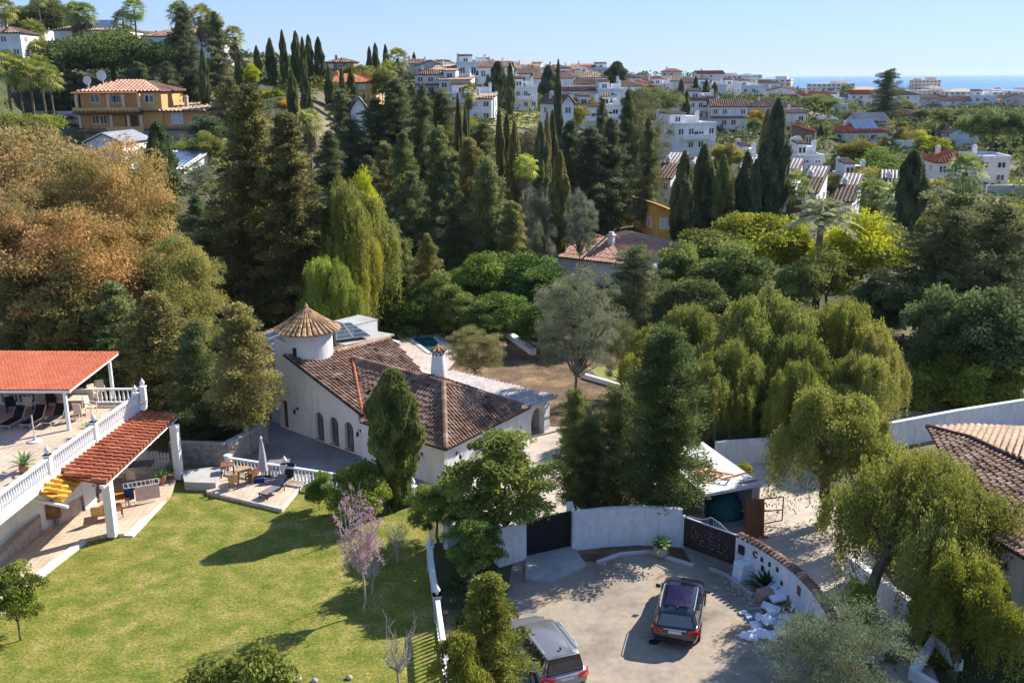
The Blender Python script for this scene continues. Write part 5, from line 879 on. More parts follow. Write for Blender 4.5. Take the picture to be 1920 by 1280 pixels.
('broadleaf', 1420, 398, 100, 165, 'wide yellow-green tree below the cypress row', YG), ('broadleaf', 1490, 425, 99, 60, 'yellowish tree left of the date palm', YG), ('broadleaf', 1628, 415, 93, 165, 'bright golden-yellow tree right of the date palm', YL), ('broadleaf', 1320, 428, 98, 150, 'fresh green tree right of the terracotta hip roof', LM), ('hedgetree', 1275, 455, 94, 80, 'green tree by the corner of the terracotta-roofed house', GR), ('hedgetree', 1370, 470, 90, 140, 'mid green tree in the belt below the yellow one', GR), ('broadleaf', 1500, 485, 86, 90, 'small pale tree among the yellow-green belt', (1.1, 1.2, 1.0)), ('broadleaf', 1560, 475, 88, 120, 'olive green tree below the date palm', LM), ('hedgetree', 1650, 520, 82, 100, 'dark bluish tree beneath the golden-yellow one', DB), ('hedgetree', 1300, 520, 84, 120, 'dark shaded tree left of the weeping group', DK),
('loosepine', 1800, 372, 82, 220, 'large dark olive pine at right, left of its darker neighbour', (.75, .85, .7)), ('loosepine', 1890, 395, 78, 220, 'large dark olive pine at the right edge', (.7, .8, .75)), ('loosepine', 1760, 440, 84, 150, 'dark olive pine behind the golden-yellow tree', (.6, .75, .7)), ('hedgetree', 1880, 540, 68, 160, 'deep bluish green tree at the right edge above the hedge', DB), ('hedgetree', 1770, 560, 70, 120, 'deep green tree left of the bluish one', DB), ('broadleaf', 1860, 405, 110, 90, 'yellow-green tree under the cream villa', LM), ('broadleaf', 1760, 395, 100, 80, 'wispy olive tree below the small fan palm', OL), ('broadleaf', 1900, 390, 120, 80, 'lime tree beside the bright garden lawn', YG),
# weeping trees
('pepper', 1440, 512, 64, 215, 'tall weeping tree with long pale curtains right of the dark fir', (1.25, 1.3, .95)), ('pepper', 1300, 548, 68, 160, 'weeping tree behind the dark fir', (.95, 1.0, .75)), ('pepper', 1580, 532, 65, 215, 'broad weeping tree with a visible crooked limb', (1.3, 1.3, .8)), ('pepper', 1230, 590, 66, 140, 'weeping tree between the grey airy tree and the dark fir', (1.2, 1.25, .8)), ('pepper', 1340, 640, 58, 150, 'low weeping tree above the shed', LM), ('pepper', 1505, 600, 60, 150, 'weeping tree between the tall one and the broad one', (.8, .9, .6)), ('pepper', 1375, 610, 59, 150, 'weeping tree in front of the tall one, above the shed', (1.15, 1.2, .85)), ('pepper', 1625, 640, 57, 160, 'weeping tree hanging over the boundary wall', (1.2, 1.2, .85)), ('pepper', 1650, 600, 60, 120, 'small weeping tree right of the broad one', (1.3, 1.2, 1.0)), ('pepper', 1200, 640, 60, 110, 'olive weeping bush left of the dark fir\'s tip', (1.2, 1.1, .7)), ('pepper', 1500, 650, 56, 120, 'shaded weeping tree over the white boards', (1.1, 1.2, .7)),
('bigpepper', 1590, 688, 47, 235, 'weeping tree with a dark upright trunk on the sandy yard', (1.3, 1.3, .85), None, None, 1),
('airy', 1085, 498, 62, 165, 'grey airy tree with a dark twisting trunk on the bare soil', (.88, .95, .82), None, None, 0), ('airy', 1168, 600, 68, 80, 'small grey-green tree on the grass patch', (.85, .95, .6)), ('airy', 888, 612, 70, 115, 'pale olive bush on the bare soil beside the chimney', (.95, .95, .55)),
('hedgetree', 1700, 690, 67, 120, 'green creeper mound on the boundary wall, left one', (1.0, 1.5, .6)), ('hedgetree', 1780, 665, 67, 150, 'bright green creeper mound on the boundary wall, middle one', (1.1, 1.6, .6)), ('hedgetree', 1870, 690, 67, 130, 'bright green creeper mound on the boundary wall by the right edge', (1.0, 1.6, .6)), ('hedgetree', 1730, 730, 67, 110, 'low green creeper spilling over the boundary wall', (1.1, 1.5, .6)), ('hedgetree', 1440, 740, 58, 90, 'dark green bush under the tall weeping tree', (.6, 1.0, .7)),
]
for a in PL: plant(*a)
GP = [
('densefir', 1252, 630, 46, 150, 'big dark bluish green fir behind the white curved wall', (.52, .72, .52), 0, 0), ('densefir', 1078, 738, 47.5, 72, 'slim green conifer left of the big fir, above the driveway', (1.0, 1.15, .75), 0, 0), ('densefir', 1160, 735, 48, 105, 'dark ragged conifer between the slim one and the big fir', (.7, .8, .6), 0, 1), ('densefir', 1110, 800, 47, 70, 'low dark conifer drooping over the white curved wall', (.6, .75, .55), 0, 0),
('broadcypress', 735, 700, 49.5, 94, 'broad columnar cypress in front of the villa wall', (1.0, 1.3, .75), 0, 0),
('neartree', 935, 818, 43.5, 215, 'large fresh green tree left of the black sliding gate', (1.1, 1.25, .85), 0), ('neartree', 818, 895, 45, 120, 'smaller fresh green tree against the villa corner', (1.15, 1.6, .9), 0), ('neartree', 890, 970, 40, 110, 'dense green shrub under the large fresh green tree', (.75, 1.1, .7), 0),
('bush', 668, 878, 48, 120, 'round glossy green bush below the villa balustrade', (1.0, 1.5, .6), 0), ('bush', 596, 890, 49, 55, 'small bush climbing the balustrade', (.9, 1.3, .6), 0),
('paleconifer', 915, 1080, 30.5, 200, 'tall feathery green shrub beside the silver car', (1.0, 1.1, .5), 0), ('neartree', 860, 1180, 28.5, 120, 'green shrub at the bottom edge beside the fence', (1.2, 1.2, .55), 0), ('bush', 450, 1225, 29, 190, 'olive-green bush at the bottom of the lawn', (.85, .95, .6), 0, 1), ('airy', 1590, 1145, 31, 270, 'wide silvery green bush below the curved wall', (.75, .92, .72), 0),
('citrus', 18, 1062, 36.5, 92, 'small lemon tree at the left edge of the lawn', (1.0, 1.4, .6), 0), ('pinktree', 672, 920, 38.5, 120, 'pink-blossomed young tree on the lawn', (1, 1, 1), 0), ('baretree', 745, 1130, 32, 120, 'bare pale-branched sapling beside the fence', (1, 1, 1), 0), ('baretree', 742, 955, 43, 70, 'bare dark sapling left of the fence top', (1, 1, 1), 0), ('baretree', 690, 1010, 40, 110, 'low bare shrub behind the pink-blossomed tree', (1, 1, 1), 0), ('baretree', 668, 905, 46, 60, 'thin bare sapling in front of the round glossy bush', (1, 1, 1), 0),
('bigpepper', 1745, 812, 38, 345, 'huge weeping tree with a thick leaning trunk by the curved wall', (1.25, 1.25, .75), 0, 0), ('bigpepper', 1835, 1010, 33.5, 190, 'lower weeping tree at the right edge in front of the white house', (1.1, 1.1, .45), 0, 1),
('bush', 1610, 1095, 35, 70, 'bright green shrub at the foot of the huge weeping tree', (1.2, 1.7, .6), 0), ('bush', 1390, 868, 51.5, 42, 'clipped pale bush behind the shed', (1.1, 1.2, .8), 0),
]
for a in GP: plant(*a[:7], base=a[7], var=a[8] if len(a) > 8 else None)
# far cypress row and hedges
NTH = 'first second third fourth fifth sixth seventh eighth ninth tenth eleventh twelfth thirteenth fourteenth fifteenth sixteenth seventeenth'.split()
for i in range(17): plant('cypress', 1690 + i * 12.5 + random.uniform(-3, 3), (182 if i < 5 else 178) + random.uniform(-6, 6), 640 + 10 * (i % 3), 17, f'{NTH[i]} cypress from the left in the far bluish row before the coastal town', (.35, .55, .85), grp='far cypress row')  # blue tint puts the haze of distance into the leaf colour
# ------------------------------------------------------------------ ground cover
def scatter_undergrowth():
    rg = np.random.default_rng(5); n = 9000; az = rg.uniform(R(-36), R(36), n); r = np.exp(rg.uniform(math.log(84), math.log(400), n)); x = r * np.sin(az); y = r * np.cos(az)
    nz = np.sin(x * .11 + 1.3) + np.sin(y * .083 + x * .05) + np.sin(x * .031 - y * .043); keep = nz + rg.normal(size=n) * .8 > -.6; x, y, r = x[keep], y[keep], r[keep]
    x2 = []; y2 = []
    for a, b, c, d, k in ((0, 560, 300, 640, 90), (1330, 700, 1900, 760, 120), (1650, 1180, 1900, 1280, 30), (840, 1060, 940, 1280, 60), (600, 590, 1050, 606, 60), (380, 640, 480, 790, 50)):
        for i in range(k): p = W(rg.uniform(min(a, c), max(a, c)), rg.uniform(min(b, d), max(b, d))); x2.append(p.x); y2.append(p.y)
    x = np.concatenate([x, x2]); y = np.concatenate([y, y2]); r = np.hypot(x, y); z = zt(x, y); s = rg.uniform(.5, 1.5, len(x)) * np.clip(r / 150, .45, 2.0)
    s[len(x) - len(x2):] *= .7
    C = np.stack([x, y, z + s * .25], 1); Rd = np.stack([s * 1.25, s * 1.25, s * .95], 1); V, Fq, rr = clumps(C, Rd, 26, .3, rg, up=.2, asp=.6)
    # leaf size follows distance
    q = V.reshape(-1, 4, 3); c = q.mean(1, keepdims=True); k = np.repeat(np.clip(s / 1.3, .35, 2.2), 26)[:, None, None]; V = (c + (q - c) * k).reshape(-1, 3)
    me = np_mesh('undergrowth', V, Fq, rr, [M['leaf']]); o = bpy.data.objects.new('undergrowth', me); COL.objects.link(o); o.color = (.60, .68, .55, 1); tag(o, kind='stuff')
scatter_undergrowth()
# ------------------------------------------------------------------ houses on the slopes
M['dkroof'] = mat('dark_mossy_tile', (0.1, 0.07, 0.05), 0.95, stops=[(0.0, (0.075, 0.055, 0.042)), (0.5, (0.16, 0.115, 0.085)), (1.0, (0.25, 0.19, 0.13))], scale=1.0, attr=True)
M['grey'] = mat('grey_render', (0.42, 0.42, 0.42), 0.9, (0.50, 0.50, 0.49), .4, fine=.06)
M['tilesalmon'] = mat('salmon_clay_tile', (.4, .2, .15), 0.85, stops=[(0.0, (0.30, 0.16, 0.11)), (0.5, (0.48, 0.27, 0.19)), (1.0, (0.60, 0.42, 0.32))], scale=1.2, attr=True)
M['pinkw'] = mat('pinkish_render', (0.58, 0.47, 0.41), 0.9, (0.64, 0.54, 0.48), .4, fine=.06)
M['brickw'] = mat('brown_brick', (0.24, 0.13, 0.09), 0.9, (0.30, 0.18, 0.12), 1.5, fine=.15)
M['whiteh'] = mat('white_render', (0.70, 0.71, 0.73), 0.85, (0.78, 0.78, 0.78), .25, fine=.04, stain=.3)
M['shut'] = mat('pale_shutter', (0.62, 0.62, 0.63), 0.6)
def flatwin(parent, x, y, z, w, h, rz, pane='glass', frame='paint', name='window'):
    """a window standing on a wall face; rz turns its outward side"""
    f = MB(); c = math.cos(rz); s = math.sin(rz); T = lambda a, b, k: (x + a * c + k * s, y + a * s - k * c, z + b)
    for (a, b, a2, b2) in ((-w/2, 0, w/2, 0), (w/2, 0, w/2, h), (w/2, h, -w/2, h), (-w/2, h, -w/2, 0), (0, 0, 0, h)): f.bar(T(a, b, .05), T(a2, b2, .05), .12, .14)
    fo = f.build(name, M[frame], parent); g = MB(); g.add([T(-w/2, 0, .04), T(w/2, 0, .04), T(w/2, h, .04), T(-w/2, h, .04)], [(0, 1, 2, 3)]); g.build('pane', M[pane], fo)
def roofs(t, x0, x1, y0, y1, z, rh, kind, rm, ov=.4, pitch=.5):
    x0 -= ov; x1 += ov; y0 -= ov; y1 += ov; V_ = Vector; xm, ym = (x0 + x1) / 2, (y0 + y1) / 2; P = []
    if kind == 'hip':
        k = min(x1 - x0, y1 - y0) / 2
        if x1 - x0 >= y1 - y0: a, b = (x0 + k, ym), (x1 - k, ym)
        else: a, b = (xm, y0 + k), (xm, y1 - k)
        A_, B_ = V_((*a, z + rh)), V_((*b, z + rh + .001)); c = [V_((x0, y0, z)), V_((x1, y0, z)), V_((x1, y1, z)), V_((x0, y1, z))]
        if x1 - x0 >= y1 - y0: P = [([c[0], c[1], B_, A_], (0, -k, -rh)), ([c[1], c[2], B_], (k, 0, -rh)), ([c[2], c[3], A_, B_], (0, k, -rh)), ([c[3], c[0], A_], (-k, 0, -rh))]
        else: P = [([c[0], c[1], A_], (0, -k, -rh)), ([c[1], c[2], B_, A_], (k, 0, -rh)), ([c[2], c[3], B_], (0, k, -rh)), ([c[3], c[0], A_, B_], (-k, 0, -rh))]
    elif kind == 'gabx': P = [([V_((x0, y0, z)), V_((x1, y0, z)), V_((x1, ym, z + rh)), V_((x0, ym, z + rh))], (0, -(ym - y0), -rh)), ([V_((x1, y1, z)), V_((x0, y1, z)), V_((x0, ym, z + rh)), V_((x1, ym, z + rh))], (0, ym - y0, -rh))]
    elif kind == 'gaby': P = [([V_((x0, y1, z)), V_((x0, y0, z)), V_((xm, y0, z + rh)), V_((xm, y1, z + rh))], (-(xm - x0), 0, -rh)), ([V_((x1, y0, z)), V_((x1, y1, z)), V_((xm, y1, z + rh)), V_((xm, y0, z + rh))], (xm - x0, 0, -rh))]
    elif kind == 'shedf': P = [([V_((x0, y0, z)), V_((x1, y0, z)), V_((x1, y1, z + rh)), V_((x0, y1, z + rh))], (0, -(y1 - y0), -rh))]
    elif kind == 'shedr': P = [([V_((x0, y0, z + rh)), V_((x1, y0, z)), V_((x1, y1, z)), V_((x0, y1, z + rh))], (x1 - x0, 0, -rh))]
    for pl_, dn in P: tiles('roof', pl_, dn, M[rm], M['tilech'], t, pitch=pitch, course=.9, th=.12, seg=2)
    if kind == 'flat':
        q = MB()
        for a, b in (((x0, y0), (x1, y0)), ((x1, y0), (x1, y1)), ((x1, y1), (x0, y1)), ((x0, y1), (x0, y0))): q.bar((*a, z + .25), (*b, z + .25), .25, .5)
        q.build('parapet', M['whiteh'], t)
        s = MB(); s.box((xm, ym, z + .05), (x1 - x0, y1 - y0, .1)); s.build('roof', M[rm if rm in ('concrete', 'lightgrey', 'grey') else 'lightgrey'], t)
def chimney(t, x, y, z, h=1.4, m='whiteh', w=.7):
    q = MB(); q.box((x, y, z + h / 2), (w, w * .8, h)); q.box((x, y, z + h + .1), (w * 1.25, w * 1.05, .12)); q.box((x, y, z + h + .3), (w * .7, w * .6, .3)); q.build('chimney', M[m], t)
def house(x0, x1, ye, yb, Y, dep, rot, wall, roof, kind, rh, label, st=2, nw=3, ch=1, name='house', extra=None, cat='house', grp=None, pane='glass', chh=1.4):
    pxm = (x0 + x1) / 2; e = D(pxm, ye, Y); b = D(pxm, yb, Y); wd_ = (x1 - x0) / F_PX * Y / max(.5, math.cos(R(rot))) * .97; H_ = e.z - b.z; zb = min(b.z, zt1(e.x, e.y)) - 1.0; g0 = b.z - zb
    if abs(rot) > 12: wd_ = max(2.5, ((x1 - x0) / F_PX * Y - dep * abs(math.sin(R(rot)))) / math.cos(R(rot)))
    t = thing(name, (e.x, e.y + dep / 2, zb), label, cat, grp, rz=R(rot)); hx, hy = wd_ / 2, dep / 2; zt_ = g0 + H_
    q = MB(); q.box((0, 0, zt_ / 2), (wd_, dep, zt_))
    if kind in ('gabx', 'gaby', 'shedf', 'shedr'):
        s = {'gaby': [(-hx, 0), (hx, 0), (0, rh)], 'shedr': [(-hx, 0), (hx, 0), (-hx, rh)]}.get(kind)
        if s: q.add([(x, y, zt_ + z) for y in (-hy, hy) for x, z in s], [(0, 1, 2), (5, 4, 3), (0, 3, 4, 1), (1, 4, 5, 2), (2, 5, 3, 0)])
        s = {'gabx': [(-hy, 0), (hy, 0), (0, rh)], 'shedf': [(-hy, 0), (hy, 0), (hy, rh)]}.get(kind)
        if s: q.add([(x, y, zt_ + z) for x in (-hx, hx) for y, z in s], [(0, 2, 1), (3, 4, 5), (0, 1, 4, 3), (1, 2, 5, 4), (2, 0, 3, 5)])
    q.build('wall', M[wall], t); roofs(t, -hx, hx, -hy, hy, zt_ + .03, rh, kind, roof, .35 if kind != 'flat' else 0)
    sh_ = H_ / st
    for i in range(st):
        zz = g0 + sh_ * i + sh_ * .28
        for j in range(nw): flatwin(t, -hx + wd_ * (j + .5) / nw, -hy, zz, min(1.3, wd_ / nw * .5), sh_ * .48, 0, pane=pane if (i + j) % 3 else 'shut')
        for j in range(max(1, int(dep / 4))):
            for sx, ro in ((hx, math.pi / 2), (-hx, -math.pi / 2)):
                if (sx > 0) == (e.x < 0) or abs(rot) > 10: flatwin(t, sx, -hy + dep * (j + .5) / max(1, int(dep / 4)), zz, 1.1, sh_ * .45, ro)
    for k in range(ch): chimney(t, -hx * .5 + k * wd_ * .5, hy * .2, zt_ + (rh * .3 if kind != 'flat' else .1), chh, 'whiteh' if wall in ('whiteh', 'cream', 'pinkw') else wall)
    if extra: extra(t, hx, hy, zt_, g0)
    return t
def terraces(t, hx, hy, z, g0):
    """stepped roof rooms, balcony and awning of the white village houses"""
    q = MB(); q.box((-hx * .45, hy * .3, z + 1.1), (hx * .8, hy * 1.1, 2.2)); q.box((hx * .5, hy * .5, z + .8), (hx * .6, hy * .7, 1.6)); q.build('roof_room', M['whiteh'], t)
    roofs(t, -hx * .85, -hx * .05, -hy * .25, hy * .85, z + 2.22, .5, 'shedf', 'tiletan', .2); flatwin(t, -hx * .45, hy * .3 - hy * .55, z + .5, 1.3, 1.1, 0, frame='paint')
    q = MB(); q.box((0, -hy - .6, g0 + (z - g0) * .48), (hx * 1.5, 1.2, .2)); q.box((0, -hy - 1.15, g0 + (z - g0) * .48 + .45), (hx * 1.5, .12, .9)); q.build('balcony', M['whiteh'], t)
    q = MB(); q.box((hx * .15, -hy - .03, g0 + (z - g0) * .62), (hx * .5, .1, (z - g0) * .26)); q.build('balcony_door', M['glass'], t)
    chimney(t, hx * .75, hy * .1, z, 2.2); chimney(t, -hx * .9, hy * .6, z, 2.6, w=.55)
def tilebelt(t, hx, hy, z, g0): roofs(t, -hx, hx, -hy - .7, -hy + .2, z - (z - g0) * .5, .35, 'shedf', 'tiletan', .1); 
def sol(t, hx, hy, z, g0): solar_local(t, -hx * .5, hx * .6, -hy * .8, -hy * .05, z + .7, .45)
def solar_local(t, x0, x1, y0, y1, z, sl):
    for i in range(4):
        a = x0 + (x1 - x0) * i / 4 + .04; b = x0 + (x1 - x0) * (i + 1) / 4 - .04; q = MB(); q.slab([Vector((a, y0, z)), Vector((b, y0, z)), Vector((b, y1, z + sl * (y1 - y0))), Vector((a, y1, z + sl * (y1 - y0)))], .06); q.build('solar_panel', M['solar'], t)
HS = [
(100, 236, 57, 78, 255, 12, 4, 'cream', 'tiletan', 'hip', 2.0, 'cream hillside villa with a tan hip roof and solar panels', dict(st=1, nw=4, extra=sol)),
(268, 400, 68, 105, 235, 14, -4, 'whiteh', 'tile', 'hip', 2.2, 'white hillside villa with a brown hip roof behind spiky conifers', dict(nw=4)),
(-30, 30, 62, 110, 195, 10, 6, 'whiteh', 'tile', 'hip', 1.2, 'tall white house cut by the left edge', dict(nw=3)), (30, 58, 82, 104, 200, 8, 0, 'brickw', 'tile', 'shedr', 1.5, 'brown-roofed annex beside the tall white house', dict(st=1, nw=1)),
(35, 80, 36, 52, 285, 10, 0, 'whiteh', 'tiletan', 'flat', 1, 'white flat-roofed house near the top left skyline', dict(nw=3, st=1)), (85, 118, 38, 56, 300, 9, 0, 'whiteh', 'tiletan', 'flat', 1, 'small white flat-roofed house behind the cream hillside villa', dict(nw=2, st=1)), (-10, 20, 30, 48, 290, 9, 0, 'whiteh', 'tiletan', 'flat', 1, 'white box house in the top left corner', dict(nw=2, st=1)),
(590, 706, 155, 190, 205, 12, -8, 'yellowp', 'tilered', 'hip', 1.8, 'orange house with an orange hip roof among cypresses', dict(nw=3)), (612, 662, 117, 132, 300, 10, 0, 'brickw', 'tile', 'hip', 1.2, 'reddish house on the skyline behind the orange one', dict(st=1, nw=3)),
(612, 684, 208, 232, 150, 8, 28, 'whiteh', 'tile', 'gaby', 2.0, 'white gabled house half hidden behind dark conifers', dict(nw=1)), 
# white village, centre
(775, 833, 140, 178, 255, 10, 5, 'whiteh', 'tile', 'hip', 1.5, 'white village house with a brown hip roof, leftmost', dict(nw=3, extra=tilebelt)), (826, 884, 150, 190, 250, 11, -4, 'whiteh', 'tiletan', 'shedf', 1.0, 'white village house with tall chimneys right of the leftmost', dict(nw=3, extra=terraces)), (838, 930, 178, 205, 225, 10, 4, 'whiteh', 'tiletan', 'flat', .5, 'long low white terrace house behind the fan palm', dict(nw=4, extra=terraces)), (884, 926, 185, 228, 215, 9, -6, 'whiteh', 'tiletan', 'shedf', .8, 'white house with round-arched balcony right of the fan palm', dict(nw=2, st=2)),
(905, 945, 152, 180, 262, 9, 0, 'whiteh', 'tiletan', 'flat', .5, 'white cube house behind the thick dark cypress', dict(nw=2)), (960, 1004, 166, 206, 238, 9, 6, 'whiteh', 'tiletan', 'flat', .5, 'white terraced house right of the isolated cypress', dict(nw=3, extra=terraces)),
(790, 862, 124, 142, 400, 12, 0, 'pinkw', 'tile', 'hip', 2.5, 'wide brown-roofed house on the skyline ridge', dict(nw=4, st=1)), (870, 908, 130, 146, 385, 12, 0, 'whiteh', 'tile', 'hip', 2.5, 'brown-roofed white house on the skyline, second from left', dict(nw=3, st=1)), (885, 925, 124, 140, 410, 12, 0, 'pinkw', 'tile', 'gabx', 2.5, 'gabled brown house on the skyline between two masts', dict(nw=3, st=1)), (918, 960, 130, 150, 400, 12, 0, 'pinkw', 'tile', 'gaby', 3, 'brown gabled house behind the thick dark cypress', dict(nw=3, st=1)), (958, 990, 126, 146, 390, 12, 0, 'pinkw', 'tile', 'flat', 3, 'pinkish flat-topped block on the skyline', dict(nw=4, st=3)), (985, 1012, 132, 150, 395, 12, 0, 'yellowp', 'tile', 'hip', 2, 'small yellowish house on the skyline', dict(nw=2, st=1)), (820, 850, 138, 152, 330, 10, 0, 'whiteh', 'tiletan', 'shedf', 1.5, 'white house under the wide brown-roofed one', dict(nw=3, st=1)), (862, 900, 142, 160, 320, 10, 0, 'whiteh', 'tiletan', 'flat', 1.5, 'white cube under the tiny skyline palm', dict(nw=3, st=1)), (1052, 1100, 143, 156, 440, 12, 0, 'pinkw', 'tile', 'hip', 2, 'low brown house right of the tallest thin cypress on the skyline', dict(nw=3, st=1)), (1105, 1150, 150, 162, 430, 12, 0, 'pinkw', 'tile', 'hip', 2, 'low house left of the bushy lone conifer', dict(nw=3, st=1)),
# white village, right of centre
(1056, 1128, 170, 202, 262, 10, 0, 'whiteh', 'tile', 'shedf', 1.2, 'white house with a dark tiled belt left of the terraces', dict(nw=4, extra=tilebelt)), (1122, 1172, 170, 200, 258, 10, 0, 'whiteh', 'tiletan', 'flat', .6, 'white house with a glazed roof room', dict(nw=3, extra=terraces)), (1030, 1062, 195, 245, 190, 9, 25, 'whiteh', 'tile', 'gaby', 1.6, 'white gable end left of the slim cypress twins', dict(nw=1)), (1082, 1128, 200, 250, 225, 9, 10, 'whiteh', 'tiletan', 'shedf', 1.0, 'white stepped house behind the spiky thin conifer', dict(nw=2, extra=terraces)), (1128, 1168, 200, 240, 228, 9, -6, 'whiteh', 'tiletan', 'flat', .6, 'white house with a roof terrace above the right-hand conifers', dict(nw=2, extra=terraces)),
(1172, 1232, 163, 182, 330, 12, 0, 'pinkw', 'tilered', 'hip', 2.0, 'orange-roofed villa before the sea horizon', dict(nw=3, st=1)), (1225, 1262, 160, 178, 340, 8, 0, 'whiteh', 'tilered', 'flat', 1.0, 'white house with a small turret beside the orange-roofed villa', dict(nw=2, st=1, extra=terraces)),
(1248, 1284, 192, 222, 250, 9, 20, 'whiteh', 'tile', 'gaby', 2.6, 'tall white gable end behind the large white house', dict(nw=1)), (1232, 1346, 235, 284, 205, 10, 22, 'whiteh', 'tiletan', 'flat', .6, 'large white three-storey house with arched balconies', dict(st=2, nw=4, extra=terraces)), (1292, 1350, 188, 226, 255, 10, 0, 'whiteh', 'tile', 'shedf', 1.2, 'white terrace house with two chimneys behind the large one', dict(nw=4, extra=terraces)), (1338, 1406, 200, 240, 245, 10, -6, 'whiteh', 'tile', 'gabx', 1.6, 'white row house with dark gable edge', dict(nw=4, extra=tilebelt)), (1365, 1416, 168, 186, 470, 12, 0, 'whiteh', 'tiletan', 'flat', 1, 'long white block before the distant apartment towers', dict(nw=6, st=2)),
(1412, 1505, 200, 232, 290, 14, -5, 'pinkw', 'tile', 'hip', 2.2, 'wide pinkish villa with a brown hip roof behind the tallest cypress', dict(nw=4)), (1478, 1514, 212, 236, 275, 8, -5, 'whiteh', 'tiletan', 'shedf', .8, 'white glazed wing of the pinkish villa', dict(nw=2, st=1, pane='glass')), (1538, 1573, 225, 236, 285, 7, 0, 'whiteh', 'lightgrey', 'shedf', .8, 'small open pavilion with a pale roof', dict(st=1, nw=3, ch=0)),
(1580, 1668, 248, 266, 232, 12, 4, 'whiteh', 'tilered', 'hip', 2.0, 'white villa with a wide salmon hip roof and solar panels', dict(st=1, nw=4, extra=sol)), (1608, 1668, 228, 242, 262, 10, 0, 'grey', 'grey', 'gabx', 2.0, 'grey-roofed house behind the salmon-roofed villa', dict(st=1, nw=3)), (1488, 1545, 248, 276, 215, 9, -14, 'brickw', 'tilered', 'shedr', 1.6, 'brown brick house with a broken red tile roof', dict(nw=2, st=1)), (1672, 1740, 216, 230, 300, 10, 0, 'pinkw', 'tiletan', 'hip', 1.6, 'pinkish-roofed villa before the blue cypress row', dict(st=1, nw=3)), (1560, 1590, 198, 218, 330, 9, 0, 'whiteh', 'concrete', 'flat', 1, 'white flat house behind the dense round pine', dict(nw=2)), (1780, 1838, 250, 262, 235, 9, 0, 'whiteh', 'tiletan', 'gaby', 2.0, 'white gabled house behind the umbrella pine trunk', dict(st=1, nw=2)), (1690, 1740, 268, 282, 215, 9, 0, 'whiteh', 'tile', 'flat', 1, 'white low house behind the layered olive pine', dict(st=1, nw=3)),
# dark-roofed terraces
(1232, 1300, 335, 395, 142, 9, -24, 'whiteh', 'dkroof', 'shedf', 3.0, 'white terrace with a dark mossy roof and red awning, leftmost', dict(nw=2)), (1285, 1345, 345, 395, 140, 9, -24, 'whiteh', 'dkroof', 'shedf', 3.0, 'second dark mossy-roofed terrace, behind the first cypress of the row', dict(nw=2)), (1385, 1440, 345, 395, 145, 9, -24, 'whiteh', 'dkroof', 'shedf', 3.2, 'dark mossy-roofed terrace seen between the row\'s cypresses', dict(nw=2)), (1466, 1520, 345, 395, 145, 9, -26, 'whiteh', 'dkroof', 'shedf', 3.0, 'dark mossy-roofed terrace right of the tallest cypress', dict(nw=2)), (1512, 1572, 362, 410, 140, 9, -26, 'whiteh', 'dkroof', 'shedf', 3.0, 'dark-roofed terrace with a bright white party wall', dict(nw=2)), (1568, 1650, 378, 430, 136, 9, -26, 'whiteh', 'dkroof', 'shedf', 3.0, 'dark-roofed terrace behind the date palm', dict(nw=2)), (1655, 1740, 360, 410, 150, 9, -20, 'whiteh', 'dkroof', 'shedf', 2.5, 'dark-roofed terrace behind the lone bluish cypress', dict(nw=2)),
(1462, 1508, 288, 325, 175, 8, 0, 'whiteh', 'tiletan', 'shedf', 1.0, 'white roof-terrace house with a satellite dish and chimneys', dict(nw=2, extra=terraces)), (1500, 1545, 296, 330, 170, 8, 0, 'whiteh', 'tile', 'flat', 1.0, 'white roof-terrace house with a tall bell-shaped chimney', dict(nw=2, extra=terraces, chh=2.6)), (1396, 1428, 300, 330, 172, 8, 0, 'whiteh', 'tiletan', 'flat', .8, 'white roof terrace with one chimney left of the tallest cypress', dict(nw=1, extra=terraces)), (1590, 1640, 335, 365, 160, 8, 0, 'whiteh', 'dkroof', 'flat', 1, 'white parapeted roof terrace above the dark roofs', dict(nw=2, extra=terraces)),
(1765, 1846, 305, 358, 160, 10, -8, 'cream', 'tilered', 'hip', 1.5, 'cream villa with red roof edge and an ochre chimney', dict(nw=3)), (1840, 1902, 298, 345, 168, 10, -8, 'cream', 'tiletan', 'flat', 1, 'cream flat-topped wing behind the forked pine trunk', dict(nw=2)), (1735, 1768, 322, 345, 172, 7, 0, 'ochre', 'tilered', 'flat', .8, 'small ochre outbuilding with a blue door', dict(nw=1, st=1)),
(1204, 1262, 400, 440, 128, 8, 14, 'ochre', 'ochre', 'shedr', 1.3, 'ochre yellow house with a sloping wall behind the terracotta roof', dict(nw=1, st=1, ch=0)),
(165, 236, 268, 322, 150, 9, -6, 'whiteh', 'whiteh', 'gaby', 1.4, 'white gabled house just below the yellow one', dict(nw=1, st=1, ch=0)), (240, 352, 318, 372, 128, 9, -4, 'whiteh', 'grey', 'shedf', 1.6, 'white house with blue solar roof behind the slim bluish cypress', dict(nw=4, st=1, ch=0, extra=lambda t, hx, hy, z, g: solar_local(t, -hx * .9, hx * .9, -hy * .9, hy * .7, z + .25, .2))),
(64, 156, 214, 232, 188, 6, -3, 'pinkw', 'concrete', 'flat', .5, 'long low pinkish terrace wall house left of the yellow one', dict(st=1, nw=4, ch=0)),
]
for h_ in HS: house(*h_[:12], **h_[12])
ORD = ['first', 'second', 'third', 'fourth', 'fifth', 'sixth', 'seventh', 'eighth', 'ninth', 'tenth', 'eleventh', 'twelfth', 'thirteenth', 'fourteenth']
rv = random.Random(21)
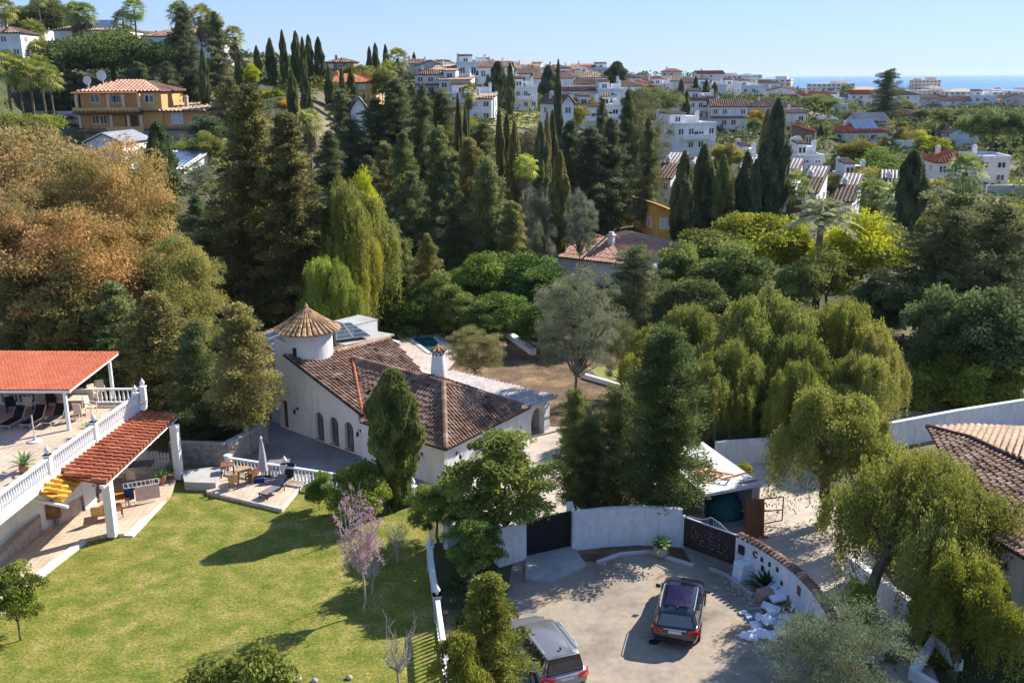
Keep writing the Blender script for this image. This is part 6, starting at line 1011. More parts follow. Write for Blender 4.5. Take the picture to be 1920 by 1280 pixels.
for rname, n_, xa, xb, Yr, rise, wm in (('skyline row of the hillside village', 14, 745, 1180, 425, 3.2, 12), ('upper row of the hillside village', 13, 770, 1190, 345, 4.2, 11), ('middle row of the hillside village', 9, 770, 1200, 285, 6, 11), ('row behind the large white three-storey house', 9, 1180, 1560, 380, 5, 12), ('row below the sea horizon at right', 12, 1240, 1900, 520, 5, 14), ('row between the salmon-roofed villa and the blue cypresses', 9, 1480, 1920, 420, 4, 13)):
    for i in range(n_):
        px = xa + (xb - xa) * (i + rv.uniform(.2, .8)) / n_; Y_ = Yr + rv.uniform(-18, 18); g_ = D(px, 300, Y_); zg = zt1(g_.x, g_.y); hh_ = rv.uniform(rise * .8, rise * 1.5); hw_ = wm * rv.uniform(.7, 1.15) / Y_ * F_PX / 2
        base_py = 640; lo_, hi_ = 0, 640
        for _ in range(30):
            mid_ = (lo_ + hi_) / 2; lo_, hi_ = (mid_, hi_) if D(px, mid_, Y_).z > zg else (lo_, mid_)
        lo_ = max(lo_, 119 + rv.uniform(0, 7) + hh_ / Y_ * F_PX) if px < 1180 else lo_; rk = rv.choice(['hip', 'hip', 'shedf', 'gabx', 'flat', 'gaby']); wl = rv.choice(['whiteh', 'whiteh', 'whiteh', 'pinkw']); rm_ = rv.choice(['tile', 'tiletan', 'tiletan', 'tilered'])
        house(px - hw_, px + hw_, lo_ - hh_ / Y_ * F_PX, lo_, Y_, rv.uniform(8, 11), rv.uniform(-11, 11), wl, rm_, rk, 1.6, f"{ORD[i]} house from the left in the {rname}", st=2, nw=3, grp='village houses', extra=terraces if rk == 'flat' else None, chh=1.8)
# ------------------------------------------------------------------ the yellow house on the slope
yb_ = D(270, 268, 180); yh = thing('yellow_house', (yb_.x, yb_.y + 5, yb_.z - 2), 'two-storey yellow-orange house with pergolas and satellite dishes on the hillside', 'house', rz=R(-4))
k_ = 180 / F_PX; XL = lambda px: (px - 270) * k_; ZL = lambda py: 2 + (268 - py) * k_
q = MB(); q.box(((XL(160) + XL(312)) / 2, .5, (ZL(178)) / 2), (XL(312) - XL(160), 10, ZL(178))); q.box(((XL(312) + XL(396)) / 2, 0.3, ZL(212) / 2), (XL(396) - XL(312), 9, ZL(212))); q.build('wall', M['yellowp'], yh)
q = MB(); q.box(((XL(280) + XL(375)) / 2, -5.4, ZL(243) / 2), (XL(375) - XL(280), 1.2, ZL(243))); q.build('retaining_wall', M['stonepink'], yh)
roofs(yh, XL(160), XL(312), -4.6, 5.6, ZL(176), 1.9, 'hip', 'tilesalmon', .45, .7); roofs(yh, XL(277), XL(392), -4.9, 4.8, ZL(211), 1.0, 'shedf', 'tiletan', .3, .7)
roofs(yh, XL(153), XL(277), -6.6, -4.5, ZL(213), .5, 'shedf', 'tiletan', .1, .7); roofs(yh, XL(160), XL(213), -6.8, -5.2, ZL(247), .4, 'shedf', 'tiletan', .1, .7); roofs(yh, XL(285), XL(365), -6.2, -5.4, ZL(243), .3, 'shedf', 'tiletan', .1, .7)
for px, py, pb in ((160, 180, 206), (220, 180, 206), (248, 180, 206), (277, 180, 206), (163, 217, 240), (222, 217, 240), (254, 217, 240), (278, 217, 240)):
    q = MB(); q.box((XL(px), -6.0, (ZL(py) + ZL(pb)) / 2), (.45, .45, ZL(py) - ZL(pb))); q.build('column', M['peach'], yh)
for py, x0_, x1_ in ((178, 155, 275), (215, 160, 282)):
    q = MB()
    for i in range(int((x1_ - x0_) / 4)): q.bar((XL(x0_ + i * 4), -6.9, ZL(py)), (XL(x0_ + i * 4), -4.6, ZL(py) + .1), .12, .2)
    q.bar((XL(x0_), -6.2, ZL(py) - .15), (XL(x1_), -6.2, ZL(py) - .15), .2, .2); q.build('pergola', M['wood'], yh)
q = MB(); q.box(((XL(213) + XL(283)) / 2, -6.4, ZL(241) - .2), (XL(283) - XL(213), .2, 1.0)); q.box(((XL(153) + XL(277)) / 2, -6.5, ZL(209) + .2), (XL(277) - XL(153), .15, .5)); q.build('balcony', M['yellowp'], yh)
for px, py, w_, h_, y_ in ((188, 196, 1.7, 1.4, -4.5), (228, 196, 1.9, 1.3, -4.5), (290, 196, 1.6, 1.3, -4.5), (185, 234, 1.2, 1.5, -4.5), (200, 234, 1.2, 1.5, -4.5), (378, 229, 1.6, .9, -4.2)): flatwin(yh, XL(px), y_, ZL(py), w_, h_, 0)
for px, py, w_, h_ in ((338, 234, 2.0, 1.8), (289, 229, 1.1, 1.1)): flatwin(yh, XL(px), -4.22, ZL(py), w_, h_, 0, pane='shut')
for px, w_ in ((248, 1.3), (258, 1.2)): flatwin(yh, XL(px), -4.55, ZL(238), w_, 2.1, 0, pane='wood', frame='wood', name='door')
chimney(yh, XL(340), 0, ZL(205), 1.6, 'peach', .6)
for px, py, s_ in ((190, 148, .95), (162, 156, .8)):
    q = MB(); c = Vector((XL(px), -1.5, ZL(py))); 
    for i in range(12):
        a_ = 2 * math.pi * i / 12; b_ = 2 * math.pi * (i + 1) / 12; q.add([c + Vector((0, .25, -.05)), c + Vector((math.cos(a_) * s_, -.1, math.sin(a_) * s_)), c + Vector((math.cos(b_) * s_, -.1, math.sin(b_) * s_))], [(0, 1, 2)], 0, .5)
    q.bar(c + Vector((0, -.1, -.9)), c + Vector((.8, -1.4, .1)), .06); q.bar(c + Vector((0, .3, 0)), (c.x, c.y + .3, ZL(176)), .1); q.build('satellite_dish', M['paint'], yh)
# ------------------------------------------------------------------ terracotta hip-roofed house beyond the garden
th2 = thing('terracotta_house', (12.4, 115, 0), 'low white house with a pinkish terracotta hip roof beyond the hedge', 'house', rz=R(-35))
q = MB(); q.box((0, 0, 1.35), (10.5, 15, 2.7)); q.box((-7.5, 4.5, 1.1), (7, 7, 2.2)); q.build('wall', M['whiteh'], th2)
roofs(th2, -5.25, 5.25, -7.5, 7.5, 2.75, 1.9, 'hip', 'tilesalmon', .4, .3); roofs(th2, -11, -4.2, 1, 8, 2.25, 1.4, 'hip', 'tilesalmon', .4, .3)
chimney(th2, 1.5, -4, 3.4, 1.6); flatwin(th2, 5.25, -3, 1.0, 1.4, 1.3, math.pi / 2); flatwin(th2, 0, -7.5, 1.0, 1.4, 1.3, 0)
wallrun('garden_wall', [W(985, 478), W(1060, 485), W(1100, 500), W(1108, 520)], 1.5, .3, M['whiteh'], 'white wall sweeping in front of the terracotta-roofed house')
q_ = [Vector((D(x, 350, 160).x, D(x, 350, 160).y, D(x, 374, 160).z)) for x in (1850, 1990)]; wallrun('garden_wall', q_, 2.3, .4, M['grey'], 'grey retaining wall above the bright garden lawn')
# ------------------------------------------------------------------ white house at the right edge
rh_ = thing('tiled_house', W(1905, 1100), 'large white house with brown and tan tiled roofs at the right edge', 'house', world=True)
p0, p1, p2, p3, p4 = W(1738, 800, 4.1), W(1819, 821, 4.5), W(2010, 912, 5.1), W(2030, 1110, 4.1), W(1850, 1003, 4.05)
_n = (p2 - p1).cross(p4 - p1); onpl = lambda px, py: (lambda d: CAM + d * ((p1 - CAM).dot(_n) / d.dot(_n)))(ray(px, py))
p0, p3 = onpl(1738, 800), onpl(2030, 1110)
tiles('roof', [p1, p2, p3, p4, p0], (p4 - p2), M['tile'], M['tilech'], rh_, pitch=.32, course=.42)
tiles('roof', [p1, p0, W(1820, 795, 3.9), W(2050, 800, 4.2), p2], (W(1900, 795, 4) - W(1880, 850, 5.2)), M['tiletan'], M['tiletan'], rh_, pitch=.3, course=.4, rise=.5)
cap('ridge_cap', p1, p2, M['tilech'], rh_, .16); cap('ridge_cap', p0, p1, M['tilech'], rh_, .14)
wa, wb = p0 + Vector((.9, -.6, 0)), p4 + Vector((.7, .2, 0)); 
q = MB(); q.prism([tuple(p[:2]) for p in (wa, wb, p3 + Vector((0, .6, 0)), p2, W(2040, 806, 4.1))], 0, 3.75); q.build('wall', M['whiteh'], rh_)
e_ = p3 + Vector((11, 3, -.2)); g_ = W(2050, 800, 4.2) + Vector((6, -1, -.2))
tiles('roof', [p2, g_, e_, p3], Vector((1, 0, -.12)), M['tiletan'], M['tilech'], rh_, pitch=.32, course=.42)
q = MB(); q.prism([tuple(p[:2]) for p in (p2, g_ + Vector((-.8, -.6, 0)), e_ + Vector((-.8, .6, 0)), p3 + Vector((.2, .6, 0)))], 0, min(p2.z, e_.z, g_.z, p3.z) - .15); q.build('rear_wall', M['whiteh'], rh_)
fd = (p3 - p4); fd.z = 0; fd.normalize(); fn = Vector((fd.y, -fd.x, 0)); flatp = W(1898, 1190, 0.4) 
q = MB(); c = wb + fd * 0.9 + fn * .1; q.bar(Vector((c.x, c.y, .9)), Vector((c.x, c.y, 2.2)), .95, .12); wo = q.build('window', M['dark'], rh_)
lamp(rh_, Vector((c.x, c.y, 2.9)) - fd * .2, fn)
wallrun('garden_wall', [W(1588, 1090), W(1640, 1130), W(1700, 1175), W(1760, 1180)], 1.3, .3, M['whiteh'], 'peeling low white wall behind the silvery green bush')
wallrun('planter_wall', [W(1765, 1290, .7), W(1712, 1255, .7), W(1752, 1192, .7), W(1800, 1240, .7)], 0.05, .3, M['whiteh'], 'angular white planter wall with peeling paint at the bottom right')
# ------------------------------------------------------------------ cars
def car(name, loc, rz, paint, label, L=4.75, Wd=1.86, H=1.52, glassroof=False, rails=True, spoiler=False):
    """an estate car pointing along +y, rear at -y; built from lofted sections"""
    t = thing(name, loc, label, 'car', 'parked cars', rz=rz)
    hw = Wd / 2; y0 = -L / 2
    # station: y, half width at sill, belt, belt height, sill height, deck height at centre
    ST = [(-.5, .74, .82, .62, .42, .66), (-.485, .86, .93, .80, .30, .84), (-.44, .93, .98, .93, .24, .98), (-.36, .96, 1.0, .96, .22, 1.0), (-.2, .97, 1.0, .95, .20, .99), (0, .97, 1.0, .93, .20, .97), (.15, .97, .99, .92, .20, .95), (.26, .96, .98, .90, .20, .95), (.36, .94, .96, .84, .22, .91), (.45, .86, .89, .72, .26, .79), (.49, .70, .74, .60, .34, .64), (.5, .60, .64, .5, .40, .54)]
    V_ = []; 
    for (f, a, b, hb, hs, hc) in ST:
        y = f * L
        V_ += [(-.3 * hw, y, hs), (-a * hw * .93, y, hs), (-a * hw * 1.0, y, hs + .16), (-b * hw, y, hb - .22), (-b * hw * .975, y, hb), (-b * hw * .82, y, hc - .01), (-b * hw * .4, y, hc + .012), (0, y, hc + .02),
               (b * hw * .4, y, hc + .012), (b * hw * .82, y, hc - .01), (b * hw * .975, y, hb), (b * hw, y, hb - .22), (a * hw, y, hs + .16), (a * hw * .93, y, hs), (.3 * hw, y, hs)]
    n = 15; b = MB(); fs = [(i * n + k, i * n + k + 1, (i + 1) * n + k + 1, (i + 1) * n + k) for i in range(len(ST) - 1) for k in range(n - 1)] + [(i * n + n - 1, i * n, (i + 1) * n, (i + 1) * n + n - 1) for i in range(len(ST) - 1)]
    fs += [tuple(range(n))[::-1], tuple(range((len(ST) - 1) * n, len(ST) * n))]; fs = [f[::-1] for f in fs]
    b.add(V_, fs, 0, .5); body = b.build('body', M[paint], t, smooth=True, subsurf=1)
    # cabin: rings from belt to roof
    base = [(-.462, .80), (-.40, .90), (-.15, .925), (.08, .915), (.27, .80)]; top = [(-.43, .66), (-.38, .72), (-.15, .745), (.0, .735), (.105, .66)]
    zb, zr = .93, H
    B_ = [(-w * hw, f * L, zb) for f, w in base] + [(w * hw, f * L, zb) for f, w in base[::-1]]; T_ = [(-w * hw, f * L, zr - .05 - (.05 if i in (0, 4) else 0)) for i, (f, w) in enumerate(top)] + [(w * hw, f * L, zr - .05 - (.05 if i in (0, 4) else 0)) for i, (f, w) in list(enumerate(top))[::-1]]
    def pane(i, j, nm, sh=.05):
        p = [Vector(B_[i]), Vector(B_[j]), Vector(T_[j]), Vector(T_[i])]; c = sum(p, Vector()) / 4; q = MB(); nn = (p[1] - p[0]).cross(p[3] - p[0]).normalized()
        pp = [c + (x - c) * (1 - sh) for x in p]; q.add([x - nn * 0 for x in pp], [(0, 1, 2, 3)]); return q.build(nm, M['carglass'], t)
    fr = MB()   # pillars and frame: a slightly smaller solid body-colour cabin
    cB = Vector((0, -.1 * L, zb)); sB = [Vector((x * .975, y * .99 - .004 * L, z)) for x, y, z in B_]; sT = [Vector((x * .975, y * .99 - .002 * L, z)) for x, y, z in T_]; k = len(sB)
    fr.add(sB + sT, [(i, (i + 1) % k, k + (i + 1) % k, k + i) for i in range(k)], 0, .5); fr.build('pillars', M['black'], t)
    for i, j in ((0, 1), (1, 2), (2, 3), (3, 4), (5, 6), (6, 7), (7, 8), (8, 9)): pane(i, j, 'side_window', .07)
    pane(4, 5, 'windscreen', .05); pane(9, 0, 'rear_window', .06)
    r = MB(); rt = []
    for (x, y, z) in T_: rt.append((x * 1.01, y, z))
    mid = [(x * .62, y, z + .045) for (x, y, z) in T_]; k = len(rt)
    r.add(rt + mid, [(i, (i + 1) % k, k + (i + 1) % k, k + i) for i in range(k)] + [tuple(range(k, 2 * k))], 0, .5)
    r.build('roof', M[paint], t, smooth=True)
    if glassroof: g = MB(); g.add([(-.55 * hw, -.33 * L, zr + .012), (.55 * hw, -.33 * L, zr + .012), (.55 * hw, .02 * L, zr + .012), (-.55 * hw, .02 * L, zr + .012)], [(0, 1, 2, 3)]); g.build('glass_roof', M['roofglass'], t)
    for s in (-1, 1):
        if rails: q = MB(); q.tube([(s * .70 * hw, -.37 * L, zr + .0), (s * .72 * hw, -.33 * L, zr + .05), (s * .73 * hw, -.02 * L, zr + .05), (s * .70 * hw, .03 * L, zr + .0)], .02, 6); q.build('roof_rail', M['alu'], t)
        q = MB(); q.box((s * (hw + .10), .17 * L, 1.0), (.20, .12, .14)); q.bar((s * (hw - .05), .18 * L, .95), (s * (hw + .05), .175 * L, .98), .05); q.build('side_mirror', M[paint], t, bevel=.03)
        q = MB(); q.add([(s * hw * .99, -.44 * L, .95), (s * hw * .88, -.478 * L, .93), (s * hw * .50, -.494 * L, .87), (s * hw * .52, -.500 * L, .74), (s * hw * .90, -.487 * L, .72), (s * hw * 1.005, -.45 * L, .74)], [(0, 1, 2, 3, 4, 5)]); lo = q.build('tail_light', M['redlamp'], t); md = lo.modifiers.new('s', 'SOLIDIFY'); md.thickness = .05; md.offset = 0
        q = MB(); q.add([(s * hw * .93, .41 * L, .74), (s * hw * .62, .466 * L, .70), (s * hw * .60, .482 * L, .58), (s * hw * .88, .455 * L, .60)], [(0, 1, 2, 3)]); lo = q.build('headlight', M['curtain'], t); md = lo.modifiers.new('s', 'SOLIDIFY'); md.thickness = .05; md.offset = 0
        for y in (-.285, .315):
            w = MB(); c = Vector((s * (hw - .10), y * L, .33)); w.tube([c - Vector((.11, 0, 0)), c + Vector((.11, 0, 0))], .33, 20); wo = w.build('wheel', M['rubber'], t); w = MB(); w.tube([c + Vector((s * .10, 0, 0)), c + Vector((s * .125, 0, 0))], .21, 14); w.build('rim', M['rim'], wo)
            a = MB(); 
            for i in range(9): th1 = math.pi * i / 9; th2_ = math.pi * (i + 1) / 9; a.bar((s * (hw - .005), y * L + math.cos(th1) * .385, .33 + math.sin(th1) * .385), (s * (hw - .005), y * L + math.cos(th2_) * .385, .33 + math.sin(th2_) * .385), .05, .05)
            a.build('wheel_arch', M['black'], t)
    q = MB(); q.box((0, -.499 * L, .80), (.54, .03, .13)); q.box((0, -.502 * L, .80), (.52, .03, .11)); q.build('licence_plate', M['plate'], t)
    q = MB(); q.box((0, -.497 * L, .905), (.95 * hw, .03, .04)); q.build('chrome_strip', M['alu'], t)
    q = MB(); q.box((0, -.495 * L, .40), (1.55 * hw, .10, .16)); q.build('bumper', M['black'], t, bevel=.03)
    q = MB(); q.box((.0, -.36 * L, zr + .05), (.06, .14, .08)); q.build('antenna', M['black'], t, bevel=.02)
    if spoiler: q = MB(); q.box((0, -.435 * L, zr - .03), (1.2 * hw, .22, .04)); q.build('spoiler', M[paint], t)
    return t
M['roofglass'] = mat('purple_roof_glass', (0.018, 0.014, 0.06), 0.07, spec=1.0, coat=1.0)
c1 = (W(1236, 1190) + W(1306, 1196)) / 2; car('black_car', (7.12, 37.75, 0), R(-15), 'navycar', 'black estate car with a purple-tinted glass roof in the middle of the forecourt', glassroof=True, L=4.9, Wd=1.93)
c2 = D(1040, 1225, 30.3); car('silver_car', (1.12, 34.55, 0), R(21), 'silver', 'silver estate car parked by the shrub at the bottom of the forecourt', L=4.85, Wd=1.92, H=1.62)
p = W(1470, 1215); rc = car('red_car', (p.x + 1.35, p.y - 2.0, 0), R(-4), 'redcar', 'dark red car mostly hidden under the silvery green bush', L=4.2, Wd=1.75)
# ------------------------------------------------------------------ rubbish heap by the curved wall
def sack(p, s, label, m='bag', name='rubbish_bag', grp='white rubbish bags by the curved wall'):
    q = MB(); n = 13; vs = []; ph = random.random() * 6
    prof = [(.25, 0), (.5, .06), (.58, .25), (.50, .45), (.28, .60), (.10, .68), (.13, .78)]
    for r_, z in prof:
        for k in range(n): a = 2 * math.pi * k / n; rr = r_ * s * (1 + .16 * math.sin(3 * a + ph) + .16 * math.sin(5 * a + ph * 2 + z * 9) + random.uniform(-.16, .16)); vs.append((p.x + rr * (1.25 if ph > 3 else .8) * math.cos(a), p.y + rr * math.sin(a), p.z + z * s * .75 * (1 + random.uniform(-.15, .15))))
    q.add(vs, [(i * n + k, i * n + (k + 1) % n, (i + 1) * n + (k + 1) % n, (i + 1) * n + k) for i in range(len(prof) - 1) for k in range(n)] + [tuple(range(n))[::-1], tuple(range((len(prof) - 1) * n, len(prof) * n))], 0, .5)
    o = q.build(name, M[m], smooth=False); return tag(o, label, 'bag', grp)
BG = [(1405, 1196, .7, 'white rubbish bag at the outer left of the heap'), (1425, 1192, .75, 'white rubbish bag at the front of the heap, second from the car'), (1447, 1196, .75, 'white rubbish bag at the front corner of the heap'), (1462, 1190, .7, 'white rubbish bag touching the silvery green bush'), (1416, 1178, .7, 'white rubbish bag behind the outer left one'), (1438, 1178, .8, 'plump white rubbish bag in the middle of the heap'), (1458, 1176, .75, 'white rubbish bag right of the plump middle one'), (1425, 1163, .7, 'white rubbish bag at the back left of the heap'), (1446, 1160, .75, 'white rubbish bag at the back of the heap'), (1466, 1162, .65, 'white rubbish bag at the back right of the heap'), (1404, 1158, .45, 'small pale bag beside the kerb end'), (1394, 1150, .35, 'tiny round pale bag nearest the black car'), (1482, 1180, .5, 'small white bag half under the silvery green bush')]
for i, (a, b, s, l) in enumerate(BG): sack(W(a, b) + Vector((0, 0, .3 if i in (5, 8) else 0)), s * .78, l)
def sbox(px, py, sz, rz, m, label, name, cat, z=0, rx=0, ry=0): p = W(px, py); q = MB(); q.box((p.x, p.y, z + sz[2] / 2), sz, rz, rx=rx, ry=ry); return tag(q.build(name, M[m], bevel=.01), label, cat)
sbox(1392, 1085, (.7, .6, .85), .5, 'bag', 'discarded pale blue-white appliance beside the gate post', 'appliance', 'appliance', ry=.1)
sbox(1414, 1082, (1.0, .10, 1.0), -.6, 'bag', 'pale board leaning on the curved wall behind the discarded appliance', 'board', 'board', rx=-.15)
sbox(1432, 1128, (.7, .5, .6), .4, 'cardboard', 'brown cardboard box on top of the rubble heap', 'cardboard_box', 'box', rx=.3)
sbox(1458, 1132, (.9, .7, .12), .3, 'bag', 'white panel lying flat on the rubble heap', 'panel_sheet', 'panel', z=.35, rx=.15)
sbox(1445, 1146, (.8, .5, .1), -.4, 'bag', 'white panel lying below the other one on the heap', 'panel_sheet', 'panel', z=.15, ry=.2)
sbox(1448, 1118, (.5, .4, .35), .9, 'bag', 'small white box near the wall behind the cardboard box', 'foam_box', 'box', z=.2)
for i in range(9):
    p = W(1440 + i * 8, 1112 + i * 7) + Vector((random.uniform(-.3, .3), random.uniform(-.3, .3), .15)); q = MB(); a_ = random.uniform(0, 3); q.bar(p, p + Vector((math.cos(a_) * .9, math.sin(a_) * .7, random.uniform(.1, .5))), .09, .05)
    tag(q.build('broken_lath', M[('paint', 'stonepink', 'wood')[i % 3]]), ['pale', 'greyish', 'brown'][i % 3] + ' splintered lath at the ' + ['upper end', 'middle', 'lower end'][i // 3] + ' of the rubble by the curved wall', 'lath', 'laths in the rubble')
rg = np.random.default_rng(3); k = 260; pc = []
q = MB()
for i in range(k + 160): t_ = random.random(); p = W(1395 + 100 * t_, 1098 + 62 * t_) + Vector((random.gauss(0, .5), random.gauss(0, .45), .05)); s_ = random.uniform(.05, .2); q.box(p, (s_, s_ * .8, s_ * .6), random.random() * 3, rx=random.random())
tag(q.build('rubble', M['stonepink']), kind='stuff')
q = MB(); pts = [W(1330, 1068), W(1360, 1080), W(1390, 1103), W(1425, 1130)]
for a, b in zip(pts, pts[1:]): q.bar(a + Vector((0, 0, .07)), b + Vector((0, 0, .07)), .16, .15)
tag(q.build('kerb', M['concrete']), kind='structure')
q = MB(); pts = [W(1120, 1056), W(1165, 1040), W(1220, 1036), W(1262, 1050), W(1300, 1062)]
for a, b in zip(pts, pts[1:]): q.bar(a + Vector((0, 0, .06)), b + Vector((0, 0, .06)), .18, .13)
tag(q.build('kerb', M['lightgrey']), kind='structure')
sheet('flower_bed', [p + Vector((0, 0, 0)) for p in (W(1082, 1034), W(1150, 1024), W(1200, 1021), W(1278, 1026), W(1300, 1060), W(1262, 1048), W(1220, 1034), W(1165, 1038), W(1120, 1054), W(1095, 1052))], M['dirt'], .03)
sheet('dark_spot', WP((1216, 1200), (1232, 1196), (1240, 1202), (1230, 1209), (1217, 1207)), M['rubber'], .016)  # small flat black patch on the ground behind the car
sheet('grey_patch', WP((1385, 1150), (1420, 1140), (1445, 1158), (1420, 1175), (1395, 1168)), M['paveGrey'], .017)  # flat grey patch on the forecourt beside the bags
# plants in and out of pots
def rosette(name, loc, n, L, m, label, cat, pot=None, el0=1.2, w=.07):
    t = thing(name, loc, label, cat, world=False); z0 = 0
    if pot:
        q = MB(); q.lathe([(.22 * pot, 0), (.36 * pot, .15 * pot), (.42 * pot, .42 * pot), (.34 * pot, .6 * pot), (.38 * pot, .66 * pot), (.30 * pot, .64 * pot), (.28 * pot, .5 * pot)], n=16); q.build('pot', M['pot'] if pot > .7 else M['terracotta'], t, smooth=True); z0 = .58 * pot
    q = MB()
    for i in range(n):
        a = i * 2.399; el = el0 * (1 - i / n * .85); d = Vector((math.cos(a) * math.cos(el), math.sin(a) * math.cos(el), math.sin(el))); s = Vector((-math.sin(a), math.cos(a), 0)) * w; o = Vector((0, 0, z0)); l = L * random.uniform(.75, 1.1)
        q.add([o - s * .4, o + s * .4, o + d * l * .5 + s, o + d * l * .5 - s, o + d * l - Vector((0, 0, l * .22))], [(0, 1, 2, 3), (3, 2, 4)], 0)
    q.build('leaves', M[m], t); return t
rosette('potted_plant', W(1239, 1043), 26, .75, 'palmgreen' if 'palmgreen' in M else 'agave', 'leafy plant in a large round pot before the white curved wall', 'potted plant', pot=.9) if False else None
M['potleaf'] = mat('fresh_pot_leaf', (0.12, 0.22, 0.07), 0.6, (0.24, 0.34, 0.14), 4, trans=.2)
rosette('potted_plant', W(1239, 1043), 30, .8, 'potleaf', 'leafy plant in a large round pot before the white curved wall', 'potted plant', pot=.95, w=.12)
rosette('dark_shrub', W(1437, 1108), 60, 1.3, 'agave', 'dark spiky plant hiding the second line of letters on the curved wall', 'shrub', el0=1.5, w=.09)
rosette('potted_plant', W(46, 885, tz), 22, 1.0, 'potleaf', 'small palm-like plant on the upper terrace by the balustrade', 'potted plant', pot=.6, w=.08)
rosette('potted_plant', W(168, 818, tz), 18, .8, 'potleaf', 'small plant at the foot of the middle canopy post', 'potted plant', pot=.6, w=.08)
for a, b, l in ((322, 895, 'tall green plant in a terracotta pot at the pergola column'), (303, 906, 'plant in a beige bowl under the pergola edge')): rosette('potted_plant', W(a, b, .2), 24, .9, 'potleaf', l, 'potted plant', pot=.65, el0=1.4)
# ------------------------------------------------------------------ garden furniture
def lounger(p, rz, fab, frame, label, back=.75, L=1.9, name='sun_lounger', cat='lounger'):
    t = thing(name, p, label, cat, 'sun loungers', rz=rz); q = MB()
    for s in (-.3, .3): q.bar((s, -L / 2, .32), (s, L * .15, .32), .04); q.bar((s, L * .15, .32), (s, L * .15 + .7 * math.cos(back), .32 + .7 * math.sin(back)), .04)
    for y in (-L / 2, L * .15): q.bar((-.3, y, .32), (.3, y, .32), .04)
    q.build('frame', M[frame], t)
    for s in (-.28, .28):
        for y in (-L / 2 + .1, L * .28): q = MB(); q.bar((s, y, 0), (s, y, .32), .04); q.build('leg', M[frame], t)
    q = MB(); q.box((0, (-L / 2 + L * .15) / 2, .35), (.56, L * .65 - .04, .03)); q.build('seat', M[fab], t); q = MB(); c = Vector((0, L * .15 + .36 * math.cos(back), .34 + .36 * math.sin(back))); q.box(c, (.56, .74, .03), rx=back); q.build('backrest', M[fab], t)
def chair(p, rz, fab, frame, label, grp='garden chairs', name='garden_chair', hb=.5):
    t = thing(name, p, label, 'chair', grp, rz=rz); q = MB(); q.box((0, 0, .43), (.5, .48, .05)); q.build('seat', M[fab], t); q = MB(); q.box((0, .25, .43 + hb / 2), (.5, .05, hb), rx=-.15); q.build('backrest', M[fab], t)
    for s in (-.22, .22):
        for y in (-.2, .2): q = MB(); q.bar((s, y, 0), (s, y, .42), .045); q.build('leg', M[frame], t)
        q = MB(); q.bar((s * 1.15, -.2, .65), (s * 1.15, .24, .65), .05); q.bar((s * 1.1, -.2, .42), (s * 1.15, -.2, .65), .04); q.build('armrest', M[frame], t)
def table(p, rz, top, frame, label, sx=1.4, sy=.8, h=.73, rnd=False, name='garden_table'):
    t = thing(name, p, label, 'table', None, rz=rz); q = MB()
    if rnd: q.lathe([(sx / 2, h), (sx / 2, h + .04)], n=20)
    else: q.box((0, 0, h + .02), (sx, sy, .05))
    q.build('tabletop', M[top], t)
    for s in (-1, 1):
        for y in (-1, 1): q = MB(); q.bar((s * sx * (.32 if rnd else .44), y * sy * (.32 if rnd else .42), 0), (s * sx * (.3 if rnd else .44), y * sy * (.3 if rnd else .42), h), .05); q.build('leg', M[frame], t)
dz = .2
lounger(W(514, 925, dz), R(-28), 'greyfab', 'black', 'dark brown sun lounger nearest the lawn on the sun deck'); 
lounger(W(538, 905, dz), R(-14), 'black', 'alu', 'black slatted lounger with its back raised, against the balustrade', back=1.15)
table(W(428, 893, dz), .2, 'wood', 'wood', 'square brown wooden table on the sun deck by the stone landing', .75, .75); table(W(458, 902, dz), .2, 'woodlt', 'wood', 'round wooden table on the sun deck', .9, .9, rnd=True)
chair(W(438, 915, dz), R(200), 'woodlt', 'wood', 'folding wooden chair on the sun deck, lawn side'); chair(W(472, 905, dz), R(250), 'wood', 'wood', 'dark wooden chair between the round table and the parasol'); table(W(525, 888, dz), .2, 'greyfab', 'alu', 'grey rectangular table behind the parasol', 1.2, .7)
q_ = thing('closed_parasol', W(495, 897, dz), 'closed lilac-grey parasol standing on the sun deck', 'parasol'); q = MB(); q.bar((0, 0, 0), (0, 0, 2.5), .05); q.build('pole', M['alu'], q_); q = MB(); q.lathe([(.30, .55), (.27, .7), (.20, 1.5), (.10, 2.2), (.05, 2.4)], n=8); q.build('canopy_cloth', M['fabric'], q_); q = MB(); q.lathe([(.05, 2.4), (.09, 2.48), (.02, 2.62)], n=8); q.build('finial', M['paint'], q_); q = MB(); q.box((0, 0, .05), (.6, .6, .1)); q.build('base', M['black'], q_)
for a, b, l in ((485, 902, 'navy cushion stack on the floor left of the parasol foot'), (508, 905, 'dark grey cushion bag right of the parasol foot')):
    q = MB(); p = W(a, b, dz); q.box(p + Vector((0, 0, .14)), (.75, .5, .26), .3); tag(q.build('cushion', M['navy' if a < 500 else 'greyfab'], bevel=.06), l, 'cushion')
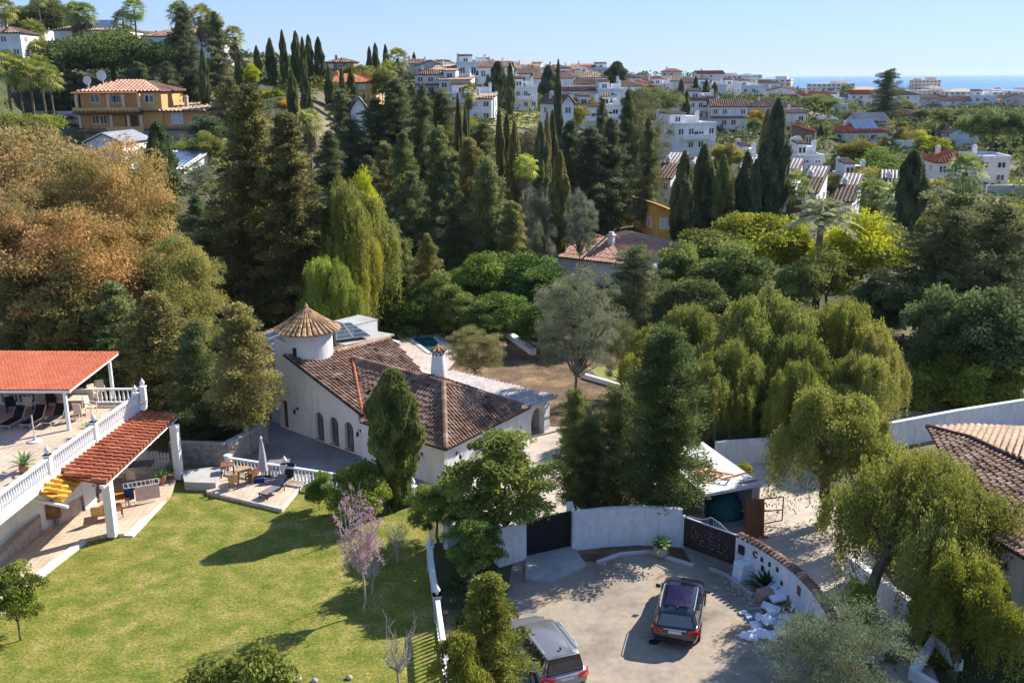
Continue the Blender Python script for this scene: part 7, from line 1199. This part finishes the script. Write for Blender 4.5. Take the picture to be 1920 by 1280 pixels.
# upper terrace
for a, b, rz, l in ((104, 792, -8, 'grey sunbed under the canopy edge, nearest the balustrade'), (66, 795, -8, 'grey sunbed under the canopy, second from the balustrade'), (28, 797, -8, 'grey sunbed under the canopy by the left edge')): lounger(W(a, b, tz), R(rz), 'black', 'alu', l, back=.9)
for a, b, l in ((22, 772, 'black chair at the long table under the canopy, left'), (55, 772, 'pale wicker chair at the long table under the canopy'), (98, 765, 'black high-backed chair at the end of the long table')): chair(W(a, b, tz), R(200), 'black' if 'black' in l else 'beige', 'black', l, 'terrace chairs', hb=.6)
table(W(45, 757, tz), 0, 'beige', 'beige', 'long pale table under the canopy near the back balustrade', 3.6, 1.0)
table(W(142, 768, tz), .1, 'beige', 'beige', 'pale wicker square table beside the canopy post', 1.3, 1.3); 
for a, b, rz, l in ((178, 752, 60, 'white wicker armchair beyond the pale square table'), (172, 775, 80, 'white wicker armchair by the balustrade'), (152, 786, 170, 'pale wicker armchair in front of the pale square table'), (190, 745, 30, 'white armchair nearest the back balustrade')): chair(W(a, b, tz), R(rz), 'beige', 'beige', l, 'terrace chairs', hb=.6)
q = MB(); p = W(170, 741, tz); q.box((p.x - .6, min(p.y, te[0].y + .9), tz + .55), (3.4, .06, 1.0)); tag(q.build('wind_screen', M['beige']), 'beige wind screen cloth tied along the back of the terrace', 'screen')
q_ = thing('parasol_base', W(66, 828, tz), 'round pale parasol base with a bare pole on the sunny terrace floor', 'parasol base'); q = MB(); q.lathe([(.38, 0), (.36, .08), (.1, .12), (.05, .3)], n=16); q.build('foot', M['lightgrey'], q_); q = MB(); q.bar((0, 0, .1), (0, 0, 1.5), .05); q.build('pole', M['alu'], q_)
# under the pergola
pz = .2
table(W(258, 892, pz), .1, 'curtain', 'beige', 'glass-topped dining table under the pergola', 1.9, 1.0)
for a, b, rz, l in ((228, 905, 180, 'beige dining chair at the near side of the glass-topped table, left'), (250, 908, 180, 'beige dining chair at the near side of the glass-topped table, right'), (268, 872, 0, 'beige dining chair at the far side of the glass-topped table, left'), (288, 876, 0, 'beige dining chair at the far side of the glass-topped table, right')): chair(W(a, b, pz), R(rz), 'beige', 'alu', l, 'dining chairs under the pergola')
table(W(228, 945, pz), .3, 'orange', 'wood', 'low table with an orange cloth under the pergola', .9, .9, .45)
lounger(W(186, 975, pz), R(-160), 'woodlt', 'wood', 'folding wooden deck chair beside the pergola column', back=1.1, L=1.5, name='deck_chair', cat='deck chair'); chair(W(222, 968, pz), R(120), 'wood', 'wood', 'dark wooden chair behind the pergola column')
chair(W(196, 925, pz), R(60), 'wood', 'wood', 'dark folding chair against the store room wall')
dr_ = thing('drying_rack', W(268, 938, pz), 'clothes drying rack hung with navy and pink washing by the pergola step', 'drying rack', rz=.45); q = MB()
for s in (-.35, .35): q.bar((-.9, s, 1.0), (.9, s, 1.0), .03)
for i in range(9): q.bar((-.9 + i * .225, -.35, 1.0), (-.9 + i * .225, .35, 1.0), .015)
for s in (-.6, .6): q.bar((s, -.35, 0), (s, .35, 1.0), .03); q.bar((s, .35, 0), (s, -.35, 1.0), .03)
q.build('frame', M['metalw'], dr_); q = MB(); q.box((-.88, -.05, .62), (.05, .75, .75)); q.box((-.66, -.37, .66), (.45, .04, .66)); q.build('navy_washing', M['navy'], dr_); q = MB(); q.box((.25, -.38, .58), (1.25, .04, .8)); q.build('pink_washing', M['pinkcloth'], dr_)
pf = thing('picket_fence', W(268, 878, pz), 'white picket fence behind the dining table', 'fence', world=True); a, b = W(250, 876, pz), W(318, 880, pz); q = MB()
for z in (.3, .8): q.bar(a + Vector((0, 0, z)), b + Vector((0, 0, z)), .04, .08)
q.build('rail', M['paint'], pf); 
for i in range(12): c = a.lerp(b, i / 11); q = MB(); q.box(c + Vector((0, -.04, .55)), (.11, .03, 1.05)); q.build('picket', M['paint'], pf)
rp = thing('rope_swing', W(80, 968, pz), 'dark hanging lantern frame in front of the oven hatch', 'lantern'); q = MB(); q.tube([(.1, 0, 2.2), (.35, 0, 1.7), (.1, 0, 1.2), (-.1, 0, 1.5)], .02, 5); q.build('frame', M['dark'], rp); rp.name = 'hanging_lantern'
for a, b, l in ((10, 965, 'pile of firewood boards in the dark porch opening'), (6, 1010, 'small wooden toy cart by the marble wall')):
    q = MB(); p = W(a, b, pz)
    for i in range(5): q.bar(p + Vector((-.5, .1 * i, .1 + .07 * i)), p + Vector((.6, .15 * i + .2, .1 + .09 * i)), .12, .05)
    tag(q.build('board_pile' if a > 8 else 'toy_cart', M['woodlt']), l, 'boards' if a > 8 else 'toy cart')
for i in range(12):
    a_ = random.uniform(0, 6.28); q = MB(); p = W(18, 1100) ; rr = .42 * random.random(); q.lathe([(.01, -.045), (.045, 0), (.01, .045)], (D(18, 1105, 36.5).x + math.cos(a_) * (.45 + rr * .8), 36.5 - abs(math.sin(a_)) * (.45 + rr * .8), random.uniform(.9, 2.0)), 6); tag(q.build('lemon', M['lemon'], smooth=True), 'ripe yellow lemon hanging in the small lemon tree', 'lemon', 'lemons on the tree')
for i, (a, b) in enumerate(((820, 1165), (848, 1130), (835, 1150), (560, 1275), (590, 1278), (655, 1272))):
    q = MB(); p = W(a, b); q.lathe([(.05, 0), (.15, .03), (.14, .11), (.05, .17)], p, 7); tag(q.build('garden_rock', M['stonepink'], bevel=.03), ['pale rock low beside the lawn fence', 'pinkish rock under the green tree beside the fence', 'rock between the fence and the green shrub', 'rock at the bottom edge right of the olive-green bush', 'rock beside the one right of the olive-green bush', 'rock at the bottom edge under the bare sapling'][i], 'rock', 'rocks along the lawn')
# ------------------------------------------------------------------ coastal town, far off
M['towna'] = mat('town_facade', (0.80, 0.78, 0.76), 0.9, (0.9, 0.88, 0.86), .1, objcol=True)
def block(seed, w, d, h, st):
    rnd = random.Random(seed); q = MB(); q.box((0, 0, h / 2 - 4), (w, d, h + 8)); 
    if rnd.random() < .6: q.box((w * .2, 0, h + 1.2), (w * .35, d * .5, 2.4))
    if rnd.random() < .5: q.box((-w * .3, 0, h + .8), (w * .2, d * .6, 1.6))
    bands = []; sh_ = h / st
    for i in range(st):
        z = sh_ * (i + .55); nb = max(2, int(w / 4))
        for j in range(nb): x = -w / 2 + w * (j + .5) / nb; q.box((x, -d / 2 - .02, z), (w / nb * .55, .3, sh_ * .42), m=1)
        q.box((0, -d / 2 - .5, z - sh_ * .38), (w * .92, 1.0, .25))
        for j in range(2):
            for sx in (-1, 1): q.box((sx * w / 2, -d / 4 + d / 2 * j, z), (.3, d * .2, sh_ * .4), m=1)
    if st <= 3: 
        x0, x1, y0, y1 = -w / 2 - .6, w / 2 + .6, -d / 2 - .6, d / 2 + .6; q.add([(x0, y0, h), (x1, y0, h), (x1, y1, h), (x0, y1, h), (x0 + d * .45, 0, h + 2.4), (x1 - d * .45, 0, h + 2.4)], [(0, 1, 5, 4), (1, 2, 5), (2, 3, 4, 5), (3, 0, 4)], 2)
    o = q.build('tmp', [M['towna'], M['greyfab'], M['tiletan']]); me = o.data; me.name = 'town_block'; bpy.data.objects.remove(o); return me
BL = [(block(1, 26, 12, 15, 5), 15), (block(2, 18, 12, 20, 6), 20), (block(3, 34, 13, 12, 4), 12), (block(4, 16, 12, 8, 2), 8), (block(5, 22, 14, 9, 3), 9), (block(6, 14, 11, 7, 2), 7), (block(7, 30, 14, 24, 8), 24)]
COLS = [('white', (1, 1, 1)), ('cream', (1, .93, .82)), ('pinkish', (.95, .78, .72)), ('pale grey', (.82, .84, .88)), ('sand-coloured', (.88, .76, .62)), ('brownish', (.62, .48, .42))]
SHP = ['five-storey block', 'tall block', 'long low block', 'tiled-roof house', 'three-storey tiled house', 'small tiled house', 'high-rise slab']
def town(px, Y, k, col, label, rz=0, zs=1.0, sx=1.0):
    p = D(px, 200, Y); z = zt1(p.x, p.y); o = bpy.data.objects.new('apartment_block' if k in (0, 1, 2, 6) else 'town_house', BL[k][0]); COL.objects.link(o); o.location = (p.x, p.y, z); o.rotation_euler = (0, 0, rz); o.scale = (sx, 1, zs); o.color = (*COLS[col][1], 1)
    return tag(o, label, 'building', 'coastal town buildings')
LM_ = [(1390, 900, 6, 3, 'grey cluster of tall flats left on the sea horizon', 0, .75, .6), (1405, 960, 1, 3, 'tall grey flats behind the long white block', 0, 1.0, 1), (1375, 1000, 1, 0, 'white tower block left of the grey flats', 0, .8, 1), (1432, 980, 0, 1, 'cream flats right of the grey cluster', 0, .9, 1), (1535, 1250, 1, 5, 'brown-topped block breaking the sea horizon', 0, 1.15, 1.1), (1570, 1300, 0, 2, 'pinkish block right of the brown-topped one', 0, 1.1, 1), (1730, 1100, 6, 4, 'massive stepped brown high-rise before the sea', 0, 1.2, .95), (1742, 1080, 6, 1, 'paler lower front of the massive stepped high-rise', 0, .85, .5), (1310, 900, 2, 3, 'grey low flats behind the cypress row before the sea', 0, 1, 1), (1650, 950, 2, 0, 'long white hall left of the massive high-rise', 0, .8, 1), (1690, 900, 3, 0, 'white hall with a bright roof edge', 0, 1, 1), (1875, 800, 2, 0, 'white flat-roofed hall behind the blue cypress row', 0, .7, 1.2)]
for a in LM_: town(*a)
ORDW = ORD + 'fifteenth sixteenth seventeenth eighteenth nineteenth twentieth'.split() + ['twenty-' + w for w in ORD[:9]] + ['thirtieth']; ROWN = ['nearest', 'second', 'third', 'fourth', 'fifth', 'farthest']; rt = random.Random(12); used_l = set(); POSW = ['left of the brown-topped block', 'left of the spired conifer', 'right of the spired conifer', 'right of the massive high-rise', 'towards the right edge']
n_ = 0
for row, (Yr, cnt, xa, xb) in enumerate(((850, 20, 1255, 1960), (1050, 24, 1240, 1960), (1300, 26, 1200, 1970), (1600, 28, 1190, 1980), (2000, 30, 1180, 1980), (2350, 30, 1170, 1990))):
    for i in range(cnt):
        px = xa + (xb - xa) * (i + rt.uniform(.1, .9)) / cnt; k = rt.choice((0, 2, 3, 4, 4, 5, 5, 3, 2) if row < 4 else (0, 0, 2, 4, 1, 2)); col = rt.choice((0, 0, 1, 2, 2, 3, 4, 5)); pos = POSW[0 if px < 1515 else 1 if px < 1655 else 2 if px < 1710 else 3 if px < 1830 else 4]
        town(px, Yr + rt.uniform(-70, 90), k, col, f"{COLS[col][0]} {SHP[k]}, {ORDW[i]} from the left in the {ROWN[row]} coastal town row", rt.uniform(-.5, .5), rt.uniform(.75, 1.15), rt.uniform(.8, 1.2)); n_ += 1
RG2 = np.random.default_rng(9)
def farwood():
    n = 1500; az = RG2.uniform(R(4), R(36), n); r = np.exp(RG2.uniform(math.log(420), math.log(2600), n)); x = r * np.sin(az); y = r * np.cos(az); z = zt(x, y); s = RG2.uniform(1.6, 4.2, n) * np.clip(r / 900, .6, 1.5)
    n2 = 1500; az2 = RG2.uniform(R(-16), R(34), n2); r2 = RG2.uniform(235, 480, n2); x2 = r2 * np.sin(az2); y2 = r2 * np.cos(az2); x = np.r_[x, x2]; y = np.r_[y, y2]; z = np.r_[z, zt(x2, y2)]; s = np.r_[s, RG2.uniform(.9, 2.2, n2)]
    C = np.stack([x, y, z + s * .4], 1); Rd = np.stack([s * 1.3, s * 1.3, s * 1.1], 1); V, Fq, rr = clumps(C, Rd, 22, 1.0, RG2, up=.2, asp=.7, shell=.4); q = V.reshape(-1, 4, 3); c = q.mean(1, keepdims=True); k = np.repeat(s * .33, 22)[:, None, None]; V = (c + (q - c) * k).reshape(-1, 3)
    o = bpy.data.objects.new('distant_woodland', np_mesh('distant_woodland', V, Fq, rr, [M['leaf']])); COL.objects.link(o); o.color = (.38, .48, .45, 1); tag(o, kind='stuff')
farwood()

# ------------------------------------------------------------------ haze
def haze(dens):
    q = MB(); q.box((5000, 14000, -20), (56000, 30000, 170)); q.v = [(x, y, max(z, -62.0) if z < 0 else 66.0) for x, y, z in q.v]
    m = bpy.data.materials.new('air_haze'); m.use_nodes = True; nt = m.node_tree; nt.nodes.clear(); o_ = nt.nodes.new('ShaderNodeOutputMaterial'); v = nt.nodes.new('ShaderNodeVolumePrincipled')
    v.inputs['Color'].default_value = (0.62, 0.78, 1.0, 1); v.inputs['Density'].default_value = dens; v.inputs['Anisotropy'].default_value = 0.2; nt.links.new(v.outputs[0], o_.inputs['Volume'])
    o = q.build('haze', m); tag(o, kind='stuff')
haze(4.2e-5)
